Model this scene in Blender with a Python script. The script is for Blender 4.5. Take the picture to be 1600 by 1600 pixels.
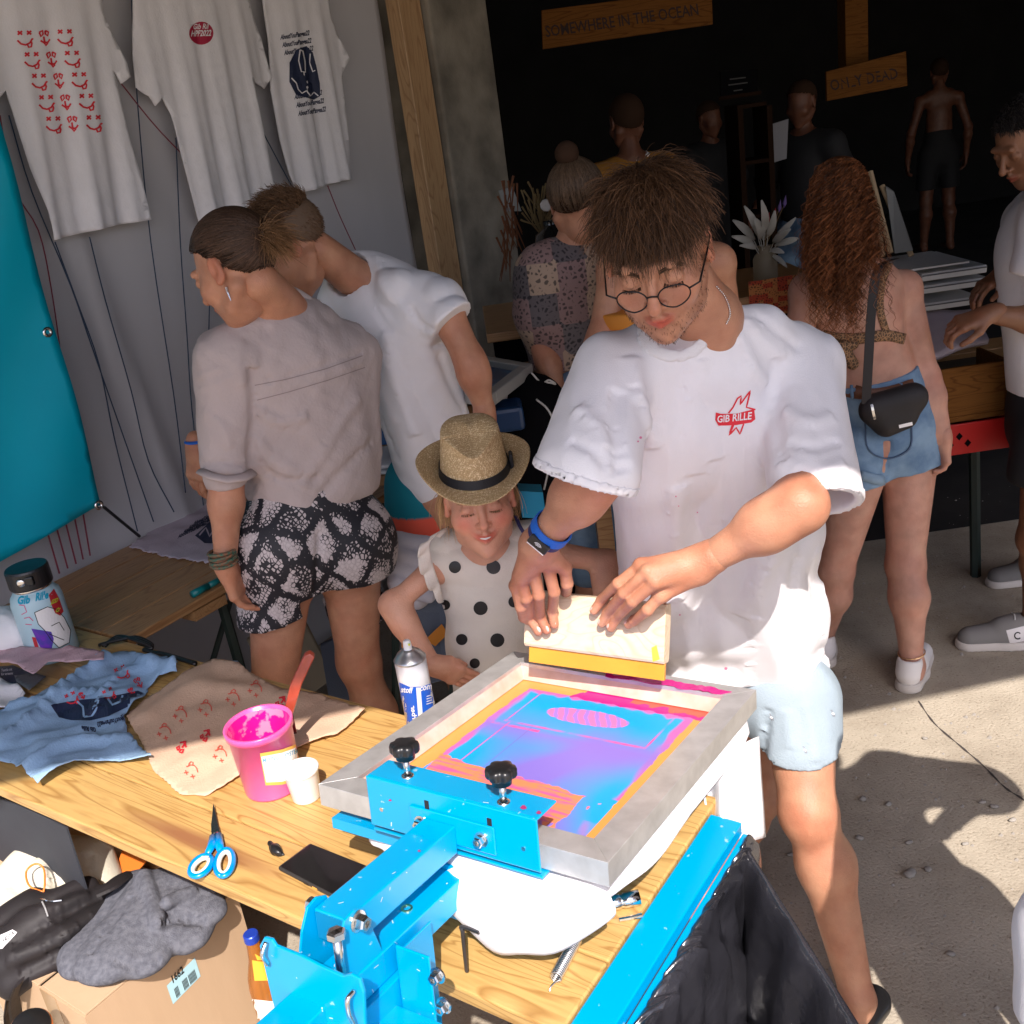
import bpy, math, random
import numpy as np
from mathutils import Vector, Matrix
from mathutils.bvhtree import BVHTree
from mathutils.geometry import delaunay_2d_cdt
random.seed(7); RNG = np.random.default_rng(7)
for o in list(bpy.data.objects): bpy.data.objects.remove(o)
SC = bpy.context.scene; COL = SC.collection

# ---------------------------------------------------------------- camera, sky, sun, exposure
CAMH = 1.93; TH = math.radians(21.0); RO = math.radians(8.2); FP = 1600.0
cd = bpy.data.cameras.new('camera'); cam = bpy.data.objects.new('camera', cd); COL.objects.link(cam)
cd.sensor_width = 36; cd.sensor_height = 36; cd.sensor_fit = 'HORIZONTAL'; cd.lens = 36 * FP / 1600; cd.clip_start = .05; cd.clip_end = 2000
Fv = Vector((0, math.cos(TH), -math.sin(TH))); Uv = Vector((0, math.sin(TH), math.cos(TH))); Rv = Vector((1, 0, 0))
Xd = Rv * math.cos(RO) - Uv * math.sin(RO); Yd = -Rv * math.sin(RO) - Uv * math.cos(RO)
m = Matrix((Xd, -Yd, -Fv)).transposed().to_4x4(); m.translation = Vector((0, 0, CAMH)); cam.matrix_world = m
SC.camera = cam
SC.render.resolution_x = SC.render.resolution_y = 1024

SUN_DIR = Vector((-.08, .88, -1.0)).normalized()
W = bpy.data.worlds.new('World'); SC.world = W; W.use_nodes = True
nt = W.node_tree; nt.nodes.clear()
wo = nt.nodes.new('ShaderNodeOutputWorld'); bg = nt.nodes.new('ShaderNodeBackground'); sk = nt.nodes.new('ShaderNodeTexSky')
sk.sky_type = 'NISHITA'; sk.sun_disc = False; sk.sun_elevation = math.asin(-SUN_DIR.z); sk.sun_rotation = math.atan2(-SUN_DIR.x, -SUN_DIR.y)
sk.dust_density = 3.0; sk.ozone_density = 1.0; sk.air_density = 1.0
bg.inputs[1].default_value = 0.15
nt.links.new(sk.outputs[0], bg.inputs[0]); nt.links.new(bg.outputs[0], wo.inputs[0])
sd = bpy.data.lights.new('sun', 'SUN'); sd.energy = 5.0; sd.angle = math.radians(.5); sd.color = (1, .91, .76)
so = bpy.data.objects.new('sun', sd); COL.objects.link(so); so.rotation_euler = SUN_DIR.to_track_quat('-Z', 'Y').to_euler(); so.location = (0, -5, 8)
SC.view_settings.view_transform = 'Standard'; SC.view_settings.look = 'None'; SC.view_settings.gamma = 1
SC.view_settings.use_curve_mapping = False
SC.view_settings.exposure = 0.48
SC.view_settings.use_white_balance = True; SC.view_settings.white_balance_temperature = 6050; SC.view_settings.white_balance_tint = 17
SC.render.engine = 'CYCLES'
SC.cycles.max_bounces = 6; SC.cycles.diffuse_bounces = 4; SC.cycles.transparent_max_bounces = 8

# ---------------------------------------------------------------- authoring helpers
C0 = np.array([0, 0, CAMH])
def ray(x, y):
    dx = x - 800; dy = y - 800
    r = dx * math.cos(RO) - dy * math.sin(RO); d = dx * math.sin(RO) + dy * math.cos(RO)
    return np.array([r, FP * math.cos(TH) - d * math.sin(TH), -FP * math.sin(TH) - d * math.cos(TH)])
def Y(x, y, Yf): q = ray(x, y); return C0 + q * (Yf / q[1])
def Z(x, y, z): q = ray(x, y); return C0 + q * ((z - CAMH) / q[2])
def PL(x, y, o, n):
    q = ray(x, y); return C0 + q * (np.dot(np.array(o) - C0, n) / np.dot(q, n))
def norm(v): v = np.array(v, float); return v / np.linalg.norm(v)
def A(*v): return np.array(v, float)

# ---------------------------------------------------------------- materials
MATS = {}
def mat(name, col, rough=.6, metal=0., col2=None, nscale=8., bump=0., bscale=60., spec=.5, sss=0., stretch=(1, 1, 1), detail=4., vcol=False, sheen=0., coat=0., mixfac=(.35, .65)):
    if name in MATS: return MATS[name]
    M = bpy.data.materials.new(name); M.use_nodes = True; t = M.node_tree; N = t.nodes; L = t.links
    b = N['Principled BSDF']; b.inputs['Roughness'].default_value = rough; b.inputs['Metallic'].default_value = metal
    b.inputs['Specular IOR Level'].default_value = spec
    b.inputs['Base Color'].default_value = (*col, 1)
    if sss:
        b.inputs['Subsurface Weight'].default_value = sss; b.inputs['Subsurface Radius'].default_value = (1, .35, .2); b.inputs['Subsurface Scale'].default_value = .008
    if sheen: b.inputs['Sheen Weight'].default_value = sheen; b.inputs['Sheen Roughness'].default_value = .5
    if coat: b.inputs['Coat Weight'].default_value = coat; b.inputs['Coat Roughness'].default_value = .1
    tc = N.new('ShaderNodeTexCoord'); mp = N.new('ShaderNodeMapping'); mp.inputs['Scale'].default_value = stretch
    L.new(tc.outputs['Object'], mp.inputs[0])
    out = None
    if col2 is not None:
        n = N.new('ShaderNodeTexNoise'); n.inputs['Scale'].default_value = nscale; n.inputs['Detail'].default_value = detail; L.new(mp.outputs[0], n.inputs[0])
        mr = N.new('ShaderNodeMapRange'); mr.inputs[1].default_value = mixfac[0]; mr.inputs[2].default_value = mixfac[1]; L.new(n.outputs[0], mr.inputs[0])
        mx = N.new('ShaderNodeMix'); mx.data_type = 'RGBA'; mx.inputs[6].default_value = (*col, 1); mx.inputs[7].default_value = (*col2, 1)
        L.new(mr.outputs[0], mx.inputs[0]); out = mx.outputs[2]
    if vcol:
        a = N.new('ShaderNodeAttribute'); a.attribute_name = 'tint'
        mm = N.new('ShaderNodeMix'); mm.data_type = 'RGBA'; mm.blend_type = 'MULTIPLY'; mm.inputs[0].default_value = 1
        if out: L.new(out, mm.inputs[6])
        else: mm.inputs[6].default_value = (*col, 1)
        L.new(a.outputs[0], mm.inputs[7]); out = mm.outputs[2]
    if out: L.new(out, b.inputs['Base Color'])
    if bump:
        n2 = N.new('ShaderNodeTexNoise'); n2.inputs['Scale'].default_value = bscale; n2.inputs['Detail'].default_value = 5; L.new(mp.outputs[0], n2.inputs[0])
        bp = N.new('ShaderNodeBump'); bp.inputs['Strength'].default_value = bump; bp.inputs['Distance'].default_value = .003
        L.new(n2.outputs[0], bp.inputs['Height']); L.new(bp.outputs[0], b.inputs['Normal'])
    MATS[name] = M; return M
def ramp(N, stops):
    r = N.new('ShaderNodeValToRGB'); e = r.color_ramp.elements
    while len(e) < len(stops): e.new(.5)
    for i, (p, c) in enumerate(stops): e[i].position = p; e[i].color = (*c, 1)
    return r
def wood(name, c1, c2, c3, scale=1., rough=.45, along='X', knots=True):
    """boards: grain lines that run along one axis, warped round knots"""
    if name in MATS: return MATS[name]
    M = bpy.data.materials.new(name); M.use_nodes = True; t = M.node_tree; N = t.nodes; L = t.links; b = N['Principled BSDF']
    b.inputs['Roughness'].default_value = rough; b.inputs['Coat Weight'].default_value = .25; b.inputs['Coat Roughness'].default_value = .35
    tc = N.new('ShaderNodeTexCoord'); oi = N.new('ShaderNodeObjectInfo')
    ad = N.new('ShaderNodeVectorMath'); ad.operation = 'ADD'; cb = N.new('ShaderNodeCombineXYZ')
    ml = N.new('ShaderNodeMath'); ml.operation = 'MULTIPLY'; ml.inputs[1].default_value = 37.; L.new(oi.outputs['Random'], ml.inputs[0])
    L.new(ml.outputs[0], cb.inputs[0]); L.new(ml.outputs[0], cb.inputs[1]); L.new(tc.outputs['Object'], ad.inputs[0]); L.new(cb.outputs[0], ad.inputs[1])
    mp = N.new('ShaderNodeMapping'); s = {'X': (.9, 9, 9), 'Y': (9, .9, 9), 'Z': (9, 9, .9)}[along]; mp.inputs['Scale'].default_value = [v * scale for v in s]
    L.new(ad.outputs[0], mp.inputs[0])
    n = N.new('ShaderNodeTexNoise'); n.inputs['Scale'].default_value = 1.3; n.inputs['Detail'].default_value = 2; n.inputs['Distortion'].default_value = .6; L.new(mp.outputs[0], n.inputs[0])
    mu = N.new('ShaderNodeMath'); mu.operation = 'MULTIPLY'; mu.inputs[1].default_value = 14.; L.new(n.outputs[0], mu.inputs[0])
    fr = N.new('ShaderNodeMath'); fr.operation = 'FRACT'; L.new(mu.outputs[0], fr.inputs[0])
    rp = ramp(N, [(0, c2), (.12, c1), (.8, c1), (1, c2)]); L.new(fr.outputs[0], rp.inputs[0])
    n3 = N.new('ShaderNodeTexNoise'); n3.inputs['Scale'].default_value = 14; n3.inputs['Detail'].default_value = 6; L.new(mp.outputs[0], n3.inputs[0])
    mx = N.new('ShaderNodeMix'); mx.data_type = 'RGBA'; L.new(rp.outputs[0], mx.inputs[6]); mx.inputs[7].default_value = (*c2, 1)
    m3 = N.new('ShaderNodeMapRange'); m3.inputs[1].default_value = .45; m3.inputs[2].default_value = .8; m3.inputs[4].default_value = .6; L.new(n3.outputs[0], m3.inputs[0]); L.new(m3.outputs[0], mx.inputs[0])
    vo = N.new('ShaderNodeTexVoronoi'); vo.inputs['Scale'].default_value = .55; L.new(mp.outputs[0], vo.inputs[0])
    kr = N.new('ShaderNodeMapRange'); kr.inputs[1].default_value = .05; kr.inputs[2].default_value = .13; kr.inputs[3].default_value = 1 if knots else 0; kr.inputs[4].default_value = 0; L.new(vo.outputs[0], kr.inputs[0])
    mk = N.new('ShaderNodeMix'); mk.data_type = 'RGBA'; L.new(kr.outputs[0], mk.inputs[0]); L.new(mx.outputs[2], mk.inputs[6]); mk.inputs[7].default_value = (*c3, 1)
    L.new(mk.outputs[2], b.inputs['Base Color'])
    bp = N.new('ShaderNodeBump'); bp.inputs['Strength'].default_value = .25; bp.inputs['Distance'].default_value = .001; L.new(n3.outputs[0], bp.inputs['Height']); L.new(bp.outputs[0], b.inputs['Normal'])
    MATS[name] = M; return M

# ---------------------------------------------------------------- objects
def tag(o, label=None, cat=None, group=None, kind=None):
    if label: o['label'] = label
    if cat: o['category'] = cat
    if group: o['group'] = group
    if kind: o['kind'] = kind
    return o
def thing(name, label, cat, loc=(0, 0, 0), group=None):
    o = bpy.data.objects.new(name, None); o.empty_display_size = .05; COL.objects.link(o); o.location = [float(v) for v in loc]
    return tag(o, label, cat, group)
def wloc(o):
    l = A(0, 0, 0)
    while o is not None: l = l + A(*o.location); o = o.parent
    return l
def mesh(name, v, f, m, parent=None, base=None, smooth=False, tint=None, solid=0., bevel=0., label=None, subsurf=0):
    """world-space verts -> one object; its origin sits at the parent's (or at base)"""
    v = np.asarray(v, dtype=np.float64); pl = wloc(parent) if parent is not None else A(0, 0, 0)
    b = A(0, 0, 0) if parent is not None else (A(*base) if base is not None else A(v[:, 0].mean(), v[:, 1].mean(), v[:, 2].min()))
    me = bpy.data.meshes.new(name)
    vv = v - pl - b
    if isinstance(f, np.ndarray):
        n = len(f); k = f.shape[1]
        me.vertices.add(len(vv)); me.vertices.foreach_set('co', vv.astype(np.float32).ravel())
        me.loops.add(n * k); me.loops.foreach_set('vertex_index', f.astype(np.int32).ravel())
        me.polygons.add(n); me.polygons.foreach_set('loop_start', np.arange(0, n * k, k, dtype=np.int32)); me.polygons.foreach_set('loop_total', np.full(n, k, dtype=np.int32))
        me.update(calc_edges=True); me.validate()
    else:
        me.from_pydata([tuple(x) for x in vv], [], [tuple(int(i) for i in x) for x in f]); me.validate()
    if smooth: me.polygons.foreach_set('use_smooth', np.ones(len(me.polygons), dtype=bool))
    if tint is not None:
        at = me.color_attributes.new('tint', 'FLOAT_COLOR', 'POINT'); c = np.ones((len(vv), 4), np.float32); c[:, :3] = tint; at.data.foreach_set('color', c.ravel())
    o = bpy.data.objects.new(name, me); COL.objects.link(o); me.materials.append(m)
    if parent is not None: o.parent = parent
    o.location = [float(x) for x in b]
    if solid: md = o.modifiers.new('solid', 'SOLIDIFY'); md.thickness = solid; md.offset = -1
    if bevel: md = o.modifiers.new('bevel', 'BEVEL'); md.width = bevel; md.segments = 2; md.limit_method = 'ANGLE'
    if subsurf: md = o.modifiers.new('sub', 'SUBSURF'); md.levels = subsurf; md.render_levels = subsurf
    if label: o['label'] = label
    return o
class MB:
    def __init__(s): s.v = []; s.f = []
    def add(s, v, f):
        n = len(s.v); s.v += [tuple(map(float, x)) for x in v]; s.f += [tuple(int(i) + n for i in x) for x in f]; return s
    def box(s, o, ax, ay, az):
        """box from corner o along three edge vectors"""
        o, ax, ay, az = map(lambda t: np.array(t, float), (o, ax, ay, az))
        if np.dot(np.cross(ax, ay), az) < 0: o = o + az; az = -az
        v = [o, o + ax, o + ax + ay, o + ay]; v += [p + az for p in v]
        return s.add(v, [(0, 3, 2, 1), (4, 5, 6, 7), (0, 1, 5, 4), (1, 2, 6, 5), (2, 3, 7, 6), (3, 0, 4, 7)])
    def tube(s, pts, r, n=8, cap=True, flat=None):
        pts = np.array(pts, float); m = len(pts); r = np.broadcast_to(np.array(r, float), (m,))
        T = np.gradient(pts, axis=0) if m > 1 else pts; T /= np.linalg.norm(T, axis=1)[:, None] + 1e-12
        up = A(0, 0, 1) if abs(T[0][2]) < .9 else A(1, 0, 0); a = norm(np.cross(T[0], up)); v = []
        for i in range(m):
            a = norm(a - T[i] * np.dot(a, T[i])); b = np.cross(T[i], a)
            for k in range(n):
                w = 2 * math.pi * k / n; v.append(pts[i] + r[i] * (a * math.cos(w) + b * math.sin(w) * (flat or 1)))
        f = [(i * n + k, i * n + (k + 1) % n, (i + 1) * n + (k + 1) % n, (i + 1) * n + k) for i in range(m - 1) for k in range(n)]
        if cap: f += [tuple(range(n))[::-1], tuple((m - 1) * n + k for k in range(n))]
        return s.add(v, f)
    def lathe(s, c, prof, ax=(0, 0, 1), n=24):
        """profile of (radius, height) about an axis through c"""
        ax = norm(ax); up = A(0, 0, 1) if abs(ax[2]) < .9 else A(1, 0, 0); a = norm(np.cross(up, ax)); b = np.cross(ax, a); c = np.array(c, float)
        v = [c + ax * h + r * (a * math.cos(2 * math.pi * k / n) + b * math.sin(2 * math.pi * k / n)) for r, h in prof for k in range(n)]
        f = [(i * n + k, i * n + (k + 1) % n, (i + 1) * n + (k + 1) % n, (i + 1) * n + k) for i in range(len(prof) - 1) for k in range(n)]
        return s.add(v, f)
    def prism(s, poly, ext):
        poly = np.array(poly, float); n = len(poly); e = np.array(ext, float)
        v = list(poly) + list(poly + e)
        nn = sum(np.cross(poly[i] - poly[0], poly[(i + 1) % n] - poly[0]) for i in range(1, n - 1))
        f = [tuple(range(n)), tuple(range(n, 2 * n))[::-1]] + [(i, i + n, (i + 1) % n + n, (i + 1) % n) for i in range(n)]
        if np.dot(nn, e) > 0: f = [x[::-1] for x in f]
        return s.add(v, f)
    def build(s, name, m, parent=None, **k): return mesh(name, np.array(s.v), s.f, m, parent, **k)
def catmull(P, n=6):
    P = np.array(P, float)
    if len(P) < 3: return P
    Q = np.vstack([2 * P[0] - P[1], P, 2 * P[-1] - P[-2]]); out = []
    for i in range(1, len(Q) - 2):
        for t in np.linspace(0, 1, n, endpoint=False):
            a, b, c, d = Q[i - 1:i + 3]; out.append(.5 * (2 * b + (c - a) * t + (2 * a - 5 * b + 4 * c - d) * t * t + (3 * b - a - 3 * c + d) * t ** 3))
    out.append(P[-1]); return np.array(out)
_ph = RNG.uniform(0, 6.28, (64,)); _kd = RNG.normal(size=(64, 3)); _kd /= np.linalg.norm(_kd, axis=1)[:, None]
def noise(P, f=10., seed=0, oct=6):
    """cheap smooth noise, about -1..1"""
    s = 0; w = 0
    for i in range(oct):
        j = (seed * 7 + i * 5) % 64; ff = f * (1 + .37 * i); a = 1 / (1 + .35 * i)
        s = s + a * np.sin((P @ _kd[j]) * ff + _ph[j] + 1.7 * np.sin((P @ _kd[(j + 3) % 64]) * ff * .61 + _ph[(j + 9) % 64])); w += a
    return s / w * 1.6

# ---------------------------------------------------------------- smooth implicit solids
def rc(a, b, ra, rb=None, k=.02, sq=None, sub=False): return ('c', np.array(a, float), np.array(b, float), ra, ra if rb is None else rb, k, sq, sub)
def el(c, r, R=None, k=.02, sub=False): return ('e', np.array(c, float), np.array(r, float), R, k, sub)
def sph(c, r, k=.02, sub=False): return rc(c, c, r, r, k, None, sub)
def field(prims, h, box=None):
    if box is None:
        lo = np.full(3, 1e9); hi = -lo
        for p in prims:
            if p[0] == 'c':
                if p[7]: continue
                r = max(p[3], p[4]); lo = np.minimum(lo, np.minimum(p[1], p[2]) - r); hi = np.maximum(hi, np.maximum(p[1], p[2]) + r)
            elif not p[5]: r = max(p[2]); lo = np.minimum(lo, p[1] - r); hi = np.maximum(hi, p[1] + r)
        lo -= 4 * h + .01; hi += 4 * h + .01
    else: lo, hi = np.array(box[0], float), np.array(box[1], float)
    n = np.ceil((hi - lo) / h).astype(int) + 1
    X = [lo[i] + h * np.arange(n[i]) for i in range(3)]
    D = np.full(n, 1.0, np.float32)
    for p in prims:
        if p[0] == 'c': a, b, ra, rb, k, sq, sub = p[1:]; m = max(ra, rb) + k + 3 * h; l = np.minimum(a, b) - m; u = np.maximum(a, b) + m
        else: c, r, R, k, sub = p[1:]; m = max(r) + k + 3 * h; l = c - m; u = c + m
        i0 = np.maximum(np.floor((l - lo) / h).astype(int), 0); i1 = np.minimum(np.ceil((u - lo) / h).astype(int) + 1, n)
        if np.any(i1 <= i0): continue
        g = np.stack(np.meshgrid(*[X[i][i0[i]:i1[i]] for i in range(3)], indexing='ij'), -1).astype(np.float32)
        if p[0] == 'c':
            sc = 1.
            if sq is not None:
                w = norm(sq[0]).astype(np.float32); q = sq[1]; mid = ((a + b) / 2).astype(np.float32)
                g = g + ((g - mid) @ w)[..., None] * w * (1 / q - 1); sc = q ** .5
                a = a + w * np.dot(a - mid, w) * (1 / q - 1); b = b + w * np.dot(b - mid, w) * (1 / q - 1)
            ba = (b - a).astype(np.float32); L = float(ba @ ba); pa = g - a.astype(np.float32)
            t = np.clip((pa @ ba) / L, 0, 1) if L > 1e-10 else np.zeros(g.shape[:3], np.float32)
            d = (np.linalg.norm(pa - t[..., None] * ba, axis=-1) - (ra + (rb - ra) * t)) * sc
        else:
            q = g - c.astype(np.float32)
            if R is not None: q = q @ np.array(R, np.float32).T       # rows of R = local axes
            k0 = np.linalg.norm(q / r.astype(np.float32), axis=-1); k1 = np.linalg.norm(q / (r * r).astype(np.float32), axis=-1) + 1e-6
            d = np.where(k0 < .02, -float(min(r)), k0 * (k0 - 1) / k1)
        s = D[i0[0]:i1[0], i0[1]:i1[1], i0[2]:i1[2]]
        if sub:
            d = -d; e = np.maximum(k - np.abs(s - d), 0) / k if k > 0 else 0; s[...] = np.maximum(s, d) + e * e * k * .25
        else:
            e = np.maximum(k - np.abs(s - d), 0) / k if k > 0 else 0; s[...] = np.minimum(s, d) - e * e * k * .25
    return D, lo, h
def grid(D, lo, h): return np.stack(np.meshgrid(*[lo[i] + h * np.arange(D.shape[i]) for i in range(3)], indexing='ij'), -1)
def nets(D, lo, h):
    neg = D < 0; c = np.zeros(tuple(s - 1 for s in D.shape), np.int8)
    for i in (0, 1):
        for j in (0, 1):
            for k in (0, 1): c += neg[i:i + c.shape[0], j:j + c.shape[1], k:k + c.shape[2]]
    act = np.argwhere((c > 0) & (c < 8)); idx = np.full(c.shape, -1, np.int64); idx[tuple(act.T)] = np.arange(len(act))
    P = np.zeros((len(act), 3)); W_ = np.zeros(len(act))
    cor = [(i, j, k) for i in (0, 1) for j in (0, 1) for k in (0, 1)]
    for a in cor:
        for ax in range(3):
            if a[ax] == 0:
                b = list(a); b[ax] = 1
                da = D[tuple((act + a).T)]; db = D[tuple((act + b).T)]; x = (da < 0) != (db < 0)
                t = np.where(x, da / (da - db + 1e-12), 0); p = np.array(a, float) + t[:, None] * (np.array(b) - np.array(a)); P += p * x[:, None]; W_ += x
    V = lo + (act + P / W_[:, None]) * h; F = []
    for ax in range(3):
        o1, o2 = [(1, 2), (2, 0), (0, 1)][ax]
        s0 = [slice(1, -1)] * 3; s1 = [slice(1, -1)] * 3; s0[ax] = slice(0, -1); s1[ax] = slice(1, None)
        a = neg[tuple(s0)]; b = neg[tuple(s1)]; e = np.argwhere(a != b)
        if not len(e): continue
        base = e.copy(); off = np.array([1, 1, 1]); off[ax] = 0; base += off
        d1 = np.zeros(3, int); d1[o1] = 1; d2 = np.zeros(3, int); d2[o2] = 1
        q = [idx[tuple(x.T)] for x in (base - d1 - d2, base - d2, base, base - d1)]
        fl = a[tuple(e.T)]; Q = np.stack(q, 1); Q[~fl] = Q[~fl][:, ::-1]; F.append(Q)
    F = np.concatenate(F); F = F[(F >= 0).all(1)]
    return V, F
def gauss_path(D, lo, h, pts, amp, w):
    """raise (amp>0) or sink a soft fold along a path near the surface"""
    pts = np.array(pts); m = 2.6 * w
    for a, b in zip(pts[:-1], pts[1:]):
        l = np.minimum(a, b) - m; u = np.maximum(a, b) + m
        i0 = np.maximum(np.floor((l - lo) / h).astype(int), 0); i1 = np.minimum(np.ceil((u - lo) / h).astype(int) + 1, D.shape)
        if np.any(i1 <= i0): continue
        g = np.stack(np.meshgrid(*[lo[i] + h * np.arange(i0[i], i1[i]) for i in range(3)], indexing='ij'), -1)
        ba = b - a; t = np.clip(((g - a) @ ba) / (ba @ ba + 1e-12), 0, 1); d = np.linalg.norm(g - a - t[..., None] * ba, axis=-1)
        sl = (slice(i0[0], i1[0]), slice(i0[1], i1[1]), slice(i0[2], i1[2]))
        # only the half next to each segment, so joints do not add up twice
        wgt = np.where(((g - a) @ ba >= 0) & ((g - b) @ ba <= 0), 1, 0)
        D[sl] -= (amp * np.exp(-(d / w) ** 2) * wgt).astype(np.float32)
def hit_field(D, lo, h, x, y, y0=.5, y1=4.):
    q = ray(x, y); q = q / q[1]
    for t in np.arange(y0, y1, h * .5):
        i = np.round((C0 + q * t - lo) / h).astype(int)
        if (i >= 0).all() and (i < D.shape).all() and D[tuple(i)] < 0: return C0 + q * t
    return None
def fold(F_, px, amp, w, y0=.5, y1=4.):
    D, lo, h = F_; P = []
    px = catmull([A(*p) for p in px], 5) if len(px) > 2 else np.linspace(px[0], px[1], 7)
    for x, y in px:
        p = hit_field(D, lo, h, x, y, y0, y1)
        if p is not None: P.append(p)
    return (P, amp, w) if len(P) > 1 else None
def folds(F_, L, y0=.5, y1=4.):
    G = [fold(F_, px, amp, w, y0, y1) for px, amp, w in L]
    for g in G:
        if g: gauss_path(F_[0], F_[1], F_[2], *g)
def cover(F_, prims, off):
    q = field(prims, F_[2], (F_[1], F_[1] + F_[2] * (np.array(F_[0].shape) - 1)))[0]; q = q[tuple(slice(0, n) for n in F_[0].shape)]; np.minimum(F_[0], q - off, out=F_[0])
def cutlocal(F_, p, n, rad):
    D, lo, h = F_; g = grid(D, lo, h); d = (g - p) @ norm(n); m_ = np.linalg.norm(g - p, axis=-1) < rad; D[m_] = np.maximum(D[m_], d[m_].astype(np.float32))
def carve_(F_, pr_):
    q = field([pr_], F_[2], (F_[1], F_[1] + F_[2] * (np.array(F_[0].shape) - 1)))[0]; s_ = tuple(slice(0, n) for n in F_[0].shape); np.maximum(F_[0], -q[s_], out=F_[0])
def halfspace(F_, p, n):
    D, lo, h = F_; n = norm(n); X = [lo[i] + h * np.arange(D.shape[i]) for i in range(3)]
    d = (X[0] * n[0])[:, None, None] + (X[1] * n[1])[None, :, None] + (X[2] * n[2])[None, None, :] - np.dot(n, p)
    np.maximum(D, d.astype(np.float32), out=D)

# ---------------------------------------------------------------- prints laid on a surface
def bvh_of(*obs):
    V = []; F = []
    for o in obs:
        w = wloc(o); n = len(V); V += [tuple(A(*v.co) + w) for v in o.data.vertices]; F += [tuple(i + n for i in p.vertices) for p in o.data.polygons]
    return BVHTree.FromPolygons(V, F)
def drop(bv, x, y, off=.0012):
    q = ray(x, y); q = q / np.linalg.norm(q); r = bv.ray_cast(Vector(C0), Vector(q))
    if r[0] is None: return None
    n = A(*r[1]); n = n if np.dot(n, q) < 0 else -n
    return A(*r[0]) + n * off
def print_on(bv, V2, F2, off=.0012):
    P = [drop(bv, x, y, off) for x, y in V2]; ok = [p is not None for p in P]; mp = {}; V = []
    for i, p in enumerate(P):
        if p is not None: mp[i] = len(V); V.append(p)
    F = []
    for f in F2:
        if all(ok[i] for i in f):
            q = [P[i] for i in f]
            if max(np.linalg.norm(q[i] - q[0]) for i in range(len(q))) < .06: F.append(tuple(mp[i] for i in f))
    return V, F
def strokes2(paths, w):
    V = []; F = []
    for p in paths:
        p = np.array(p, float); 
        q = [p[0]]
        for a, b in zip(p[:-1], p[1:]):
            n = max(1, int(np.linalg.norm(b - a) / 4))
            for t in range(1, n + 1): q.append(a + (b - a) * t / n)
        p = np.array(q); T = np.gradient(p, axis=0) if len(p) > 1 else p; T /= np.linalg.norm(T, axis=1)[:, None] + 1e-9; nn = np.stack([-T[:, 1], T[:, 0]], 1); b0 = len(V)
        for i in range(len(p)): V += [p[i] - nn[i] * w / 2, p[i] + nn[i] * w / 2]
        F += [(b0 + 2 * i, b0 + 2 * i + 1, b0 + 2 * i + 3, b0 + 2 * i + 2) for i in range(len(p) - 1)]
    return V, F
def fill2(poly, sp=6., holes=()):
    poly = [Vector((float(a), float(b))) for a, b in poly]; P = list(poly); E = []; xs = [p.x for p in poly]; ys = [p.y for p in poly]
    def inside(x, y, pg):
        c = False; j = len(pg) - 1
        for i in range(len(pg)):
            if (pg[i].y > y) != (pg[j].y > y) and x < (pg[j].x - pg[i].x) * (y - pg[i].y) / (pg[j].y - pg[i].y) + pg[i].x: c = not c
            j = i
        return c
    # densify outline
    Q = []
    for i in range(len(poly)):
        a = poly[i]; b = poly[(i + 1) % len(poly)]; n = max(1, int((b - a).length / sp))
        for t in range(n): Q.append(a.lerp(b, t / n))
    n0 = len(Q); P = Q[:]; x = min(xs)
    while x < max(xs):
        y = min(ys)
        while y < max(ys):
            if inside(x, y, Q): P.append(Vector((x + random.uniform(-.2, .2) * sp, y + random.uniform(-.2, .2) * sp)))
            y += sp
        x += sp
    r = delaunay_2d_cdt(P, [], [list(range(n0))], 1, 1e-5)
    return [tuple(v) for v in r[0]], [tuple(f) for f in r[2]]
_tc = {}
def text2(s, org, ux, uy, bold=0.):
    """glyph outlines mapped to 2-D: org + u*ux + v*uy, size 1 = cap height about .7"""
    key = (s, bold)
    if key not in _tc:
        c = bpy.data.curves.new('t', 'FONT'); c.body = s; c.offset = bold; c.resolution_u = 2; o = bpy.data.objects.new('t', c); me = o.to_mesh()
        _tc[key] = ([tuple(v.co)[:2] for v in me.vertices], [tuple(p.vertices) for p in me.polygons]); o.to_mesh_clear(); bpy.data.objects.remove(o); bpy.data.curves.remove(c)
    V, F = _tc[key]; ux = A(*ux); uy = A(*uy); org = A(*org)
    return [org + ux * x + uy * y for x, y in V], F
def merge2(*L):
    V = []; F = []
    for v, f in L: n = len(V); V += list(v); F += [tuple(i + n for i in x) for x in f]
    return V, F
def decal(name, bv, L, m, parent, off=.0012, label=None):
    V, F = print_on(bv, *L, off=off)
    if not F: return None
    return mesh(name, np.array(V), F, m, parent, label=label)
def patch(poly2, O, U, V, sp, disp=None):
    """a sheet filling poly2 (in U,V metres from O), displaced along the normal by disp(P,u,v)"""
    v2, f = fill2(poly2, sp); v2 = np.array(v2); O, U, V = A(*O), A(*U), A(*V); P = O + v2[:, :1] * U + v2[:, 1:2] * V
    n = np.cross(U, V); n /= np.linalg.norm(n)
    if disp is not None: P = P + n * np.asarray(disp(P, v2[:, 0], v2[:, 1]))[:, None]
    F = []
    for a in f:
        if len(a) == 3:
            q = v2[list(a)]; s = (q[1][0] - q[0][0]) * (q[2][1] - q[0][1]) - (q[1][1] - q[0][1]) * (q[2][0] - q[0][0]); F.append(a if s > 0 else a[::-1])
        else: F.append(a)
    return P, F
def px_poly(pts, o, n, O, U, V):
    out = []
    for x, y in pts: p = PL(x, y, o, n) - O; out.append((np.dot(p, U), np.dot(p, V)))
    return out
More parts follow.
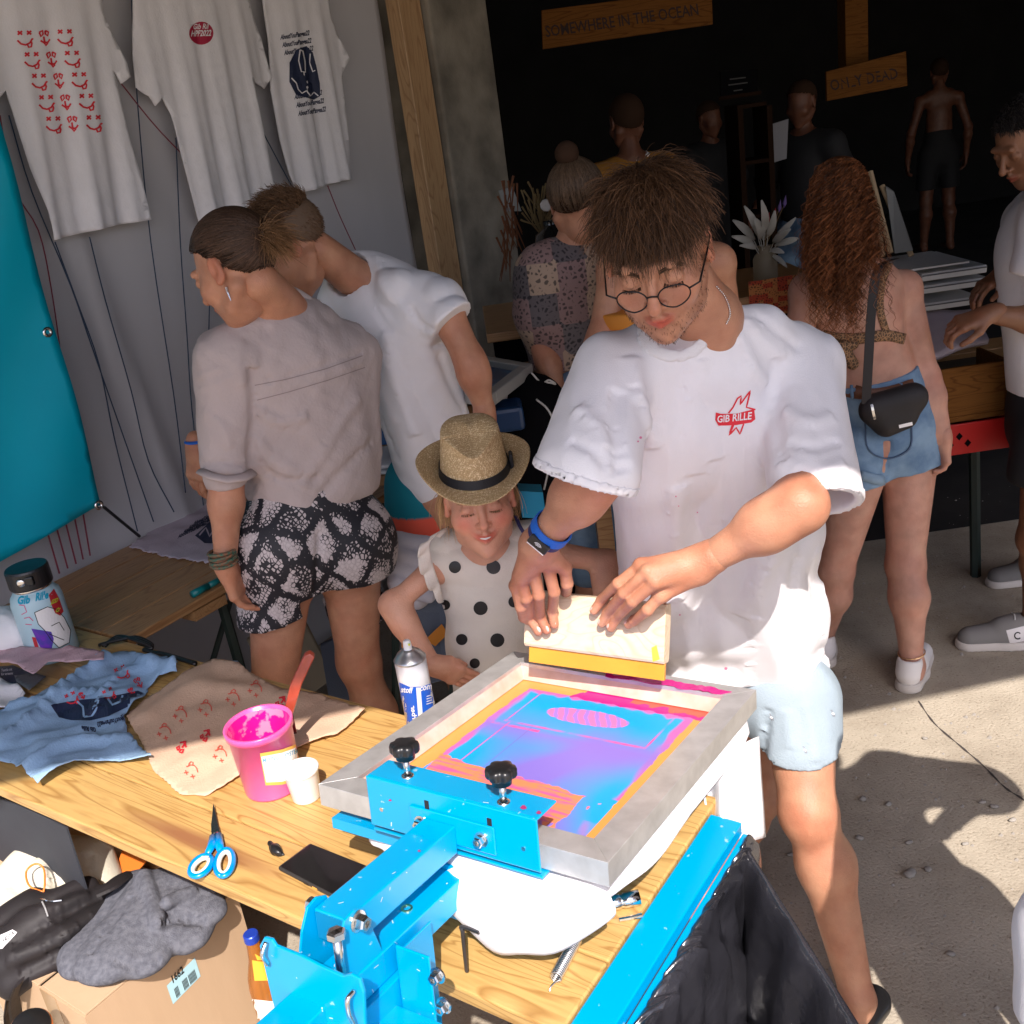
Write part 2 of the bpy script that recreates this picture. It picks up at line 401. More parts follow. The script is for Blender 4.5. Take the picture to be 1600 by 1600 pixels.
def ragged(poly, amp, step):
    out = []; n = len(poly)
    for i in range(n):
        a = A(*poly[i]); b = A(*poly[(i + 1) % n]); k = max(1, int(np.linalg.norm(b - a) / step)); d = b - a; nn = A(-d[1], d[0]) / (np.linalg.norm(d) + 1e-9)
        for t in range(k): out.append(tuple(a + d * t / k + nn * random.uniform(-amp, amp) * (0 if t == 0 else 1)))
    return out
# ---------------------------------------------------------------- setting
UN = A(.808, -.59, 0); UN /= np.linalg.norm(UN); NN = A(-UN[1], UN[0], 0)
def T(u, n, z): return UN * u + NN * n + A(0, 0, z)
pine = wood('pine', (.56, .35, .115), (.36, .19, .05), (.30, .13, .05))
pine_old = wood('pine_old', (.40, .22, .09), (.26, .12, .04), (.13, .06, .03))
raw_wood = wood('raw_wood', (.52, .33, .17), (.36, .20, .09), (.2, .1, .05), along='Z')
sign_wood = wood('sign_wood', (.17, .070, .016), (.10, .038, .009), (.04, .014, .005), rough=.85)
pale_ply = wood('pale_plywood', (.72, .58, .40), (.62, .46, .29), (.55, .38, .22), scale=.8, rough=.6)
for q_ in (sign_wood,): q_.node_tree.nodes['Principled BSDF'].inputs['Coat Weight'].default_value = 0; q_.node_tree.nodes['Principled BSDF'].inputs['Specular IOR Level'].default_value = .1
dark_steel = mat('dark_green_steel', (.02, .035, .03), .5)
conc = mat('concrete', (.30, .27, .22), .9, col2=(.14, .125, .10), nscale=5, bump=.5, bscale=90, detail=8)
# ground
def ground_mat():
    M = bpy.data.materials.new('ground_concrete'); M.use_nodes = True; t = M.node_tree; N = t.nodes; L = t.links; b = N['Principled BSDF']; b.inputs['Roughness'].default_value = .95
    b.inputs['Specular IOR Level'].default_value = .2
    tc = N.new('ShaderNodeTexCoord'); n1 = N.new('ShaderNodeTexNoise'); n1.inputs['Scale'].default_value = 1.7; n1.inputs['Detail'].default_value = 12; n1.inputs['Roughness'].default_value = .68; L.new(tc.outputs['Object'], n1.inputs[0])
    r1 = ramp(N, [(.32, (.20, .17, .13)), (.42, (.35, .30, .23)), (.54, (.44, .385, .30)), (.66, (.50, .44, .345))]); L.new(n1.outputs[0], r1.inputs[0])
    n2 = N.new('ShaderNodeTexNoise'); n2.inputs['Scale'].default_value = 130; n2.inputs['Detail'].default_value = 3; L.new(tc.outputs['Object'], n2.inputs[0])
    r2 = ramp(N, [(.31, (.62, .60, .57)), (.40, (1, 1, 1)), (.62, (1, 1, 1)), (.72, (1.25, 1.22, 1.2))]); L.new(n2.outputs[0], r2.inputs[0])
    mx = N.new('ShaderNodeMix'); mx.data_type = 'RGBA'; mx.blend_type = 'MULTIPLY'; mx.inputs[0].default_value = 1; L.new(r1.outputs[0], mx.inputs[6]); L.new(r2.outputs[0], mx.inputs[7]); L.new(mx.outputs[2], b.inputs['Base Color'])
    ad = N.new('ShaderNodeMath'); L.new(n2.outputs[0], ad.inputs[0]); ml = N.new('ShaderNodeMath'); ml.operation = 'MULTIPLY'; ml.inputs[1].default_value = 3; L.new(n1.outputs[0], ml.inputs[0]); L.new(ml.outputs[0], ad.inputs[1])
    bp = N.new('ShaderNodeBump'); bp.inputs['Strength'].default_value = .45; bp.inputs['Distance'].default_value = .007; L.new(ad.outputs[0], bp.inputs['Height']); L.new(bp.outputs[0], b.inputs['Normal'])
    return M
g = MB(); g.add([(-300, -300, 0), (300, -300, 0), (300, 300, 0), (-300, 300, 0)], [(0, 1, 2, 3)])
ground = g.build('ground', ground_mat(), base=(0, 0, 0)); tag(ground, kind='structure')
st0 = MB().add([(-7, 4.05, .004), (12, 4.05, .004), (12, 15, .004), (-7, 15, .004)], [(0, 1, 2, 3)]); tag(st0.build('hall_floor_shade', mat('floor_shade_dark', (.030, .026, .023), .9, col2=(.016, .014, .013), nscale=3, bump=.3)), kind='structure')  # added dark sheet: the hall's shade painted over the concrete
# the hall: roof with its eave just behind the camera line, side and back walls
blk = mat('shade_black_boards', (.010, .010, .011), .9, col2=(.006, .006, .007), nscale=3)  # near-black boards: the darkness of the hall is put into their colour
def st(name, mb, m): return tag(mb.build(name, m), kind='structure')
ey = lambda x: .15 + .113 * (x - 1.2)
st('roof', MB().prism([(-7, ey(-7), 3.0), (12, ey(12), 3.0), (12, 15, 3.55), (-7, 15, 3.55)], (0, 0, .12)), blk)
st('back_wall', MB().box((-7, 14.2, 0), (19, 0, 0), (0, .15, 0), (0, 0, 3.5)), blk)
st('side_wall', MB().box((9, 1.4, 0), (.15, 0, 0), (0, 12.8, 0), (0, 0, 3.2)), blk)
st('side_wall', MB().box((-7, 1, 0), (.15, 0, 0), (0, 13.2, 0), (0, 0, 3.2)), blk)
# tarpaulin wall on the left, stud and concrete post
tarp = mat('grey_tarp', (.55, .535, .55), .55, col2=(.49, .475, .49), nscale=2.5, bump=.35, bscale=9, stretch=(1, 1, .25))
WU = -2.97
def tarpmesh():
    nu, nz = 150, 60; V = []; F = []
    for i in range(nu + 1):
        for j in range(nz + 1):
            n = -1.0 + (3.62 + 1.0) * i / nu; z = 3.1 * j / nz
            d = .012 * math.sin(n * 3.1 + z * 1.3) + .008 * math.sin(n * 7.3 - z * 2.1) + .006 * math.sin(z * 5 + n * 11)
            d += .02 * math.exp(-((n - 1.95 - .10 * (2.2 - z)) / .03) ** 2)
            V.append(T(WU + d, n, z))
    for i in range(nu):
        for j in range(nz): a = i * (nz + 1) + j; F.append((a, a + nz + 1, a + nz + 2, a + 1))
    return V, F
V_, F_ = tarpmesh(); o = mesh('tarpaulin_wall', V_, F_, tarp, smooth=True, solid=.004); tag(o, 'light grey tarpaulin wall behind the hanging shirts and the work table', 'wall')
def along(px0, px1): 
    P = [PL(x, y, T(WU, 0, 0), UN) for x, y in (px0, px1)]; return [np.dot(p, NN) for p in P]
s0, s1 = along((607, 0), (644, 0)); p0, p1 = along((644, 0), (737, 0))
o = MB().box(T(WU - .02, s0, 0), NN * (s1 - s0 - .012), UN * .07, (0, 0, 3.05)).build('timber_stud', raw_wood, bevel=.003); tag(o, 'upright orange-brown timber stud between the tarpaulin and the concrete post', 'stud')
def post():
    Vv = MB(); a = T(WU - .22, p0, 0); Vv.box(a, NN * (p1 - p0), UN * .30, (0, 0, 3.1)); return Vv
o = post().build('concrete_post', conc, bevel=.012); tag(o, 'tall weathered grey concrete post at the edge of the dark hall', 'post')
# hall posts and signs in the dark
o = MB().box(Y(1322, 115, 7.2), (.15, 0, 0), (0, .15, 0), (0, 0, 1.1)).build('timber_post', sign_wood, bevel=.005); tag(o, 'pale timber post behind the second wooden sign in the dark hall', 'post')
sg_txt = mat('burnt_lettering', (.03, .015, .01), .8)
def sign(px, Yd, txt, label, size, org, wf_=.8):
    P = [Y(x, y, Yd) for x, y in px]; th = A(0, .03, 0); r = thing('wooden_sign', label, 'sign', P[3])
    b = MB().prism([P[3], P[2], P[1], P[0]], th).build('board', sign_wood, r, bevel=.003)
    bv = bvh_of(b); d = A(px[2][0] - px[3][0], px[2][1] - px[3][1]); d = d / np.linalg.norm(d); up = A(d[1], -d[0])
    decal('lettering', bv, text2(txt, org, d * size * wf_, up * size, .012), sg_txt, r, .002)
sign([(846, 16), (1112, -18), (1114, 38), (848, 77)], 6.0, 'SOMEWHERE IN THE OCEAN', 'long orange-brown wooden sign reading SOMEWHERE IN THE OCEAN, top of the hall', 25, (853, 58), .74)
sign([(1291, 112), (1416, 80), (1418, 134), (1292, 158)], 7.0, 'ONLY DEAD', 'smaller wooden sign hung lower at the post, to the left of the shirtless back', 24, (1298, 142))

# pebbles: the few big ones are things, the grit is stuff
stone_m = mat('pale_stone', (.33, .30, .26), .9, col2=(.3, .28, .25), nscale=20, bump=.4)
def stone(c, r, seed, flat=.55):
    n1, n2 = 10, 7; V = []; F = []; rs = np.random.default_rng(seed); ph = rs.uniform(0, 6, 6)
    for j in range(n2 + 1):
        for i in range(n1):
            t = math.pi * j / n2; p = 2 * math.pi * i / n1; q = 1 + .18 * math.sin(2 * p + ph[0]) * math.sin(t) + .1 * math.sin(3 * p + ph[1] + 2 * t)
            V.append(A(c[0] + r * q * math.sin(t) * math.cos(p), c[1] + r * q * .75 * math.sin(t) * math.sin(p), c[2] + r * flat * (1 + math.cos(t) * q) * .8))
    for j in range(n2):
        for i in range(n1): F.append((j * n1 + i, (j + 1) * n1 + i, (j + 1) * n1 + (i + 1) % n1, j * n1 + (i + 1) % n1))
    return V, F
STN = [(1343, 1311, .019, 'small white pebble beside the sunlit shin on the ground'), (1553, 1262, .018, 'white pebble in the sun, rightmost of the trio at the right edge'), (1535, 1255, .016, 'pale pebble in the sun, left one of the trio at the right edge'),
       (1582, 1283, .017, 'pale round pebble in the sun nearest the right edge'), (1422, 1368, .03, 'flat grey-brown stone lying inside the big shadow'), (1450, 1360, .018, 'thin grey chip beside the flat stone in the shadow'),
       (1485, 1492, .017, 'small dark-rimmed stone in the strip of sun between shadows'), (1445, 1155, .014, 'white fleck of stone in the sun below the ground crack'), (1236, 1337, .016, 'light pebble between the bin and the bare leg'),
       (1348, 1250, .02, 'grey pebble at the edge of the shadow right of the knee'), (1388, 1258, .018, 'brown pebble in the shadow, right of the knee'), (1420, 1318, .016, 'round brown pebble in the middle of the big shadow'), (1508, 1320, .014, 'small grey pebble near the curved edge of the shadow')]
for i, (x, y, r, lb) in enumerate(STN): o = mesh('pebble', *stone(Z(x, y, 0), r * .62, i), stone_m, smooth=True); tag(o, lb, 'pebble', 'pebbles scattered on the concrete')
gv = []; gf = []
for i in range(1500):
    x = random.uniform(.35, 3.2); yy = random.uniform(1.0, 4.5); r = random.choice([.002, .003, .004, .005, .007]) * random.uniform(.6, 1.3)
    v, f = ([A(x + r, yy, 0), A(x, yy + r, 0), A(x - r, yy, 0), A(x, yy - r, 0), A(x + r * .2, yy, r)], [(0, 1, 4), (1, 2, 4), (2, 3, 4), (3, 0, 4)])
    n = len(gv); gv += v; gf += [tuple(k + n for k in q) for q in f]
tag(mesh('grit', gv, gf, stone_m, base=(0, 0, 0)), 'loose grit and crumbs strewn over the concrete ground', 'grit', kind='stuff')
crack = mat('crack_dark', (.06, .05, .045), .95)
cp = [Z(x, y, .0015) for x, y in [(1435, 1095), (1460, 1130), (1500, 1165), (1535, 1195), (1570, 1230), (1600, 1250), (1650, 1290)]]; cv = []
for i, p in enumerate(catmull(cp, 5)): w = .0022 + .0015 * math.sin(i * 1.9); cv += [p + A(w, w, 0), p - A(w, w, 0)]
tag(mesh('ground_crack', cv, [(2 * i, 2 * i + 1, 2 * i + 3, 2 * i + 2) for i in range(len(cv) // 2 - 1)], crack, base=(0, 0, 0)), kind='structure')

# ---------------------------------------------------------------- tables
def table(name, label, u0, u1, n0, n1, z, planks, m, along_u=True, legs=()):
    r = thing(name, label, 'table', T((u0 + u1) / 2, (n0 + n1) / 2, 0)); gap = .0022; th = .027
    for i in range(planks):
        if along_u: a = n0 + (n1 - n0) * i / planks; w = (n1 - n0) / planks - gap; b = MB().box(T(u0, a, z - th), UN * (u1 - u0), NN * w, (0, 0, th - random.uniform(0, .0006)))
        else: a = u0 + (u1 - u0) * i / planks; w = (u1 - u0) / planks - gap; b = MB().box(T(a, n0, z - th), UN * w, NN * (n1 - n0), (0, 0, th - random.uniform(0, .0006)))
        me = b; V = np.array(me.v); c = V.mean(0)
        # planks get their own local axes so that the grain runs along them
        d = UN if along_u else NN; ang = math.atan2(d[1], d[0]); ca, sa = math.cos(-ang), math.sin(-ang); Q = V - c; L_ = np.stack([Q[:, 0] * ca - Q[:, 1] * sa, Q[:, 0] * sa + Q[:, 1] * ca, Q[:, 2]], 1)
        o = mesh('plank', L_ + wloc(r), me.f, m, r, bevel=.0035); o.location = [float(k) for k in (c - wloc(r))]; o.rotation_euler = (0, 0, ang)
    for (u, n) in legs:
        q = MB(); d1 = NN if along_u else UN; w = (n1 - n0 if along_u else u1 - u0) * .42
        q.tube([T(u, n, z - th) - d1 * w * .9, T(u, n, .02) - d1 * w], .016, 6); q.build('leg', dark_steel, r)
        q = MB(); q.tube([T(u, n, z - th) + d1 * w * .9, T(u, n, .02) + d1 * w], .016, 6); q.build('leg', dark_steel, r)
        MB().tube([T(u, n, .25) - d1 * w * .95, T(u, n, .25) + d1 * w * .95], .012, 6).build('cross_bar', dark_steel, r)
        d2 = (UN if along_u else NN); MB().tube([T(u, n, .3), T(u, n, z - th) + d2 * .35], .01, 6).build('brace', dark_steel, r)
    return r
TZ = .77
tab1 = table('beer_table', 'sunlit pine beer table with the screen printing press clamped to it', -2.84, -.645, .822, 1.375, TZ, 4, pine, True, [(-2.5, 1.1), (-1.0, 1.1)])
tab2 = table('beer_table', 'darker varnished pine table along the grey tarpaulin, under the lilac printed cloth', -2.94, -2.33, 1.383, 3.3, TZ, 5, pine_old, False, [(-2.63, 1.75), (-2.63, 3.0)])
o = MB().box(T(-2.40, 1.60, TZ - .058), UN * .07, NN * .12, (0, 0, .029)).build('cleat', pine_old, tab2)
o = MB().box(T(-2.945, 1.1, TZ + .001), UN * .028, NN * .16, (0, 0, .17)).build('wood_block', raw_wood); tag(o, 'upright pale wooden block behind the steel bottle at the tarpaulin', 'block')
dt = mat('dark_slate_cloth', (.035, .04, .05), .8, col2=(.028, .03, .04), nscale=6, bump=.2, bscale=12)
o = mesh('dark_sheet', *patch([(-1.4, 0), (.0, 0), (.0, .66), (-1.4, .66)], T(np.dot(PL(105, 1300, T(0, .86, 0), NN), UN), .86, .02), UN, (0, 0, 1), .08, lambda P, u, v: .012 * np.sin(u * 14 + np.sin(v * 5)) * (1 - v)), dt, solid=.004); tag(o, 'dark slate sheet hanging under the near edge of the sunlit table', 'sheet')

# ---------------------------------------------------------------- banner, cords, shirts on the wall
WP = T(WU, 0, 0)
def wall_basis(off): return T(WU + off, 0, 0), NN, A(0, 0, 1)
ban = mat('cyan_banner', (.0, .44, .60), .38, col2=(.0, .40, .56), nscale=3, bump=.15, bscale=5)
O_, U_, V_ = wall_basis(.16)
r = thing('banner', 'plain cyan vinyl banner with metal eyelets at the left edge', 'banner', T(WU + .16, 1.2, .9))
pp = px_poly([(-120, -250), (0, 222), (22, 300), (80, 508), (162, 789), (0, 882), (-200, 995), (-400, 600)], O_, UN, O_, U_, V_)
V1, F1 = patch(pp, O_, U_, V_, .035, lambda P, u, v: .02 * np.sin(u * 6 + v * 2) + .01 * np.sin(u * 15 - v * 9)); bo = mesh('sheet', V1, F1, ban, r, smooth=True, solid=.002); bvb = bvh_of(bo)
ey_m = mat('polished_steel', (.75, .73, .7), .18, 1.0)
for x, y in [(78, 523), (158, 793)]:
    p = drop(bvb, x - 4, y - 4, .003)
    if p is None: p = PL(x - 5, y - 5, O_, UN)
    MB().lathe(p, [(.006, 0), (.008, .003), (.014, .003), (.0155, 0)], UN, 20).build('eyelet', ey_m, r, smooth=True)
cord_b = mat('blue_cord', (.025, .05, .10), .7); cord_r = mat('red_cord', (.20, .02, .04), .7); cord_k = mat('black_cord', (.012, .012, .014), .6)
CORDS = [((205, -10), (215, 160), (236, 380), (272, 620), (290, 770), cord_b, 'dark blue cord left of the middle hanging shirt, running from the top edge down'),
         ((275, 215), (282, 380), (292, 520), (300, 640), (318, 790), cord_b, 'dark blue cord coming out under the middle shirt, beside the head'),
         ((14, 180), (50, 300), (110, 445), (150, 560), (240, 815), cord_b, 'dark blue cord running from behind the left shirt past the banner eyelet'),
         ((140, 370), (165, 470), (205, 610), (232, 720), (272, 800), cord_b, 'dark blue cord hanging from the hem of the left printed shirt'),
         ((86, 378), (120, 470), (155, 570), (180, 690), (215, 830), cord_b, 'dark blue cord beside the banner, under the left shirt hem corner'),
         ((328, 450), (326, 560), (330, 640), (335, 760), (340, 800), cord_b, 'short dark blue cord seen between the left head and shoulder'),
         ((185, 125), (250, 205), (330, 285), (420, 370), (470, 440), cord_r, 'thin red cord running diagonally from the left sleeve to the heads'),
         ((410, 205), (450, 280), (500, 370), (520, 420), (540, 460), cord_b, 'thin dark cord between the middle and the right hanging shirt'),
         ((512, 290), (530, 335), (553, 385), (570, 420), (580, 440), cord_r, 'thin red cord under the right hanging shirt, above the bent man'),
         ((0, 180), (20, 290), (60, 360), (80, 450), (96, 560), cord_r, 'thin red cord between the banner edge and the left shirt'),
         ((410, 205), (395, 150), (380, 100), (372, 40), (368, -10), cord_r, 'thin red cord between the left pair of sleeves near the top')]
for *pp, m_, lb in CORDS:
    P = [PL(x, y, T(WU + .045, 0, 0), UN) for x, y in pp]; o = MB().tube(catmull(P, 4), .0022, 5).build('cord', m_); tag(o, lb, 'cord', 'cords strung in front of the tarpaulin')
for i, (x0, y0, x1, y1) in enumerate([(78, 846, 93, 896), (92, 838, 106, 888), (106, 830, 119, 881), (120, 823, 130, 874), (133, 815, 141, 868)]):
    P = [PL(x0 - 3, y0 - 12, T(WU + .05, 0, 0), UN), PL(x1, y1, T(WU + .05, 0, 0), UN)]
    o = MB().tube(P, .0028, 5).build('cord', cord_r); tag(o, ['first', 'second', 'third', 'fourth', 'fifth'][i] + ' dark red upright cord from the left, under the banner corner', 'cord', 'short red cords under the banner')
o = MB().tube(catmull([PL(162, 792, T(WU + .15, 0, 0), UN), PL(190, 815, T(WU + .12, 0, 0), UN), PL(218, 838, T(WU + .08, 0, 0), UN)], 5), .005, 6).build('guy_rope', cord_k); tag(o, 'black guy rope tying the banner eyelet to the table edge', 'rope')
# hanging shirts
shirt_w = mat('white_cotton', (.85, .83, .85), .85, col2=(.81, .79, .81), nscale=14, bump=.25, bscale=160, sheen=.1)
red_ink = mat('red_ink', (.72, .02, .035), .6); navy_ink = mat('navy_ink', (.012, .02, .06), .6); dred_ink = mat('dark_red_ink', (.42, .01, .05), .6)
def wall_shirt(outline, off, fr, label, mid):
    O, U, V = wall_basis(off); pp = px_poly(outline, O, UN, O, U, V); a = A(*pp).mean(0); up = norm(A(*px_poly([mid[0]], O, UN, O, U, V)[0]) - A(*px_poly([mid[1]], O, UN, O, U, V)[0])); sd_ = A(-up[1], up[0])
    def disp(P, u, v):
        s = (u - a[0]) * sd_[0] + (v - a[1]) * sd_[1]; t = (u - a[0]) * up[0] + (v - a[1]) * up[1]
        amp = .019 * np.clip(.5 - t * 1.1, .15, 1.2); return amp * np.sin(s * fr + 1.3 * np.sin(t * 3) + a[0]) + amp * .55 * np.sin(s * fr * 2.3 + 2 * np.sin(t * 2.2)) + .012 - .3 * s * s
    Vv, Ff = patch(pp, O, U, V, .018, disp); o = mesh('shirt', Vv, Ff, shirt_w, smooth=True, solid=.006); tag(o, label, 'shirt', 'printed white shirts hung on the tarpaulin'); return o
s1 = wall_shirt([(-60, -80), (150, -80), (160, 20), (185, 75), (196, 100), (201, 121), (188, 131), (176, 108), (186, 150), (200, 215), (215, 270), (231, 344), (180, 352), (120, 366), (78, 376), (72, 340), (48, 265), (22, 170), (12, 140), (0, 155), (-40, 140)], .09, 38, 'left hanging white shirt with three columns of small red faces', [(60, 0), (130, 330)])
s2 = wall_shirt([(205, -90), (380, -90), (395, 10), (412, 60), (426, 122), (418, 138), (400, 128), (390, 118), (400, 170), (412, 210), (436, 318), (434, 322), (376, 330), (316, 348), (300, 290), (286, 240), (270, 180), (254, 150), (243, 166), (236, 150), (219, 135), (213, 80)], .07, 46, 'middle hanging white shirt with small dark red chest print', [(300, 0), (370, 310)])
s3 = wall_shirt([(398, -90), (500, -90), (515, 20), (535, 70), (543, 92), (536, 116), (530, 130), (534, 110), (540, 170), (545, 220), (552, 280), (530, 283), (470, 302), (455, 270), (440, 215), (425, 140), (420, 60)], .05, 40, 'right hanging white shirt with a big navy ghost-like print', [(450, 0), (510, 280)])
def face(x, y, s, kind, rot, sk_=0.):
    """x-eyed smile strokes: two crosses, a mouth, a tongue"""
    c, n = math.cos(rot), math.sin(rot)
    def q(L): return [[(x + s * (a * c - b * n), y + s * (a * n + b * c)) for a, b in p] for p in L]
    if kind == 0: return q([[(-.55, -.6), (-.2, -.3)], [(-.2, -.6), (-.55, -.3)], [(.2, -.6), (.55, -.3)], [(.55, -.6), (.2, -.3)], [(-.6, .15), (-.3, .45), (.05, .55), (.4, .4), (.62, .05), (.7, .1)], [(.2, .5), (.3, .75), (.52, .7), (.58, .45), (.5, .25)]])
    return q([[(-.45, -.5), (-.15, -.65), (-.1, -.35), (-.3, -.1), (-.45, -.5)], [(.1, -.65), (.4, -.5), (.3, -.15), (.1, -.35), (.1, -.65)], [(-.05, -.1), (0, .35), (.1, .4)], [(-.35, .25), (0, .5), (.35, .4), (.5, .15)], [(0, .5), (.12, .72), (.3, .5)]])
L = []
for r_ in range(5):
    for c_ in range(3):
        x = 38 + r_ * 11.2 + c_ * 30.5 + (c_ == 2) * 2; y = 60 + r_ * 33.5 - c_ * 1.0
        L.append(face(x, y, 19 if c_ != 1 else 17, 0 if c_ != 1 else 1, -.03))
bv1 = bvh_of(s1)
for q in L: decal('face_print', bv1, strokes2(q, 2.8), red_ink, s1, .002)
bv2 = bvh_of(s2); el2 = [(314 + 19 * math.cos(t), 52 + 18 * math.sin(t)) for t in np.linspace(0, 6.28, 26)[:-1]]
decal('oval_print', bv2, fill2(el2, 4), dred_ink, s2, .002)
decal('oval_letters', bv2, text2('HPF2022', (297, 57), (8.6, -.3), (2, -13), .03), shirt_w, s2, .0032)
decal('oval_letters', bv2, text2('Gib Ril', (300, 46), (8.8, -.3), (2, -12), .02), shirt_w, s2, .0032)
bv3 = bvh_of(s3); L3 = []
for k, (x, y) in enumerate([(438, 62), (441, 74), (444, 86)]): L3.append(text2('AboutYouPangea22', (x, y), (5.6, -.9), (1, -11), .03))
for k, (x, y) in enumerate([(460, 155), (463, 168), (466, 181)]): L3.append(text2('AboutYouPangea22', (x, y), (5.3, -.9), (1, -11), .03))
for q in L3: decal('lettering', bv3, q, navy_ink, s3, .002)
gh = [(452, 98), (462, 78), (478, 72), (488, 82), (494, 105), (499, 130), (500, 150), (490, 156), (476, 152), (462, 148), (452, 128)]
decal('ghost_print', bv3, fill2(gh, 5), navy_ink, s3, .0025)
decal('ghost_print', bv3, strokes2([[(468, 78), (466, 95), (470, 112), (476, 113), (475, 95), (472, 80), (468, 78)], [(484, 84), (483, 98), (488, 112), (492, 110)], [(455, 122), (462, 130), (465, 140), (471, 146), (478, 142), (484, 150), (490, 144), (497, 150)]], 1.8), shirt_w, s3, .0035)
# ---------------------------------------------------------------- screen printing press
_P = [Z(497, 1225, .975), Z(950, 1348, .985), Z(1183, 1075, .905), Z(797, 1018, .895)]
LO = _P[0]; LA = norm(_P[1] - LO); LB = _P[3] - LO; LB = norm(LB - LA * np.dot(LA, LB)); LC = np.cross(LA, LB)
def Q(a, b, h=0): return LO + LA * a + LB * b + LC * h
def QL(x, y, h): p = PL(x, y, LO + LC * h, LC) - LO; return np.dot(p, LA), np.dot(p, LB)
def qbox(a0, a1, b0, b1, h0, h1): return MB().box(Q(a0, b0, h0), LA * (a1 - a0), LB * (b1 - b0), LC * (h1 - h0))
blue = mat('blue_powder_coat', (.0, .32, .62), .30, col2=(.25, .48, .62), mixfac=(.70, .72), nscale=55, spec=.5, coat=.3)
alu = mat('brushed_aluminium', (.58, .575, .56), .36, .5, col2=(.47, .465, .45), nscale=25, bump=.15, bscale=120, stretch=(1, 1, 1))
zinc = mat('zinc_bolt', (.72, .71, .68), .25, 1.0); blackp = mat('black_plastic', (.012, .012, .013), .32)
AW, BW = .5215, .600
fr = thing('print_screen', 'aluminium print screen with blue, pink and orange stencil, held in the blue press', 'screen', Q(0, 0, -.045))
rw = .045; tf = .038
def rail(p): v = [Q(a, b, 0) for a, b in p]; return MB().prism(v, -LC * tf)
rail([(0, 0), (AW, 0), (AW - rw, rw), (rw, rw)]).build('rail', alu, fr, bevel=.0008)
rail([(AW, 0.0002), (AW, BW), (AW - rw, BW - rw), (AW - rw, rw)]).build('rail', alu, fr, bevel=.0008)
rail([(AW, BW), (0, BW), (rw, BW - rw), (AW - rw, BW - rw)]).build('rail', alu, fr, bevel=.0008)
rail([(0, BW), (0, 0.0002), (rw, rw), (rw, BW - rw)]).build('rail', alu, fr, bevel=.0008)
# the mesh: emulsion orange border, blue stencil, ink smears : coloured print on one tight mesh
def screen_mat():
    M = bpy.data.materials.new('screen_mesh_ink'); M.use_nodes = True; t = M.node_tree; N = t.nodes; L = t.links; b = N['Principled BSDF']; b.inputs['Roughness'].default_value = .35
    at = N.new('ShaderNodeAttribute'); at.attribute_name = 'tint'; L.new(at.outputs[0], b.inputs['Base Color']); return M
na, nb = 320, 380; aa = np.linspace(rw * .6, AW - rw * .6, na); bb = np.linspace(rw * .6, BW - rw * .6, nb)
Ag, Bg = np.meshgrid(aa, bb, indexing='ij'); hz = -.034
SP = np.stack([Ag, Bg, 0 * Ag], -1).reshape(-1, 3); P_ = LO + SP[:, :1] * LA + SP[:, 1:2] * LB + LC * hz
def corner(x, y): return QL(x, y, hz)
ora = A(.83, .33, .07); cyan = A(.0, .36, .80); viol = A(.24, .16, .62); pink = A(.66, .09, .36); orr = A(.95, .25, .07); mag = A(.62, .0, .22)
a_, b_ = SP[:, 0], SP[:, 1]; nz = noise(np.stack([a_ * 3, b_, 0 * a_], 1), 40, 3); nz2 = noise(np.stack([a_, b_ * .6, 0 * a_], 1), 90, 11); nzl = noise(np.stack([a_ * .25, b_ * 2.2, 0 * a_], 1), 150, 21); nzb = noise(np.stack([a_, b_, 0 * a_], 1), 14, 5)
c0 = corner(822, 1060); c1 = corner(1120, 1095); c2 = corner(900, 1312); c3 = corner(585, 1270)
sa0, sa1 = .085, AW - .085; sb1 = BW - .085
tint = np.tile(ora, (len(a_), 1)) * (1 + .05 * nzb)[:, None]
ins = (a_ > sa0 + .003 * nz2) & (a_ < sa1 + .003 * nz) & (b_ < sb1)
tint[ins] = cyan
def mixin(mask, w, col):
    w = np.clip(w, 0, 1) * mask; tint[:] = tint * (1 - w)[:, None] + col * w[:, None]
# stencil area and smears
d_edge = np.minimum(np.minimum(a_ - sa0, sa1 - a_), sb1 - b_)
mixin(ins, np.clip((.016 - d_edge) / .008 + nz * .9, 0, 1) * (b_ > .2) * .85, pink)
mixin(ins, np.clip((nzb * .9 + .35), 0, 1) * ((b_ < .37)) * .95, viol)
mixin(ins, np.clip((b_ - .30) / .05, 0, 1) * np.clip((.37 - b_) / .02, 0, 1) * .8, viol)
mixin(ins, np.clip(.45 + nzb, 0, 1) * (b_ > .37) * np.clip((.45 - b_) / .08, 0, 1) * .7, viol)
for (x0, y0, x1, y1) in [(.115, .37, .405, .375), (.118, .37, .122, .5), (.40, .37, .404, .50), (.10, .355, .20, .36)]:
    mixin(ins, ((a_ > x0) & (a_ < x1) & (b_ > y0) & (b_ < y1 + .003)) * (.5 + .5 * nz2), pink)
mixin(ins, (np.abs(a_ - .13 - .0 * b_) < .0018) * (b_ < .37) * .8, pink); mixin(ins, (np.abs(a_ - .18) < .0015) * (b_ < .37) * .5, viol * .8)
band = (b_ > .10 + .012 * nz) & (b_ < .215 - .08 * (a_ - .08) + .006 * nz2) & (a_ > .09 + .01 * nz) & (a_ < .40 + .025 * nz)
mixin(band, .95, orr); mixin(band, np.clip(.25 + nzl * 1.1 + nz * .4, 0, 1) * .85, pink)
mixin(ins & (b_ < .13), np.clip(.2 + nz * .9, 0, 1) * (a_ > .2) * .8, pink)
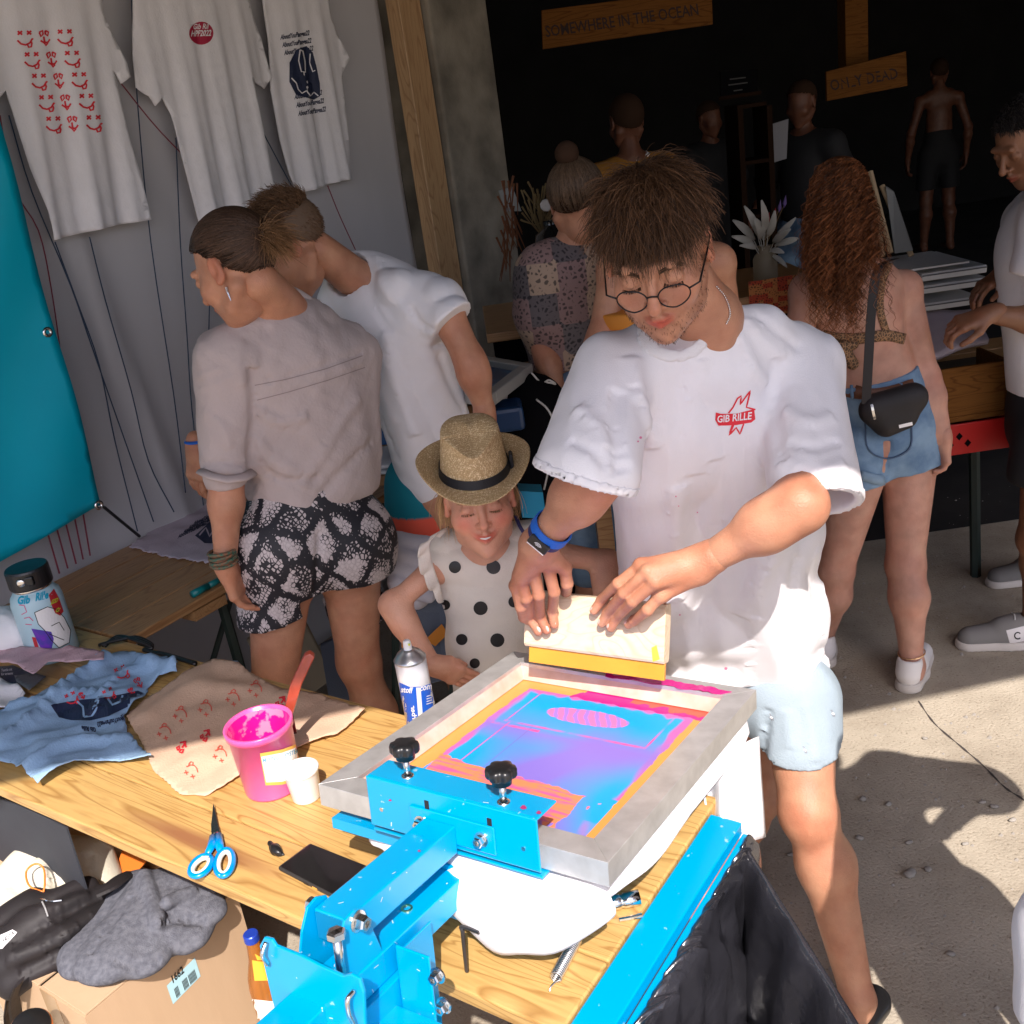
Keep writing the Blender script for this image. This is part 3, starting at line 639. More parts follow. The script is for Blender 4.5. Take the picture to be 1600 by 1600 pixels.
# oval logo left in pink ink, cut by diagonal bars
ox, oy = QL(916, 1121, hz); ea = (a_ - ox) / .082; eb = (b_ - oy) / .030; ov = (ea ** 2 + eb ** 2) < 1 + .1 * nz2; bars = np.sin((a_ + .5 * (b_ - oy)) * 290 + nz2 * .8) > -.35
mixin(ov, .95, pink * .95 + A(.1, .1, .1)); mixin(ov & ~bars, .9, viol * 1.3)
# a pool of magenta ink at the far rail
mixin((b_ > BW - rw - .045 + .004 * nz) & (a_ > .20 + .02 * nz2) & (a_ < .46), 1, mag)
mixin((b_ > BW - rw - .028 + .01 * nz2) & (a_ > .3) & (a_ < .49), .8, A(.85, .12, .02))
idx = np.arange(na * nb).reshape(na, nb); Fq = np.stack([idx[:-1, :-1], idx[1:, :-1], idx[1:, 1:], idx[:-1, 1:]], -1).reshape(-1, 4)
scr = mesh('mesh_fabric', P_, Fq, screen_mat(), fr, tint=np.clip(tint, 0, 1))
tape = mat('milky_tape', (.60, .40, .30), .4, col2=(.68, .50, .42), nscale=30)
for (p, q_) in [((rw - .003, rw), (rw - .003, BW - rw)), ((rw, BW - rw + .003), (AW - rw, BW - rw + .003))]:
    d = (LA * (q_[0] - p[0]) + LB * (q_[1] - p[1])); d2 = LA * .012 if p[0] == q_[0] else -LB * .012
    MB().add([Q(*p, -.004), Q(*q_, -.004), Q(*q_, -.033) + d2, Q(*p, -.033) + d2], [(0, 1, 2, 3)]).build('tape', tape, fr, solid=.0012)
ink_m = mat('magenta_ink', (.55, .0, .2), .12, coat=.6)
o = mesh('ink_smear', *patch(ragged([(.24, .548), (.47, .556), (.485, .572), (.40, .578), (.30, .572), (.235, .562)], .003, .008), LO + LC * .0022, LA, LB, .01, lambda P, u, v: .0012 * np.sin(u * 90)), ink_m, fr, solid=.001)

# clamp, arms and stand
pr = thing('printing_press', 'bright blue steel one-colour printing press on the sunlit table', 'printing press', Q(.27, -.25, -.2))
def plate(poly, d, name='plate', **k): return MB().prism(poly, d).build(name, blue, pr, bevel=k.get('bevel', .0018))
CA0, CA1 = .122, .425
MB().box(Q(CA0, -.015, .047), LA * (CA1 - CA0), LB * .053, LC * .004).build('clamp_top', blue, pr, bevel=.002)
MB().box(Q(CA0, -.019, -.032), LA * (CA1 - CA0), LB * .004, LC * .083).build('clamp_front', blue, pr, bevel=.0018)
MB().box(Q(CA0, -.015, -.044), LA * (CA1 - CA0), LB * .05, LC * .004).build('clamp_base', blue, pr, bevel=.0012)
MB().box(Q(.205, -.0235, -.022), LA * .15, LB * .004, LC * .045).build('arm_flange', blue, pr, bevel=.0016)
def bolt(c, d, r=.0085, l=.011, washer=True, name='bolt'):
    d = norm(d); q = MB(); q.lathe(c, [(r * 1.35, 0), (r * 1.35, .0022), (r * .95, .003)] if washer else [(r, 0), (r, .001)], d, 18)
    q.lathe(A(*c) + d * .0022, [(r, 0), (r, l * .8), (r * .86, l), (r * .5, l), (r * .45, l * .55), (0.0001, l * .5)], d, 6); q.build(name, zinc, pr, smooth=False)
bolt(Q(.226, -.0235, .0), -LB, .0085); bolt(Q(.333, -.0235, .0), -LB, .0085)
def knob(a, b):
    k = MB(); base = Q(a, b, .051); k.tube([base + LC * .002, base + LC * .03], .0052, 12); k.lathe(base, [(.0095, 0), (.0095, .002), (.006, .0022)], LC, 16); k.build('clamp_screw', zinc, pr, smooth=True)
    k = MB(); c = base + LC * .03; n = 60; prof = [(.35, 0), (.62, 0), (.66, .008), (.92, .010), (1., .013), (1., .021), (.93, .025), (.6, .027), (.3, .0275), (.0001, .0275)]; V = []; F = []
    for r_, h_ in prof:
        for i in range(n):
            t = 2 * math.pi * i / n; R_ = .023 * r_; 
            if r_ > .7: R_ = .023 * r_ * (1 - .16 * (.5 + .5 * math.cos(6 * t)) ** 2.2)
            V.append(c + LC * h_ + R_ * (LA * math.cos(t) + LB * math.sin(t)))
    for i in range(len(prof) - 1):
        for j in range(n): F.append((i * n + j, i * n + (j + 1) % n, (i + 1) * n + (j + 1) % n, (i + 1) * n + j))
    k.add(V, F); k.build('star_knob', blackp, pr, smooth=True)
knob(*QL(637, 1213, .051)); knob(*QL(787, 1254, .051))
hole_m = mat('hole_dark', (.01, .01, .012), .8)
for a, h in [(.232, .028), (.342, .026)]:
    MB().box(Q(a, -.0197, h - .006), LA * .008, LB * .001, LC * .014).build('slot', hole_m, pr, bevel=.0004)
for a, h in [(.147, .0), (.400, .0)]: MB().lathe(Q(a, -.0192, h), [(.0001, .0008), (.0035, .0008), (.0035, 0)], -LB, 12).build('rivet_hole', zinc, pr)
# upper arm
AX0, AX1 = .233, .288
qbox(AX0, AX1, -.262, -.0235, -.034, .010).build('upper_arm', blue, pr, bevel=.0022)
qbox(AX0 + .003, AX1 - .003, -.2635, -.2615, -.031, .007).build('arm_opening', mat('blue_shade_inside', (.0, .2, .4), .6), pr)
# lower (platen) arm with slotted plate
qbox(.238, .296, -.40, -.024, -.112, -.068).build('lower_arm', blue, pr, bevel=.0022)
def slotted():
    a0, a1, h0, h1 = .205, .385, -.150, -.060; b = -.024; m_ = MB()
    for x0, x1, y0, y1 in [(a0, a1, h1 - .012, h1), (a0, a1, h0, h0 + .012), (a0, a1, h0 + .026, h1 - .026), (a0, .315, h1 - .026, h1 - .012), (.367, a1, h1 - .026, h1 - .012), (a0, .315, h0 + .012, h0 + .026), (.367, a1, h0 + .012, h0 + .026)]:
        m_.box(Q(x0, b, y0), LA * (x1 - x0), LB * .004, LC * (y1 - y0))
    return m_
slotted().build('slotted_plate', blue, pr)
bolt(Q(.338, -.0245, -.079), -LB, .009); bolt(Q(.338, -.0245, -.131), -LB, .009)
MB().lathe(Q(.268, -.125, -.068), [(.0085, 0), (.0085, .002), (.0055, .002), (.0055, -.004), (.0001, -.004)], LC, 16).build('hex_hole', mat('brass_yellow', (.6, .5, .25), .3, 1.), pr)
# hinge ears
def ear(a):
    pts = [(-.225, -.02), (-.235, .012), (-.252, .020), (-.27, .016), (-.285, -.01), (-.305, -.075), (-.315, -.15), (-.23, -.15), (-.205, -.085)]
    return MB().prism([Q(a, b, h) for b, h in pts], LA * .004)
ear(AX1 + .0015).build('hinge_ear', blue, pr, bevel=.001); ear(AX0 - .0055).build('hinge_ear', blue, pr, bevel=.001)
bolt(Q(AX1 + .0056, -.249, .002), LA, .0105, .014); bolt(Q(AX0 - .0056, -.249, .002), -LA, .0105, .014)
# upright post under the lower arm and wide rear plate
MB().box(Q(.306, -.20, -.36), LA * .003, LB * .075, LC * .285).build('side_plate', blue, pr, bevel=.001)
MB().box(Q(.309, -.203, -.36), LA * .055, LB * .004, LC * .30).build('post_plate', blue, pr, bevel=.0018)
MB().box(Q(.25, -.30, -.36), LA * .055, LB * .16, LC * .247).build('post', blue, pr, bevel=.002)
for x, y in [(685, 1523), (695, 1570)]:
    p = PL(x, y, Q(.33, -.2035, -.2), LB); bolt(p, -LB, .0085)
rp_b = -.325
pp = [PL(x, y, Q(0, rp_b, 0), LB) for x, y in [(405, 1478), (412, 1465), (424, 1468), (430, 1478), (470, 1494), (505, 1512), (535, 1525), (548, 1522), (562, 1530), (568, 1552), (575, 1700), (450, 1720), (435, 1600), (424, 1560)]]
MB().prism(pp, LB * .005).build('rear_plate', blue, pr, bevel=.0015)
MB().box(Q(.19, rp_b + .006, -.152), LA * .19, LB * .11, LC * .004).build('shelf_plate', blue, pr, bevel=.0015)
MB().box(Q(.18, -.62, -.30), LA * .62, LB * .26, LC * .02).build('foot_plate', blue, pr, bevel=.003)
p = PL(553, 1548, Q(0, rp_b - .004, 0), LB); MB().tube(catmull([p, p - LC * .004 - LB * .012, p - LC * .022 - LB * .013, p - LC * .04 - LB * .008, p - LC * .06 - LB * .008], 6), .0032, 8).build('spring_hook', zinc, pr, smooth=True)
q0 = p - LC * .06 - LB * .008; MB().box(q0 - LA * .008 - LC * .05, LA * .016, LB * .012, LC * .048).build('turnbuckle', zinc, pr, bevel=.002)
p = PL(416, 1472, Q(0, rp_b - .004, 0), LB); MB().tube(catmull([p, p - LC * .012 - LB * .009, p - LC * .03 - LB * .003], 6), .003, 8).build('spring_hook', zinc, pr, smooth=True)
p = PL(533, 1515, Q(0, -.296, 0), LB); MB().tube([p - LC * .004, p + LC * .045], .0058, 12).build('stop_bolt', zinc, pr, smooth=True)
MB().lathe(p + LC * .045, [(.0075, 0), (.012, .001), (.012, .009), (.0095, .011), (.0001, .012)], LC, 6).build('stop_bolt_head', zinc, pr)
scr_m = mat('bare_scratch', (.55, .66, .72), .5); smd = mat('dried_ink', (.35, .03, .14), .5)
bvpr = bvh_of(*[c for c in pr.children if c.name.split('.')[0] in ('clamp_front', 'clamp_top', 'upper_arm', 'rear_plate', 'post_plate', 'lower_arm', 'slotted_plate')])
rs_ = random.Random(11)
for i in range(34):
    x = rs_.choice([rs_.uniform(590, 830), rs_.uniform(500, 700), rs_.uniform(430, 560), rs_.uniform(650, 800)]); y = rs_.uniform(1215, 1590); an = rs_.uniform(0, 3.1); l = rs_.uniform(2, 9)
    decal('scratch', bvpr, strokes2([[(x, y), (x + l * math.cos(an), y + l * math.sin(an))]], rs_.uniform(.8, 1.8)), scr_m, pr, .0006)
for x, y, r_ in [(818, 1262, 5), (842, 1270, 4), (610, 1250, 2.5), (735, 1300, 2), (655, 1330, 2.5), (760, 1340, 3)]:
    decal('ink_spot', bvpr, fill2([(x + r_ * (1 + .3 * math.sin(3 * t)) * math.cos(t), y + r_ * .7 * math.sin(t)) for t in np.linspace(0, 5.8, 9)], 3), smd, pr, .0007)
# long blue beam past the table end
bm = thing('steel_beam', 'long blue steel rail lying past the end of the table, beside the bin bag', 'rail', T(-.6, 1.0, .7))
MB().box(T(-.642, .30, .742), UN * .057, NN * 1.03, (0, 0, .024)).build('top_face', blue, bm, bevel=.0025)
MB().box(T(-.5845, .30, .690), UN * .020, NN * 1.03, (0, 0, .054)).build('lower_step', blue, bm, bevel=.0025)
# allen key on the plate
p = PL(722, 1448, Q(0, -.05, 0), LB); o = MB().tube(catmull([p + LA * .03, p, p - LC * .008, p - LC * .03, p - LC * .075], 5), .0032, 6).build('allen_key', mat('dark_tool_steel', (.12, .11, .11), .35, .9)); tag(o, 'dark bent allen key hanging below the slotted blue plate', 'allen key')

# ---------------------------------------------------------------- platen with a white shirt over it
HZ = -.052
pa = MB().box(Q(.02, .0, HZ - .022), LA * .46, LB * .60, LC * .018).build('platen', blue); tag(pa, 'flat blue pallet board under the white shirt and the screen', 'board')
def shirt_on_platen():
    # rounded outline in (a,b); skirts drop to the table and off the end
    cor = [(.085, .02), (.14, .01), (.24, .0), (.31, -.03), (.46, -.02), (.505, .10), (.515, .35), (.51, .56), (.47, .60), (.25, .61), (.06, .60), (.045, .40), (.055, .15)]
    c = catmull(cor + cor[:1], 12)[:-1]; n = len(c); cen = c.mean(0); V = []; rings = [(0.0, 0), (.5, 0), (.9, 0), (.985, .001), (1.0, .004)]
    for s, dr in rings:
        for p in c: q = cen + (p - cen) * s; V.append(Q(q[0], q[1], HZ - dr))
    def drop_len(p):
        a, b = p
        d = .026 + .004 * math.sin(b * 9)
        if a > .47 and .28 < b < .62: d = .03
        if b < .03 and .20 < a: d = .035 + .085 * math.exp(-((a - .36) / .12) ** 2) + .006 * math.sin(a * 60)
        if b < .03 and a < .2: d = .04
        return d
    K = 14
    for k in range(1, K + 1):
        for i, p in enumerate(c):
            t = k / K; nn = c[(i + 1) % n] - c[i - 1]; nn = A(nn[1], -nn[0]); nn /= np.linalg.norm(nn); d = drop_len(p)
            wv = .0035 * t * math.sin(i * .23) + .002 * t * math.sin(i * .61 + 1)
            out = (.008 * math.sin(t * 1.6) + wv) if not (p[1] < .03 and p[0] > .2) else (.028 * math.sin(t * 2.6) + wv * .6)
            if p[0] > .47 and .28 < p[1] < .62: out = .004 * t
            q = p + nn * out; P = Q(q[0], q[1], HZ - .004); P = P - A(0, 0, 1) * d * t; V.append(P)
    R = len(rings) + K; F = []
    for r_ in range(R - 1):
        for i in range(n): F.append((r_ * n + i, (r_ + 1) * n + i, (r_ + 1) * n + (i + 1) % n, r_ * n + (i + 1) % n))
    return np.array(V), F
V1, F1 = shirt_on_platen(); V1[:, 2] = np.maximum(V1[:, 2], np.where((V1 @ UN < -.64), TZ + .003, 0)); o = mesh('shirt', V1, F1, shirt_w, smooth=True, solid=.002); tag(o, 'white shirt spread on the pallet under the print screen', 'shirt')
# sleeve hanging off the corner over the beam
def sleeve():
    top = [(1098, 1180), (1120, 1165), (1150, 1145), (1180, 1130), (1187, 1160)]; 
    rows = [[(1095, 1225), (1112, 1205), (1140, 1180), (1165, 1160), (1186, 1150)], [(1100, 1240), (1118, 1232), (1145, 1225), (1170, 1222), (1190, 1205)], [(1108, 1275), (1122, 1280), (1148, 1270), (1176, 1262), (1194, 1260)], [(1120, 1325), (1130, 1326), (1158, 1310), (1160, 1318), (1197, 1308)]]
    V = []; yy = [1.535, 1.49, 1.445, 1.425]; 
    for j, rws in enumerate(rows):
        for i, (x, y) in enumerate(catmull(rws, 6)): V.append(Y(x, y, yy[j] + .05 * i / 24. + .026 * math.sin(i * .5 + j * .25) * (j > 0)))
    n = len(V) // 4; G = np.array(V).reshape(4, n, 3); G2 = np.stack([catmull(G[:, i], 6) for i in range(n)], 1); m_ = len(G2)
    return G2.reshape(-1, 3), [(j * n + i, (j + 1) * n + i, (j + 1) * n + i + 1, j * n + i + 1) for j in range(m_ - 1) for i in range(n - 1)]
mesh('sleeve', *sleeve(), shirt_w, o, smooth=True, solid=.003)

# ---------------------------------------------------------------- squeegee
SQB0 = Z(824, 1035, .945); SQB1 = Z(1036, 1065, .945); SE = norm(SQB1 - SQB0); SL = np.linalg.norm(SQB1 - SQB0); SAw = norm(np.cross(A(0, 0, 1), SE)); SUp = norm(A(0, 0, 1) * math.cos(math.radians(20)) + SAw * math.sin(math.radians(20))); SNf = norm(np.cross(SE, SUp))
if SNf[1] > 0: SNf = -SNf
sq = thing('squeegee', 'wooden screen squeegee with a yellow rubber blade held over the far end of the screen', 'squeegee', SQB0)
MB().box(SQB0 + SUp * .0 - SNf * .005, SE * SL, SUp * .045, -SNf * .009).build('blade', mat('yellow_rubber', (.72, .32, .03), .4, col2=(.66, .28, .025), nscale=12), sq, bevel=.0012)
yv = .032
def boardq():
    o_ = SQB0 + SUp * yv - SE * .007 ; w = SL + .008; prof = [(0, 0), (.006, .004), (.10, .004), (.108, 0), (.108, -.022), (.1, -.026), (.006, -.026), (0, -.022)]
    return MB().prism([o_ + SUp * u + SNf * n_ for u, n_ in prof], SE * w)
bq = boardq().build('handle', pale_ply, sq, bevel=.001); SPt = SQB0 + SUp * yv + SNf * .004
bvq = bvh_of(bq, *[c for c in sq.children if c.name.startswith('blade')])
decal('stamp', bvq, text2('shore', (1024, 1047), (-12, -1.2), (1, -13) , .0), mat('faded_print', (.55, .30, .02), .6), sq, .0006)
decal('paint_mark', bvq, fill2([(1018, 1012), (1026, 1008), (1031, 1030), (1020, 1034)], 4), mat('yellow_paint', (.85, .75, .05), .5), sq, .0006)
# ---------------------------------------------------------------- cloths on the table
TO = A(0, 0, TZ); EX, EY, EZ = A(1, 0, 0), A(0, 1, 0), A(0, 0, 1)
def flat_cloth(name, label, pts, m, z=TZ + .004, amp=.006, fr=22, rag=.0, sp=.014, seed=1, ridges=(), group=None, cat='cloth', sub=None):
    O = A(0, 0, z); pp = px_poly(pts, O, EZ, O, EX, EY)
    if rag: pp = ragged(pp, rag, .008)
    rid = [(np.array([Z(x, y, z)[:2] for x, y in catmull([A(*q) for q in r_], 5)]), a, w) for r_, a, w in ridges]
    def disp(P, u, v):
        d = amp * np.clip(noise(np.stack([u, v, 0 * u], 1), fr, seed) * .5 + .5, 0, 2) ** 1.4 + .35 * amp * noise(np.stack([u, v, 0 * u], 1), fr * 2.7, seed + 4)
        for c, a, w in rid:
            dd = np.min(np.linalg.norm(np.stack([u, v], 1)[:, None] - c[None], axis=-1), axis=1); d = d + a * np.exp(-(dd / w) ** 2)
        return np.maximum(d, .0)
    Vv, Ff = patch(pp, O, EX, EY, sp, disp); o = mesh(name, Vv, Ff, m, smooth=True, solid=.0018); tag(o, label, cat, group); return o
blue_c = mat('light_blue_cotton', (.30, .46, .66), .85, col2=(.26, .41, .61), nscale=18, bump=.4, bscale=220)
beige_c = mat('peach_cotton', (.66, .45, .31), .85, col2=(.61, .41, .28), nscale=18, bump=.4, bscale=220)
pink_c = mat('dusty_pink_cotton', (.56, .38, .42), .85, col2=(.52, .34, .38), nscale=18, bump=.4, bscale=220)
lilac_c = mat('lilac_cotton', (.55, .47, .53), .85, col2=(.51, .43, .49), nscale=18, bump=.4, bscale=220)
lil = flat_cloth('printed_cloth', 'lilac rag with ragged edge and a navy print, lying on the darker table', [(202, 855), (235, 830), (300, 790), (342, 775), (420, 800), (420, 880), (340, 882), (270, 872)], lilac_c, rag=.006, amp=.006)
bl = bvh_of(lil); Ls = []
for k in range(4): Ls.append(text2('AboutYouPangea22', (278 + k * 8, 836 - k * 7 + 6), (6.2, -3.0), (2.4, -8), .04))
decal('print', bl, merge2(*Ls), navy_ink, lil, .002)
decal('print', bl, fill2([(305, 838), (330, 815), (345, 808), (350, 850), (320, 850)], 5), navy_ink, lil, .003)
decal('print', bl, strokes2([[(312, 838), (322, 826), (328, 840), (338, 822), (345, 835)]], 2.2), lilac_c, lil, .004)
mesh_pts = [(-40, 1130), (20, 1110), (60, 1085), (120, 1050), (170, 1030), (200, 1022), (235, 1030), (262, 1028), (280, 1040), (279, 1058), (250, 1062), (232, 1075), (226, 1095), (210, 1110), (196, 1125), (200, 1150), (240, 1192), (165, 1194), (120, 1200), (95, 1215), (62, 1234), (40, 1212), (20, 1197), (-40, 1196)]
bc = flat_cloth('printed_cloth', 'crumpled light blue cloth with red faces and a navy print', mesh_pts, blue_c, amp=.022, fr=15, rag=.002, sp=.011, seed=3, ridges=[([(0, 1175), (60, 1130), (130, 1065), (170, 1040)], .03, .016), ([(225, 1040), (255, 1045), (275, 1050)], .03, .02), ([(20, 1110), (80, 1100), (150, 1090)], .018, .012), ([(60, 1200), (120, 1170), (200, 1160)], .02, .02), ([(150, 1120), (190, 1060), (235, 1050)], .02, .012)])
bb = bvh_of(bc)
decal('navy_print', bb, fill2([(79, 1102), (120, 1095), (170, 1090), (215, 1080), (224, 1084), (200, 1105), (170, 1120), (140, 1127), (112, 1126), (92, 1122)], 5), navy_ink, bc, .002)
decal('navy_print', bb, strokes2([[(121, 1097), (130, 1106), (132, 1122)], [(132, 1122), (144, 1120), (152, 1106), (154, 1095)], [(168, 1093), (176, 1103), (188, 1098), (192, 1088)]], 3), blue_c, bc, .0032)
decal('lettering', bb, merge2(text2('AboutYouPangea22', (196, 1120), (-5.5, 1.2), (1, 11), .04), text2('rangea22', (214, 1104), (-7, 4.2), (3, 10), .04), text2('Gib Rille', (150, 1138), (-6.5, -.8), (1, 10), .04)), navy_ink, bc, .002)
Lf = []
for x, y, s, k in [(190, 1052, 16, 0), (170, 1085, 14, 0), (216, 1068, 12, 1), (112, 1092, 15, 0), (205, 1082, 9, 1), (128, 1088, 8, 1)]: Lf.append(face(x, y, s, k, -.45))
for q in Lf: decal('red_face', bb, strokes2(q, 2.0), red_ink, bc, .0022)
be = flat_cloth('printed_cloth', 'peach cloth with rows of red line faces beside the pink bucket', [(198, 1122), (225, 1098), (270, 1068), (300, 1045), (335, 1034), (375, 1040), (392, 1052), (440, 1080), (500, 1085), (560, 1108), (572, 1115), (528, 1150), (480, 1165), (440, 1180), (390, 1205), (345, 1232), (320, 1243), (280, 1240), (240, 1205), (225, 1165)], beige_c, amp=.010, fr=14, rag=.0018, sp=.014, seed=8, ridges=[([(230, 1120), (300, 1080), (390, 1080), (470, 1100)], .012, .03), ([(240, 1180), (330, 1190), (400, 1190)], .006, .05)])
bbe = bvh_of(be); Lf = []
for i, (x0, y0) in enumerate([(283, 1118), (322, 1108), (365, 1092), (400, 1078)]): Lf.append(face(x0, y0, 16, 0, -2.5))
for x, y in [(258, 1145), (300, 1205), (345, 1180), (430, 1160)]: Lf.append(face(x, y, 16, 0, -2.6))
for q in Lf: decal('red_face', bbe, strokes2(q, 1.6), mat('red_ink_thin', (.75, .10, .06), .6), be, .002)
Lf = []
for x, y in [(285, 1168), (322, 1150), (362, 1135), (440, 1098)]: Lf.append(face(x, y, 14, 1, -2.4))
for q in Lf: decal('red_face', bbe, strokes2(q, 2.6), red_ink, be, .002)
o = flat_cloth('blue_scrap', 'small piece of blue cloth showing behind the peach cloth', [(318, 1040), (340, 1030), (372, 1034), (378, 1045), (345, 1042)], blue_c, z=TZ + .002, amp=.004)
pk = flat_cloth('pink_cloth', 'dusty pink rag lying across the blue cloth below the steel bottle', [(-40, 1018), (40, 1015), (110, 1012), (163, 1018), (162, 1031), (110, 1034), (75, 1034), (52, 1053), (25, 1040), (-40, 1030)], pink_c, z=TZ + .05, amp=.012, fr=20, sp=.012, seed=5)
ww = flat_cloth('white_cloth', 'rumpled off-white cloth at the left edge under the blue cloth', [(-60, 1070), (0, 1066), (30, 1075), (40, 1085), (10, 1110), (-60, 1130)], shirt_w, z=TZ + .01, amp=.02, fr=18, sp=.012, seed=9)
nb = flat_cloth('navy_packet', 'navy packet with small white print at the left edge of the table', [(-50, 1046), (20, 1040), (50, 1052), (34, 1068), (-50, 1075)], mat('navy_plastic', (.012, .02, .05), .3), z=TZ + .015, amp=.004)
decal('lettering', bvh_of(nb), merge2(text2('Textile ink', (2, 1050), (4, -.4), (.5, -6)), text2('for screens', (2, 1056), (4, -.4), (.5, -6))), shirt_w, nb)
o = flat_cloth('grey_lid', 'dark grey plastic strip tucked under the blue cloth', [(22, 1055), (55, 1052), (72, 1058), (45, 1078), (26, 1066)], mat('grey_plastic', (.09, .09, .1), .4), z=TZ + .02, amp=.003)
# crumpled white cap-like cloth beside the bottle
def blob(name, label, cat, prims, m, h=.006, wr=(.004, 30), seed=1, fl=(), group=None, cuts=(), noisef=None, parent=None):
    F_ = field(prims, h); 
    if wr: 
        G = grid(*F_).reshape(-1, 3); F_[0][...] -= (wr[0] * noise(G, wr[1], seed)).reshape(F_[0].shape).astype(np.float32)
    folds(F_, fl)
    for c in cuts: halfspace(F_, *c)
    V, F = nets(*F_); o = mesh(name, V, F, m, parent, smooth=True)
    if parent is None: tag(o, label, cat, group)
    return o
blob('cloth_hat', 'soft white cloth hat lying left of the steel bottle', 'hat', [el(Z(15, 990, .83), (.11, .09, .07), k=.03), rc(Z(0, 1005, .80), Z(48, 1008, .79), .03, .02, .03)], shirt_w, wr=(.006, 26), fl=[([(10, 945), (35, 965), (40, 1000)], -.006, .006), ([(0, 960), (20, 975), (28, 1000)], .006, .008)])

# ---------------------------------------------------------------- bottle, bucket, cup, can, tools
bt_loc = Z(86, 1022, TZ); bt = thing('steel_bottle', 'light blue steel drinks bottle with black cap and stickers at the left of the table', 'bottle', bt_loc)
R_ = .064; H_ = .205
blue_e = mat('pale_blue_enamel', (.42, .60, .68), .4, bump=.05, bscale=300)
body_b = MB().lathe(bt_loc, [(.0001, 0), (R_ * .93, 0), (R_, .008), (R_, H_ * .80), (R_ * .95, H_ * .88), (R_ * .78, H_ * .945), (R_ * .72, H_ * .96), (R_ * .72, H_)], n=40).build('body', blue_e, bt, smooth=True)
MB().lathe(bt_loc + EZ * (H_ - .006), [(R_ * .735, 0), (R_ * .75, .004), (R_ * .735, .008)], n=40).build('neck_ring', ey_m, bt, smooth=True)
cp_ = MB().lathe(bt_loc + EZ * (H_ + .001), [(R_ * .6, 0), (R_ * .82, 0), (R_ * .84, .004), (R_ * .84, .046), (R_ * .8, .052), (.0001, .053)], n=40).build('cap', blackp, bt, bevel=.001)
bvb_ = bvh_of(body_b)
p = drop(bvh_of(cp_), 33, 911, .0); p = p if p is not None else bt_loc + A(-.03, -.043, H_ + .02); dd = norm((p - bt_loc) * A(1, 1, 0)); MB().lathe(p, [(.011, 0), (.011, .003), (.008, .005), (.0001, .005)], dd, 20).build('rivet', ey_m, bt, smooth=True)
MB().box(p - dd * .012 - norm(np.cross(dd, EZ)) * .03 - EZ * .012, norm(np.cross(dd, EZ)) * .022, dd * .014, EZ * .024).build('loop', blackp, bt, bevel=.003)
decal('lettering', bvb_, merge2(text2('Gib', (27, 944), (13.5, -1.2), (2, -17), .04), text2('Rille', (55, 939), (11.5, -2.6), (2, -17), .04)), mat('cyan_print', (.0, .32, .5), .5), bt, .001)
red_st = mat('red_sticker', (.45, .02, .03), .45); pur_st = mat('violet_sticker', (.07, .05, .35), .35, col2=(.16, .03, .45), nscale=60)
decal('sticker', bvb_, fill2([(76, 930), (84, 920), (92, 935), (99, 955), (94, 962), (86, 958), (80, 945)], 3.5), red_st, bt, .0008)
decal('lettering', bvb_, merge2(text2('JZD', (79, 944), (6.5, -2.5), (2.5, -9), .05), text2('Cr', (86, 957), (6, -2.5), (2.5, -9), .05)), mat('lime_print', (.45, .5, .03), .5), bt, .0014)
decal('sticker', bvb_, fill2([(49, 982), (62, 984), (80, 987), (84, 998), (80, 1018), (68, 1020), (60, 1005)], 4), pur_st, bt, .0008)
decal('sticker', bvb_, fill2([(50, 995), (56, 996), (63, 1018), (57, 1020)], 4), red_st, bt, .0007)
decal('sticker', bvb_, fill2([(54, 957), (74, 948), (88, 952), (100, 965), (110, 985), (108, 1004), (92, 1012), (80, 1000), (70, 985), (60, 975)], 5), mat('white_sticker', (.8, .78, .76), .4), bt, .0006)
decal('sticker_line', bvb_, strokes2([[(54, 957), (74, 948), (88, 952), (100, 965), (110, 985), (108, 1004), (92, 1012), (80, 1000), (70, 985), (60, 975), (54, 957)], [(80, 978), (92, 972), (100, 985)], [(76, 990), (90, 996), (100, 1000)]], 1.2), mat('black_print', (.01, .01, .01), .5), bt, .001)
decal('sticker_line', bvb_, strokes2([[(30, 945), (38, 946), (42, 956), (34, 960)], [(38, 966), (46, 964), (52, 970)], [(40, 975), (50, 976)]], 1.3), mat('pink_print', (.6, .08, .2), .5), bt, .001)

bk0 = Z(428, 1226, TZ); bk = thing('paint_bucket', 'translucent pink plastic ink bucket with white label and a spatula in it', 'bucket', bk0)
rb, rt, hb = .055, .063, .145
pinkp = mat('pink_plastic', (.85, .10, .34), .3, sss=.35, col2=(.82, .14, .38), nscale=9, coat=.3)
hot = mat('hot_pink_ink', (.82, .01, .26), .15, col2=(.70, .25, .42), nscale=30, coat=.8, mixfac=(.52, .58))
bw = MB().lathe(bk0, [(.0001, 0), (rb, 0), (rb + .001, .004), (rt - .001, hb - .016), (rt + .003, hb - .015), (rt + .004, hb - .002), (rt + .002, hb), (rt - .002, hb - .001), (rb, .03)], n=56).build('wall', pinkp, bk, smooth=True)
iv = MB(); iv.lathe(bk0, [(rt - .0024, hb - .008), (rt - .008, hb - .055), (rb - .001, .026), (.0001, .024)], n=56); V = np.array(iv.v); iv.v = [tuple(x) for x in V]; iv.build('ink', hot, bk, smooth=True)
bvk = bvh_of(bw)
lab = [(408, 1182), (440, 1176), (470, 1165), (484, 1155), (487, 1205), (470, 1214), (440, 1221), (416, 1222)]
decal('label_border', bvk, fill2([(406, 1177), (440, 1171), (470, 1160), (484, 1149), (488, 1209), (470, 1219), (440, 1226), (415, 1227)], 4), mat('orange_label', (.85, .42, .08), .5), bk, .0006)
decal('label', bvk, fill2(lab, 4), mat('label_white', (.82, .80, .74), .5), bk, .0010)
tlab = mat('label_blue', (.12, .36, .52), .6)
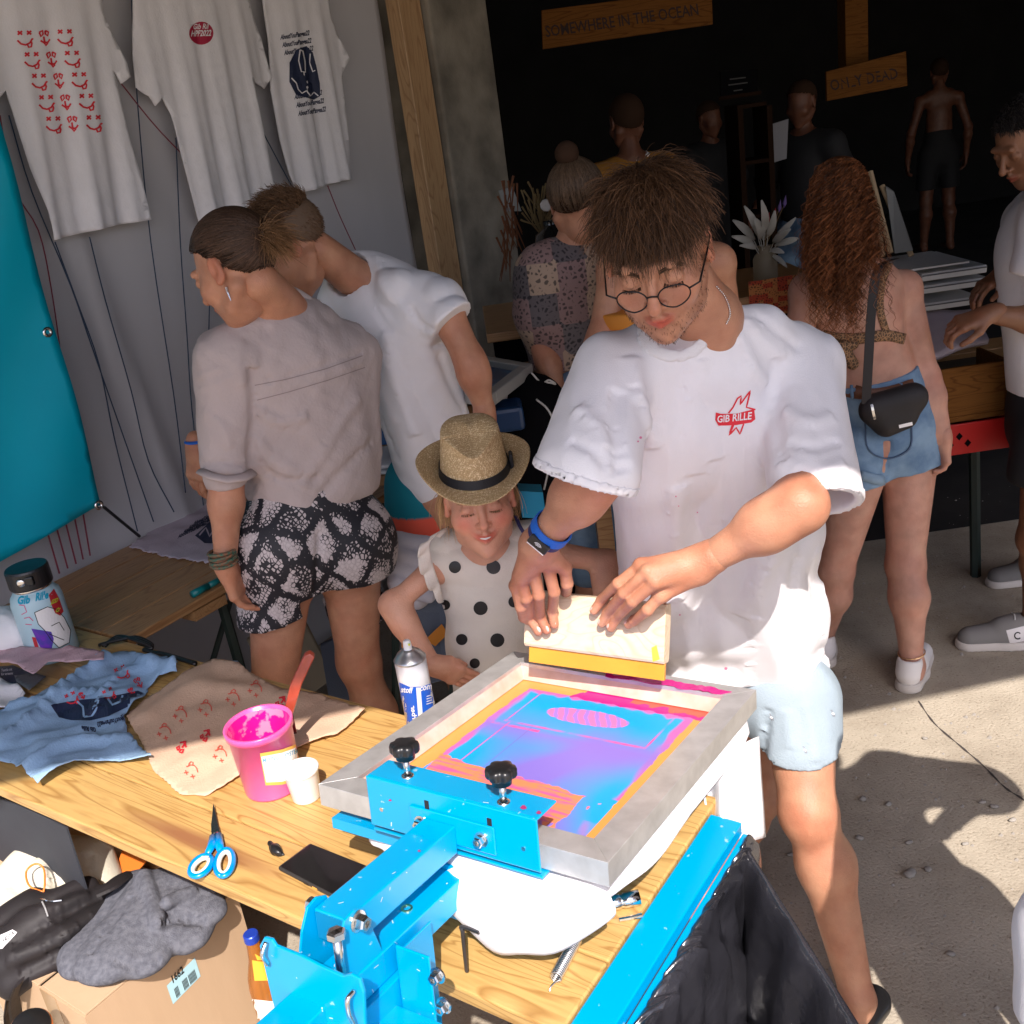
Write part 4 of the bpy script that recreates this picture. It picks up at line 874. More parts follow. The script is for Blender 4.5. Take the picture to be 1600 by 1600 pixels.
decal('lettering', bvk, merge2(text2('MIXING', (410, 1191), (7.2, -1.4), (.6, -9.5), .01), text2('SYSTEM', (444, 1184), (6.6, -2.6), (.6, -9.5), .01)), tlab, bk, .0014)
decal('small_print', bvk, merge2(*[text2('water based ink for textile', (412 + i * .4, 1197 + i * 4.2), (2.9, -.65), (.3, -3.2)) for i in range(6)]), mat('label_grey', (.45, .45, .42), .6), bk, .0014)
sp0 = Z(447, 1140, TZ + .08)
sp = thing('spatula', 'metal spatula with red wooden handle standing in the pink bucket', 'spatula', sp0)
hp = [Y(452, 1112, sp0[1] - .01), Y(462, 1072, sp0[1] - .005), Y(482, 1026, sp0[1] + .005)]; dH = norm(hp[2] - hp[0])
MB().prism([hp[0] - dH * .01 + A(-.010, 0, 0), hp[0] - dH * .01 + A(.010, 0, 0), hp[1] + A(.0125, 0, 0), hp[2] + A(.012, 0, -.004), hp[2] + A(.004, 0, .006), hp[2] + A(-.008, 0, .002), hp[1] + A(-.0115, 0, 0)], A(0, .012, .004)).build('handle', mat('red_lacquer', (.42, .07, .035), .35, col2=(.30, .045, .02), nscale=40, coat=.5), sp, bevel=.003)
MB().prism([hp[0] - dH * .008 + A(-.009, .004, 0), hp[0] - dH * .008 + A(.009, .004, 0), sp0 + A(.016, .012, -.02), sp0 + A(-.018, .012, -.02)], A(0, .0015, 0)).build('blade', mat('inked_steel', (.32, .03, .05), .25, .6, col2=(.12, .10, .11), nscale=35), sp)
for x, y in [(462, 1071), (457, 1087)]:
    q = drop(bvh_of(sp.children[0]), x, y, 0)
    if q is not None: MB().lathe(q, [(.0035, -.001), (.0035, .0008), (.0001, .001)], A(0, -1, .3), 12).build('rivet', ey_m, sp)
cu = Z(480, 1245, TZ); o = MB().lathe(cu, [(.0001, 0), (.026, 0), (.0275, .003), (.0325, .060), (.035, .0605), (.0352, .066), (.033, .068), (.0001, .0675)], n=40).build('cup', mat('white_plastic', (.85, .85, .84), .35, sss=.2), smooth=True, bevel=.0008); tag(o, 'small plain white plastic tub in front of the pink bucket', 'tub')
cn0 = Z(660, 1130, TZ); cn = thing('spray_can', 'blue and white spray adhesive can with white nozzle behind the screen', 'spray can', cn0)
rcn = .033
# the can stands behind the screen, on the table
cs = MB().lathe(cn0, [(.0001, 0), (rcn, 0), (rcn, .150), (rcn * .97, .156)], n=40).build('body', mat('can_white', (.75, .76, .8), .3, .2), cn, smooth=True)
MB().lathe(cn0 + EZ * .154, [(rcn * .99, 0), (rcn * 1.03, .003), (rcn * .95, .006), (rcn * .75, .016), (rcn * .45, .022), (rcn * .42, .025), (.0001, .025)], n=40).build('dome', mat('can_dome', (.6, .6, .6), .3, .9), cn, smooth=True)
MB().lathe(cn0 + EZ * .177, [(.009, 0), (.009, .010), (.0075, .020), (.006, .022), (.0001, .022)], n=20).build('nozzle', mat('white_plastic', (.85, .85, .84), .35), cn, smooth=True)
MB().box(cn0 + A(.003, -.0085, .190), (.004, 0, 0), (0, .002, 0), (0, 0, .004)).build('nozzle_tip', mat('yellow_tip', (.7, .75, .05), .5), cn)
bvc = bvh_of(cs); canb = mat('can_blue', (.012, .09, .48), .3)
top_y = 1064
decal('label_blue', bvc, fill2([(624, 1066), (640, 1073), (660, 1073), (684, 1062), (690, 1130), (660, 1150), (634, 1150)], 4), canb, cn, .0005)
decal('label_stripe', bvc, fill2([(650, 1074), (657, 1074), (663, 1150), (656, 1150)], 4), mat('can_white', (.75, .76, .8), .3), cn, .0009)
decal('lettering', bvc, merge2(text2('stoff', (627, 1081), (9.5, .8), (1.5, -12.5), .03), text2('.com', (653, 1080), (10.5, -2.2), (1.2, -13), .03), text2('rber', (645, 1124), (-1.5, -12), (10, -1), .03)), mat('can_white', (.75, .76, .8), .3), cn, .0012)
decal('small_print', bvc, strokes2([[(666, 1088 + 4 * i), (682, 1083 + 4 * i)] for i in range(4)], 1.2), mat('can_white', (.75, .76, .8), .3), cn, .0012)

# scissors
sc0 = Z(335, 1320, TZ); sz = thing('scissors', 'open pair of scissors with blue and cream handles on the pine table', 'scissors', sc0)
bl_h = mat('scissor_blue', (.0, .27, .72), .3, coat=.3); cream = mat('scissor_cream', (.72, .70, .64), .5)
def zz(x, y, h=.0): return Z(x, y, TZ + h)
MB().prism([zz(334, 1256, .006), zz(341, 1290, .006), zz(345, 1303, .006), zz(331, 1310, .006), zz(330, 1290, .006)], A(0, 0, .0018)).build('blade', mat('blade_steel', (.35, .33, .31), .22, 1.), sz, bevel=.0004)
MB().prism([zz(333, 1258, .004), zz(343, 1300, .004), zz(338, 1312, .004), zz(330, 1300, .004)], A(0, 0, .0016)).build('blade', mat('blade_dark', (.06, .055, .055), .25, .9), sz, bevel=.0004)
MB().lathe(zz(337, 1302, .0078), [(.0045, 0), (.0045, .001), (.0001, .0018)], n=14).build('pivot', ey_m, sz, smooth=True)
def loop(c, rx, ry, rot, r, h, n=26): return [zz(c[0] + rx * math.cos(t) * math.cos(rot) - ry * math.sin(t) * math.sin(rot), c[1] + rx * math.cos(t) * math.sin(rot) + ry * math.sin(t) * math.cos(rot), h) for t in np.linspace(0, 2 * math.pi, n)]
for c, rx, ry, rot, st_ in [((314, 1353), 21, 13, -.75, (333, 1318)), ((351, 1348), 22, 14, 1.8, (341, 1316))]:
    MB().tube(loop(c, rx - 1, ry - 1, rot, 0, .009), .0055, 8, flat=.9).build('handle', bl_h, sz, smooth=True)
    MB().tube(loop(c, rx - 5, ry - 5, rot, 0, .010), .0045, 8, flat=.9).build('grip', cream, sz, smooth=True)
    d = A(c[0] - st_[0], c[1] - st_[1]); 
    MB().tube([zz(st_[0], st_[1] - 12, .008), zz(*(A(*st_) + d * .12), .009), zz(*(A(*st_) + d * .5), .009)], [.007, .0085, .006], 10, flat=.7).build('shank', bl_h, sz, smooth=True)
# phone and plug
ph = thing('phone', 'black smartphone lying face up on the pine table under the blue arm', 'phone', Z(495, 1360, TZ))
pp = [(433, 1354), (484, 1316), (575, 1352), (525, 1402)]
pz = [Z(x, y, TZ + .0105) for x, y in pp]; MB().prism(pz, A(0, 0, -.0095)).build('case', mat('phone_case', (.03, .028, .027), .5), ph, bevel=.004)
c = sum(pz) / 4; MB().prism([c + (q - c) * .93 + EZ * .0006 for q in pz], A(0, 0, -.001)).build('glass', mat('phone_glass', (.003, .003, .004), .05, coat=1.), ph, bevel=.0003)
e = pz[3] - pz[0]; w_ = norm(pz[1] - pz[0]); 
for t in (.45, .6): MB().box(pz[0] + e * t - EZ * .007 - w_ * .0004, norm(e) * .012, EZ * .0035, w_ * .001).build('side_button', mat('orange_label', (.85, .42, .08), .5) if t > .5 else blackp, ph)
blob('plug', 'small dark earphone plug with a bit of cable beside the phone', 'plug', [rc(zz(422, 1318, .006), zz(430, 1327, .006), .005, .004, .003), rc(zz(430, 1327, .006), zz(433, 1330, .005), .002, .002), rc(zz(433, 1330, .004), zz(444, 1336, .002), .0016, .0014)], blackp, h=.0015, wr=(.0008, 300))
# springs, chrome socket
def spring(name, label, a, b, r, w, turns):
    a = A(*a); b = A(*b); d = norm(b - a); u = norm(np.cross(d, EZ)); v = np.cross(d, u); L = np.linalg.norm(b - a); P = []
    for i in range(turns * 12 + 1): t = i / (turns * 12); an = 2 * math.pi * turns * t; P.append(a + d * L * t + r * (u * math.cos(an) + v * math.sin(an)))
    r_ = thing(name, label, 'spring', (a + b) / 2); MB().tube(P, w, 5).build('coil', zinc, r_, smooth=True)
    MB().tube(catmull([a + u * r, a - d * .006 + u * r * .4, a - d * .016, a - d * .022 + v * .004], 5), w, 6).build('hook', zinc, r_, smooth=True); MB().tube(catmull([b + u * r, b + d * .006, b + d * .014 - v * .003], 5), w, 6).build('hook', zinc, r_, smooth=True)
spring('tension_spring', 'steel coil spring lying on the table in front of the white shirt', zz(868, 1528, .009), zz(901, 1466, .009), .0085, .0014, 24)
soc = thing('socket', 'chrome wrench socket lying under the corner of the screen', 'socket', zz(975, 1405, 0)); a = zz(952, 1412, .012); b = zz(999, 1402, .012)
MB().lathe(a, [(.0001, 0), (.011, 0), (.012, .001), (.012, .016), (.0105, .0175), (.0105, .021), (.012, .0225), (.012, np.linalg.norm(b - a)), (.009, np.linalg.norm(b - a)), (.008, .02)], b - a, 24).build('body', mat('chrome', (.8, .8, .8), .08, 1.), soc, smooth=True)
o = MB().tube(catmull([zz(968, 1437, .004), zz(985, 1434, .005), zz(1003, 1430, .004)], 4), .0035, 8).build('chrome_bit', MATS['chrome']); tag(o, 'short chrome tool bit beside the wrench socket', 'tool bit')
# marker and cables
mk = thing('marker_pen', 'teal marker pen at the edge of the darker table', 'marker', Z(318, 922, TZ + .01)); a = Z(300, 929, TZ + .011); b = Z(345, 905, TZ + .011)
MB().tube([a, a + (b - a) * .55], .011, 14).build('cap', mat('teal_plastic', (.0, .16, .17), .35), mk, smooth=True); MB().tube([a + (b - a) * .55, b], .0095, 14).build('barrel', mat('teal_plastic', (.0, .16, .17), .35), mk, smooth=True)
o = MB(); 
for k in range(3): o.tube(catmull([Z(155 + 4 * k, 1008 + k, TZ + .01), Z(185, 1000 - 3 * k, TZ + .02), Z(215, 996 + 3 * k, TZ + .022), Z(238, 1008 + 2 * k, TZ + .01), Z(225, 1016, TZ + .008), Z(260, 1022 + k, TZ + .006), Z(306, 1036 + k, TZ + .004)], 8), .005, 7)
tag(o.build('power_cable', blackp, smooth=True), 'black power cable looped at the joint of the two tables', 'cable')

# ---------------------------------------------------------------- cardboard box and the things on it
card = mat('cardboard', (.52, .36, .22), .85, col2=(.47, .32, .19), nscale=5, bump=.25, bscale=40, stretch=(1, 1, .3))
BZ = .44; E1 = Z(132, 1590, BZ); E2 = Z(366, 1393, BZ); dE = norm(E2 - E1); dP = norm(np.cross(EZ, dE)); LW = np.linalg.norm(E2 - E1); WW = .40
if np.dot(dP, A(-1, 0, 0)) < 0: dP = -dP
cb = thing('cardboard_box', 'big open cardboard box with barcode label under the table', 'box', (E1 + E2) / 2 * A(1, 1, 0)); LW2 = LW + .005
w1 = MB().box(E1 - EZ * BZ, dE * LW2, dP * .005, EZ * BZ).build('side_panel', card, cb); MB().box(E1 - EZ * BZ + dP * WW, dE * LW2, -dP * .005, EZ * BZ).build('side_panel', card, cb)
MB().box(E1 - EZ * BZ + dP * .0055, dP * (WW - .011), dE * .005, EZ * (BZ - .001)).build('end_panel', card, cb); MB().box(E1 + dE * LW2 - EZ * BZ + dP * .0055, dP * (WW - .011), -dE * .005, EZ * (BZ - .001)).build('end_panel', card, cb)
def flap(o, a, b, lift):
    MB().add([o, o + a, o + a + b + EZ * lift, o + b + EZ * lift], [(0, 1, 2, 3)]).build('flap', card, cb, solid=.005)
MB().box(E1 + EZ * .001 + dE * .003, dE * (LW2 * .5), dP * .15, EZ * .005).build('flap', card, cb, bevel=.001)
MB().box(E1 + EZ * .0005 + dP * .16, dP * .2, dE * .22, EZ * .005).build('flap', card, cb, bevel=.001)
flap(E1 + dP * WW, dE * LW2, dP * .22, .05); flap(E1 + dE * LW2 + dP * .02, dP * (WW - .04), dE * .18, .04)
MB().box(E1 + dP * .01 + dE * .01 - EZ * .06, dE * (LW2 - .02), dP * (WW - .02), EZ * .004).build('inner_floor', card, cb)
tp = MB().box(E1 + dP * .10 - dE * .0012 - EZ * .30, dP * .055, dE * .001, EZ * .30).build('tape', mat('brown_tape', (.45, .30, .16), .25, coat=.5), cb)
bvx = bvh_of(w1)
decal('label', bvx, fill2([(260, 1540), (304, 1496), (313, 1525), (270, 1569)], 5), mat('pale_blue_label', (.42, .66, .72), .6), cb, .001)
decal('lettering', bvx, text2('1662', (268, 1537), (9.6, -9.2), (-4.5, -15), .03), mat('black_print', (.01, .01, .01), .5), cb, .0016)
br = []
for i in range(22):
    t = i / 22; x = 270 + 34 * t; y = 1546 - 33 * t
    if random.random() > .25: br.append([(x, y), (x + 4.5, y + 14.5)])
decal('barcode', bvx, strokes2(br, 1.1), mat('black_print', (.01, .01, .01), .5), cb, .0016)
orange = mat('orange_plastic', (.85, .22, .03), .4)
o = MB().prism([Z(178, 1366, BZ + .01), Z(192, 1330, BZ + .01), Z(235, 1340, BZ + .01), Z(205, 1375, BZ + .01)], A(0, 0, .004)).build('orange_folder', orange, bevel=.001); tag(o, 'bright orange folder edge in the cardboard box under the table', 'folder')
def bz(x, y, h=0): return Z(x, y, BZ + h)
creamc = mat('cream_canvas', (.66, .62, .50), .9, col2=(.60, .56, .45), nscale=12, bump=.4, bscale=200)
blob('canvas_bag', 'cream canvas drawstring bag lying in the cardboard box', 'bag', [el(bz(110, 1355, .03), (.10, .09, .06), k=.04), el(bz(60, 1360, .04), (.09, .08, .06), k=.04), el(bz(20, 1415, .02), (.13, .08, .05), k=.04), el(bz(150, 1385, .01), (.06, .07, .04), k=.03)], creamc, wr=(.006, 24), seed=4, fl=[([(85, 1330), (80, 1365), (95, 1390)], -.012, .010), ([(138, 1335), (142, 1360), (150, 1380)], -.012, .008), ([(55, 1345), (75, 1375), (60, 1400)], .009, .012), ([(105, 1330), (110, 1365)], .008, .01), ([(15, 1380), (45, 1400)], -.008, .009)])
o = MB().tube(catmull([bz(68, 1394, .09), bz(46, 1384, .10), bz(41, 1362, .11), bz(55, 1350, .12), bz(68, 1357, .11), bz(70, 1380, .10), bz(68, 1394, .09)], 6), .0022, 6).build('drawstring_loop', orange, smooth=True); tag(o, 'orange drawstring loop lying on the cream canvas bag', 'drawstring')
bkp = mat('black_nylon', (.016, .014, .015), .6, col2=(.022, .018, .02), nscale=10, bump=.5, bscale=30, spec=.35)
bpk = blob('backpack', 'crumpled black nylon backpack on top of the cardboard box', 'backpack', [rc(bz(0, 1452, .05), bz(62, 1415, .06), .040, .036, .012), rc(bz(62, 1415, .06), bz(135, 1392, .06), .036, .028, .012), rc(bz(0, 1480, .05), bz(75, 1440, .06), .038, .034, .010), rc(bz(75, 1440, .06), bz(165, 1395, .06), .034, .022, .012), rc(bz(10, 1505, .03), bz(95, 1462, .05), .036, .032, .009), rc(bz(95, 1462, .05), bz(180, 1402, .05), .030, .018, .010), rc(bz(20, 1528, .0), bz(105, 1488, .02), .034, .028, .009), rc(bz(-20, 1490, .0), bz(60, 1470, .0), .07, .07, .03)], bkp, h=.005, wr=(.009, 26), seed=6, fl=[([(20, 1480), (70, 1450), (120, 1420), (165, 1390)], -.008, .014), ([(10, 1500), (70, 1480), (120, 1450), (180, 1410)], .007, .016), ([(30, 1520), (90, 1490), (140, 1450)], -.008, .012), ([(60, 1420), (100, 1412), (140, 1395)], .006, .010)])
bvp = bvh_of(bpk)
decal('label', bvp, fill2([(0, 1462), (20, 1453), (27, 1457), (5, 1482), (-8, 1484)], 4), shirt_w, bpk, .002); decal('lettering', bvp, text2('KVCIN', (20, 1455), (-5, 4.5), (4, 6), .03), mat('black_print', (.01, .01, .01), .5), bpk, .003)
zl = [drop(bvp, x, y, .003) for x, y in [(61, 1406), (72, 1409), (84, 1410), (96, 1408)]]; zl = [q for q in zl if q is not None]
if len(zl) > 2: MB().tube(zl, .0022, 6).build('zip_pull', ey_m, bpk)
zl = [drop(bvp, x, y, .003) for x, y in [(66, 1411), (71, 1420), (75, 1432)]]; zl = [q for q in zl if q is not None]
if len(zl) > 2: MB().tube(zl, .0018, 6).build('zip_pull', mat('grey_cord', (.3, .3, .3), .7), bpk)
stp = [bz(12, 1530, .01), bz(14, 1548, -.03), bz(10, 1580, -.1), bz(14, 1640, -.2)]
MB().tube(stp, .018, 8, flat=.2).build('strap', bkp, bpk); MB().tube(catmull([bz(30, 1535, .03), bz(22, 1560, -.02), bz(26, 1590, -.1), bz(40, 1640, -.2)], 5), .016, 8, flat=.2).build('strap', bkp, bpk)
MB().tube(catmull([bz(150, 1395, .09), bz(172, 1385, .09), bz(190, 1372, .08), bz(205, 1365, .06)], 5), .018, 8, flat=.3).build('strap', bkp, bpk)
greyf = mat('grey_fleece', (.10, .104, .125), 1., col2=(.15, .155, .18), nscale=90, bump=.7, bscale=420, spec=.08)
zq = (A(0, 0, 1), .5)
blob('fleece_jacket', 'folded grey fleece jacket lying over the edge of the cardboard box', 'jacket', [rc(bz(212, 1385, .045), bz(140, 1490, .03), .05, .062, .006, zq), rc(bz(240, 1392, .055), bz(175, 1490, .04), .06, .075, .004, zq), rc(bz(225, 1430, .05), bz(225, 1490, .025), .07, .06, .010, zq), rc(bz(262, 1385, .05), bz(300, 1402, .035), .06, .055, .004, zq), rc(bz(258, 1415, .045), bz(312, 1425, .025), .06, .055, .004, zq), rc(bz(255, 1455, .03), bz(295, 1458, .01), .06, .055, .004, zq), rc(bz(225, 1375, .075), bz(248, 1440, .07), .022, .018, .003), rc(bz(262, 1410, .08), bz(300, 1395, .06), .016, .014, .003), rc(bz(118, 1496, .02), bz(150, 1516, .0), .026, .030, .004, zq), el(bz(225, 1440, .0), (.16, .13, .04), k=.01)], greyf, h=.0038, wr=(.0028, 40), seed=12, fl=[([(205, 1400), (170, 1450), (140, 1490)], -.008, .010), ([(255, 1440), (285, 1438), (320, 1440)], -.016, .009), ([(180, 1500), (220, 1512), (250, 1498)], -.008, .008)])
# orange tool at the bottom left
ot = thing('tape_measure', 'orange and black round tape measure at the bottom left corner', 'tape measure', Z(50, 1610, .42)); c = Z(50, 1612, .44)
MB().lathe(c, [(.0001, 0), (.035, 0), (.037, .003), (.037, .018), (.035, .022), (.0001, .022)], A(.2, -.3, .9), 32).build('case', blackp, ot, smooth=True); MB().lathe(c, [(.0375, .005), (.039, .007), (.039, .014), (.0375, .016)], A(.2, -.3, .9), 32).build('band', orange, ot, smooth=True)
MB().box(Z(2, 1560, .4), A(.02, 0, 0), A(0, .02, 0), A(0, 0, .03)).build('clip', orange, ot, bevel=.003)
# soda bottle
sbz = .52; sb0 = Z(391, 1458, sbz) * A(1, 1, 0) + EZ * (sbz - .26); o = MB().box(sb0 + A(-.10, -.12, -.026), UN * .34, NN * .16, A(0, 0, .025)).build('bench_board', pine, bevel=.004); tag(o, 'low pine bench board carrying the amber soda bottle', 'bench')
sb = thing('soda_bottle', 'amber glass soda bottle with blue cap and yellow label beside the box', 'bottle', sb0)
glass_a = bpy.data.materials.new('amber_glass'); glass_a.use_nodes = True; gb = glass_a.node_tree.nodes['Principled BSDF']; gb.inputs['Base Color'].default_value = (.55, .20, .03, 1); gb.inputs['Transmission Weight'].default_value = .55; gb.inputs['Roughness'].default_value = .05
MB().lathe(sb0, [(.0001, 0), (.030, 0), (.032, .004), (.032, .13), (.029, .155), (.017, .20), (.0135, .235), (.0135, .247)], n=36).build('glass_body', glass_a, sb, smooth=True)
MB().lathe(sb0 + EZ * .242, [(.0145, 0), (.0152, .002), (.0148, .016), (.013, .018), (.0001, .018)], n=30).build('cap', mat('blue_cap', (.02, .06, .45), .3, .3), sb)
lb = bvh_of(sb.children[0] if sb.children[0].name.startswith('glass') else sb.children[1])
for (x0, x1, y0, y1, m_) in [(394, 430, 1500, 1532, mat('amber_label', (.85, .42, .03), .5)), (386, 440, 1560, 1640, mat('label_white', (.82, .80, .74), .5)), (398, 408, 1490, 1500, mat('amber_label', (.85, .42, .03), .5))]:
    decal('label', lb, fill2([(x0, y0), (x1, y0 + 6), (x1 + 4, y1), (x0 + 4, y1)], 4), m_, sb, .0006)
# ---------------------------------------------------------------- bin with black bag
bagm = mat('black_bag', (.016, .016, .020), .17, col2=(.03, .03, .037), nscale=9, bump=1., bscale=38, spec=1.)
def bag():
    r = thing('rubbish_bin', 'bin lined with a shiny black plastic bag beside the blue rail', 'bin', Z(1200, 1500, 0))
    z = .735; L0 = T(-.570, 1.30, .748); L1 = T(-.570, .40, .752); R1 = Z(1365, 1640, z); R0 = L0
    ni, nj = 220, 50; V = []; F = []
    def edge(t): return L0 + (L1 - L0) * t
    dR = norm(R1 - L1); dL = norm(L1 - L0); depth = A(0, 0, -1)
    for i in range(ni + 1):
        t = i / ni; a = edge(t); wr = .0035 * math.sin(t * 130 + 2 * math.sin(t * 7)) + .002 * math.sin(t * 290 + 3 * math.sin(t * 20))
        for j in range(nj + 1):
            s = j / nj; w = .10 * (.25 + .9 * t)
            if s < .3: q = s / .3; P = a + dR * w * q + EZ * (.012 * math.sin(q * 3.1) + wr * (1 - .3 * q) + .006 * math.sin(t * 47 + q * 5) * q)
            else: q = (s - .3) / .7; P = a + dR * (w + .03 * q) + EZ * (-.62 * q - .01) + dR * (.010 * math.sin(q * 14 + t * 23) + .007 * math.sin(t * 61 - q * 6) + .004 * math.sin(t * 120 + q * 31))
            V.append(P)
    idx = lambda i, j: i * (nj + 1) + j
    F = [(idx(i, j), idx(i + 1, j), idx(i + 1, j + 1), idx(i, j + 1)) for i in range(ni) for j in range(nj)]
    mesh('bag_fold', V, F, bagm, r, smooth=True, solid=.002)
    V = []; 
    for i in range(ni + 1):
        t = i / ni; a = L0 + (R1 - L0) * t; n_ = norm(np.cross(R1 - L0, EZ))
        for j in range(nj + 1):
            s = j / nj; wr = .004 * math.sin(t * 60 + 3 * s * 4)
            if s < .5: q = 1 - s / .5; P = a - EZ * .62 * q - n_ * (.02 + .05 * (1 - q) * .2) * 0 + n_ * wr * q
            else: q = (s - .5) / .5; P = a + n_ * .035 * math.sin(q * 1.57) - EZ * .30 * q * q + n_ * (.01 * math.sin(t * 24 + q * 4) * q)
            V.append(P)
    mesh('bag_side', V, F, bagm, r, smooth=True, solid=.002)
    b = MB().add([L0 - EZ * .62, L1 - EZ * .62, R1 - EZ * .62], [(0, 1, 2)]).build('bag_bottom', bagm, r, solid=.002)
    n0 = norm(np.cross(L1 - L0, EZ))
    return r
bag()
# ---------------------------------------------------------------- people
def skin_mat(name, col, c2):
    return mat(name, col, .46, col2=tuple(v * .9 for v in c2), nscale=22, detail=8, bump=.4, bscale=320, sss=.12, vcol=True, spec=.4)
sk_tan = skin_mat('skin_tan', (.52, .255, .150), (.47, .215, .125)); sk_pink = skin_mat('skin_pale', (.52, .275, .195), (.47, .24, .17)); sk_dark = skin_mat('skin_brown', (.23, .105, .055), (.20, .09, .047)); sk_child = skin_mat('skin_rosy', (.63, .33, .215), (.58, .29, .185))
def hair_mat(name, c): return mat(name, c, .45, vcol=True, spec=.28)
white_tee = mat('tee_white', (.82, .80, .82), .9, col2=(.79, .77, .79), nscale=16, bump=.22, bscale=420)
def jersey(name, c, b=.35, bs=300): return mat(name, c, .9, col2=tuple(v * .93 for v in c), nscale=16, bump=b, bscale=bs, sheen=.15)
def frame_of(f, up): f = norm(f); u = np.array(up, float); u = norm(u - f * np.dot(f, u)); r = np.cross(f, u); return np.stack([r, f, u])   # rows: local x, y (face), z
def head_prims(s=1., face=True, jaw=1., nose=1., child=False):
    P = [el((0, -.018, .035), (.0735, .094, .085)), el((0, .026, -.028), (.060 * (1.05 if child else 1), .066, .080), k=.03), el((0, .034, -.076), (.047 * jaw, .048, .036), k=.025), sph((0, .068, -.100), .017, .025)]
    for q in (-1, 1):
        P += [sph((q * .043, .058, -.022), .021 if not child else .026, .025), rc((q * .048, .02, -.075), (q * .055, -.02, -.045), .014, .016, .025)]
    if face:
        P += [rc((-.032, .083, .030), (.032, .083, .030), .0105, .0105, .012)]
        for q in (-1, 1): P += [sph((q * .0315, .1005, .009), .0145, .014, True), el((q * .031, .0785, .007), (.0155, .0125, .0135), k=.005), rc((q * .019, .0885, .0015), (q * .044, .0835, .0005), .0022, .002, .002, None, True)]
        n = nose; P += [rc((0, .085, .020), (0, .085 + .026 * n, -.022), .0065, .0095, .010), sph((0, .085 + .028 * n, -.026), .0088, .008)]
        for q in (-1, 1): P += [sph((q * .0115, .097, -.029), .0068, .006), sph((q * .0065, .103, -.0365), .0032, .003, True)]
        P += [rc((0, .098, -.038), (0, .095, -.047), .004, .005, .008, None, False), rc((0, .104, -.040), (0, .102, -.046), .0018, .0018, .003, None, True)]
        mw = 1.3 if child else 1.; mz = .009 if child else 0; go = .0032 if child else 0
        P += [rc((-.021 * mw, .085 - .003 * (mw > 1), -.0575 + mz), (-.006, .0965, -.0535), .0035, .0052, .004), rc((.021 * mw, .085 - .003 * (mw > 1), -.0575 + mz), (.006, .0965, -.0535), .0035, .0052, .004), rc((-.006, .0965, -.0535), (.006, .0965, -.0535), .0052, .0052, .004)]
        P += [rc((-.018 * mw, .086 - .002 * (mw > 1), -.0625 + mz), (0, .0935, -.0655 - go), .0042, .0068, .004), rc((.018 * mw, .086 - .002 * (mw > 1), -.0625 + mz), (0, .0935, -.0655 - go), .0042, .0068, .004)]
        P += [rc((-.022 * mw, .091 - .003 * (mw > 1), -.0580 + mz), (0, .1045, -.0592), .0012 + go * .6, .0016 + go * 1.2, .0018, None, True), rc((.022 * mw, .091 - .003 * (mw > 1), -.0580 + mz), (0, .1045, -.0592), .0012 + go * .6, .0016 + go * 1.2, .0018, None, True), rc((-.012, .096, -.077), (.012, .096, -.077), .003, .003, .008, None, True)]
    for q in (-1, 1):
        P += [el((q * .0765, -.008, .004), (.0085, .018, .031), k=.007), el((q * .0850, -.006, .006), (.006, .010, .019), k=.004, sub=True), sph((q * .078, -.002, -.022), .0075, .006)]
    return [scale_prim(p, s) for p in P]
def scale_prim(p, s):
    if p[0] == 'c': return ('c', p[1] * s, p[2] * s, p[3] * s, p[4] * s, p[5] * s, p[6], p[7])
    return ('e', p[1] * s, p[2] * s, p[3], p[4] * s, p[5])
class Head:
    def __init__(h_, c, f, up, s=1., face=True, res=.0026, **k):
        h_.c = A(*c); h_.R = frame_of(f, up); h_.s = s; h_.L, h_.F = nets(*field(head_prims(s, face, **k), res)); h_.L = h_.L
    def w(h_, L): return h_.c + np.asarray(L) @ h_.R
    def tint(h_, lips=(.92, .42, .42), cheek=.0, beard=0., nosered=.1):
        L = h_.L / h_.s; t = np.ones((len(L), 3))
        def blend(w, c): nonlocal t; w = np.clip(w, 0, 1)[:, None]; t = t * (1 - w) + t * np.array(c) * w
        ax = np.abs(L[:, 0])
        mwd = .021 if lips[0] > .91 else .027; m = np.exp(-((L[:, 0] / mwd) ** 4)) * np.exp(-((L[:, 2] + .0595 - (0 if mwd < .022 else 12 * L[:, 0] ** 2)) / .0095) ** 4) * (L[:, 1] > .082); blend(m * 1., lips)
        blend(np.exp(-(((ax - .043) / .022) ** 2 + ((L[:, 2] + .022) / .022) ** 2)) * (L[:, 1] > .03) * cheek, (1., .55, .52))
        blend(np.exp(-((ax / .014) ** 2 + ((L[:, 2] + .022) / .018) ** 2)) * (L[:, 1] > .09) * nosered, (1., .6, .55))
        blend((ax > .076) * .5, (1., .62, .55))
        if beard:
            z = L[:, 2]; b = np.clip((-.045 - z) / .02, 0, 1) * (L[:, 1] > -.02); b = np.maximum(b, np.clip((.01 - z) / .04, 0, 1) * (ax > .05) * (L[:, 1] < .05) * (L[:, 1] > -.025)); b = b * (1 - m) * np.clip(.6 + .6 * noise(L, 300, 2), 0, 1); b = b * (1 - np.exp(-(((z + .085) / .008) ** 2)) * .5); blend(b * beard, (.50, .40, .36))
        return t
def join(parts):
    V = []; F = []; T_ = []; n = 0
    for v, f, t in parts: V.append(v); F.append(f + n); T_.append(t if t is not None else np.ones((len(v), 3))); n += len(v)
    return np.concatenate(V), np.concatenate(F), np.concatenate(T_)
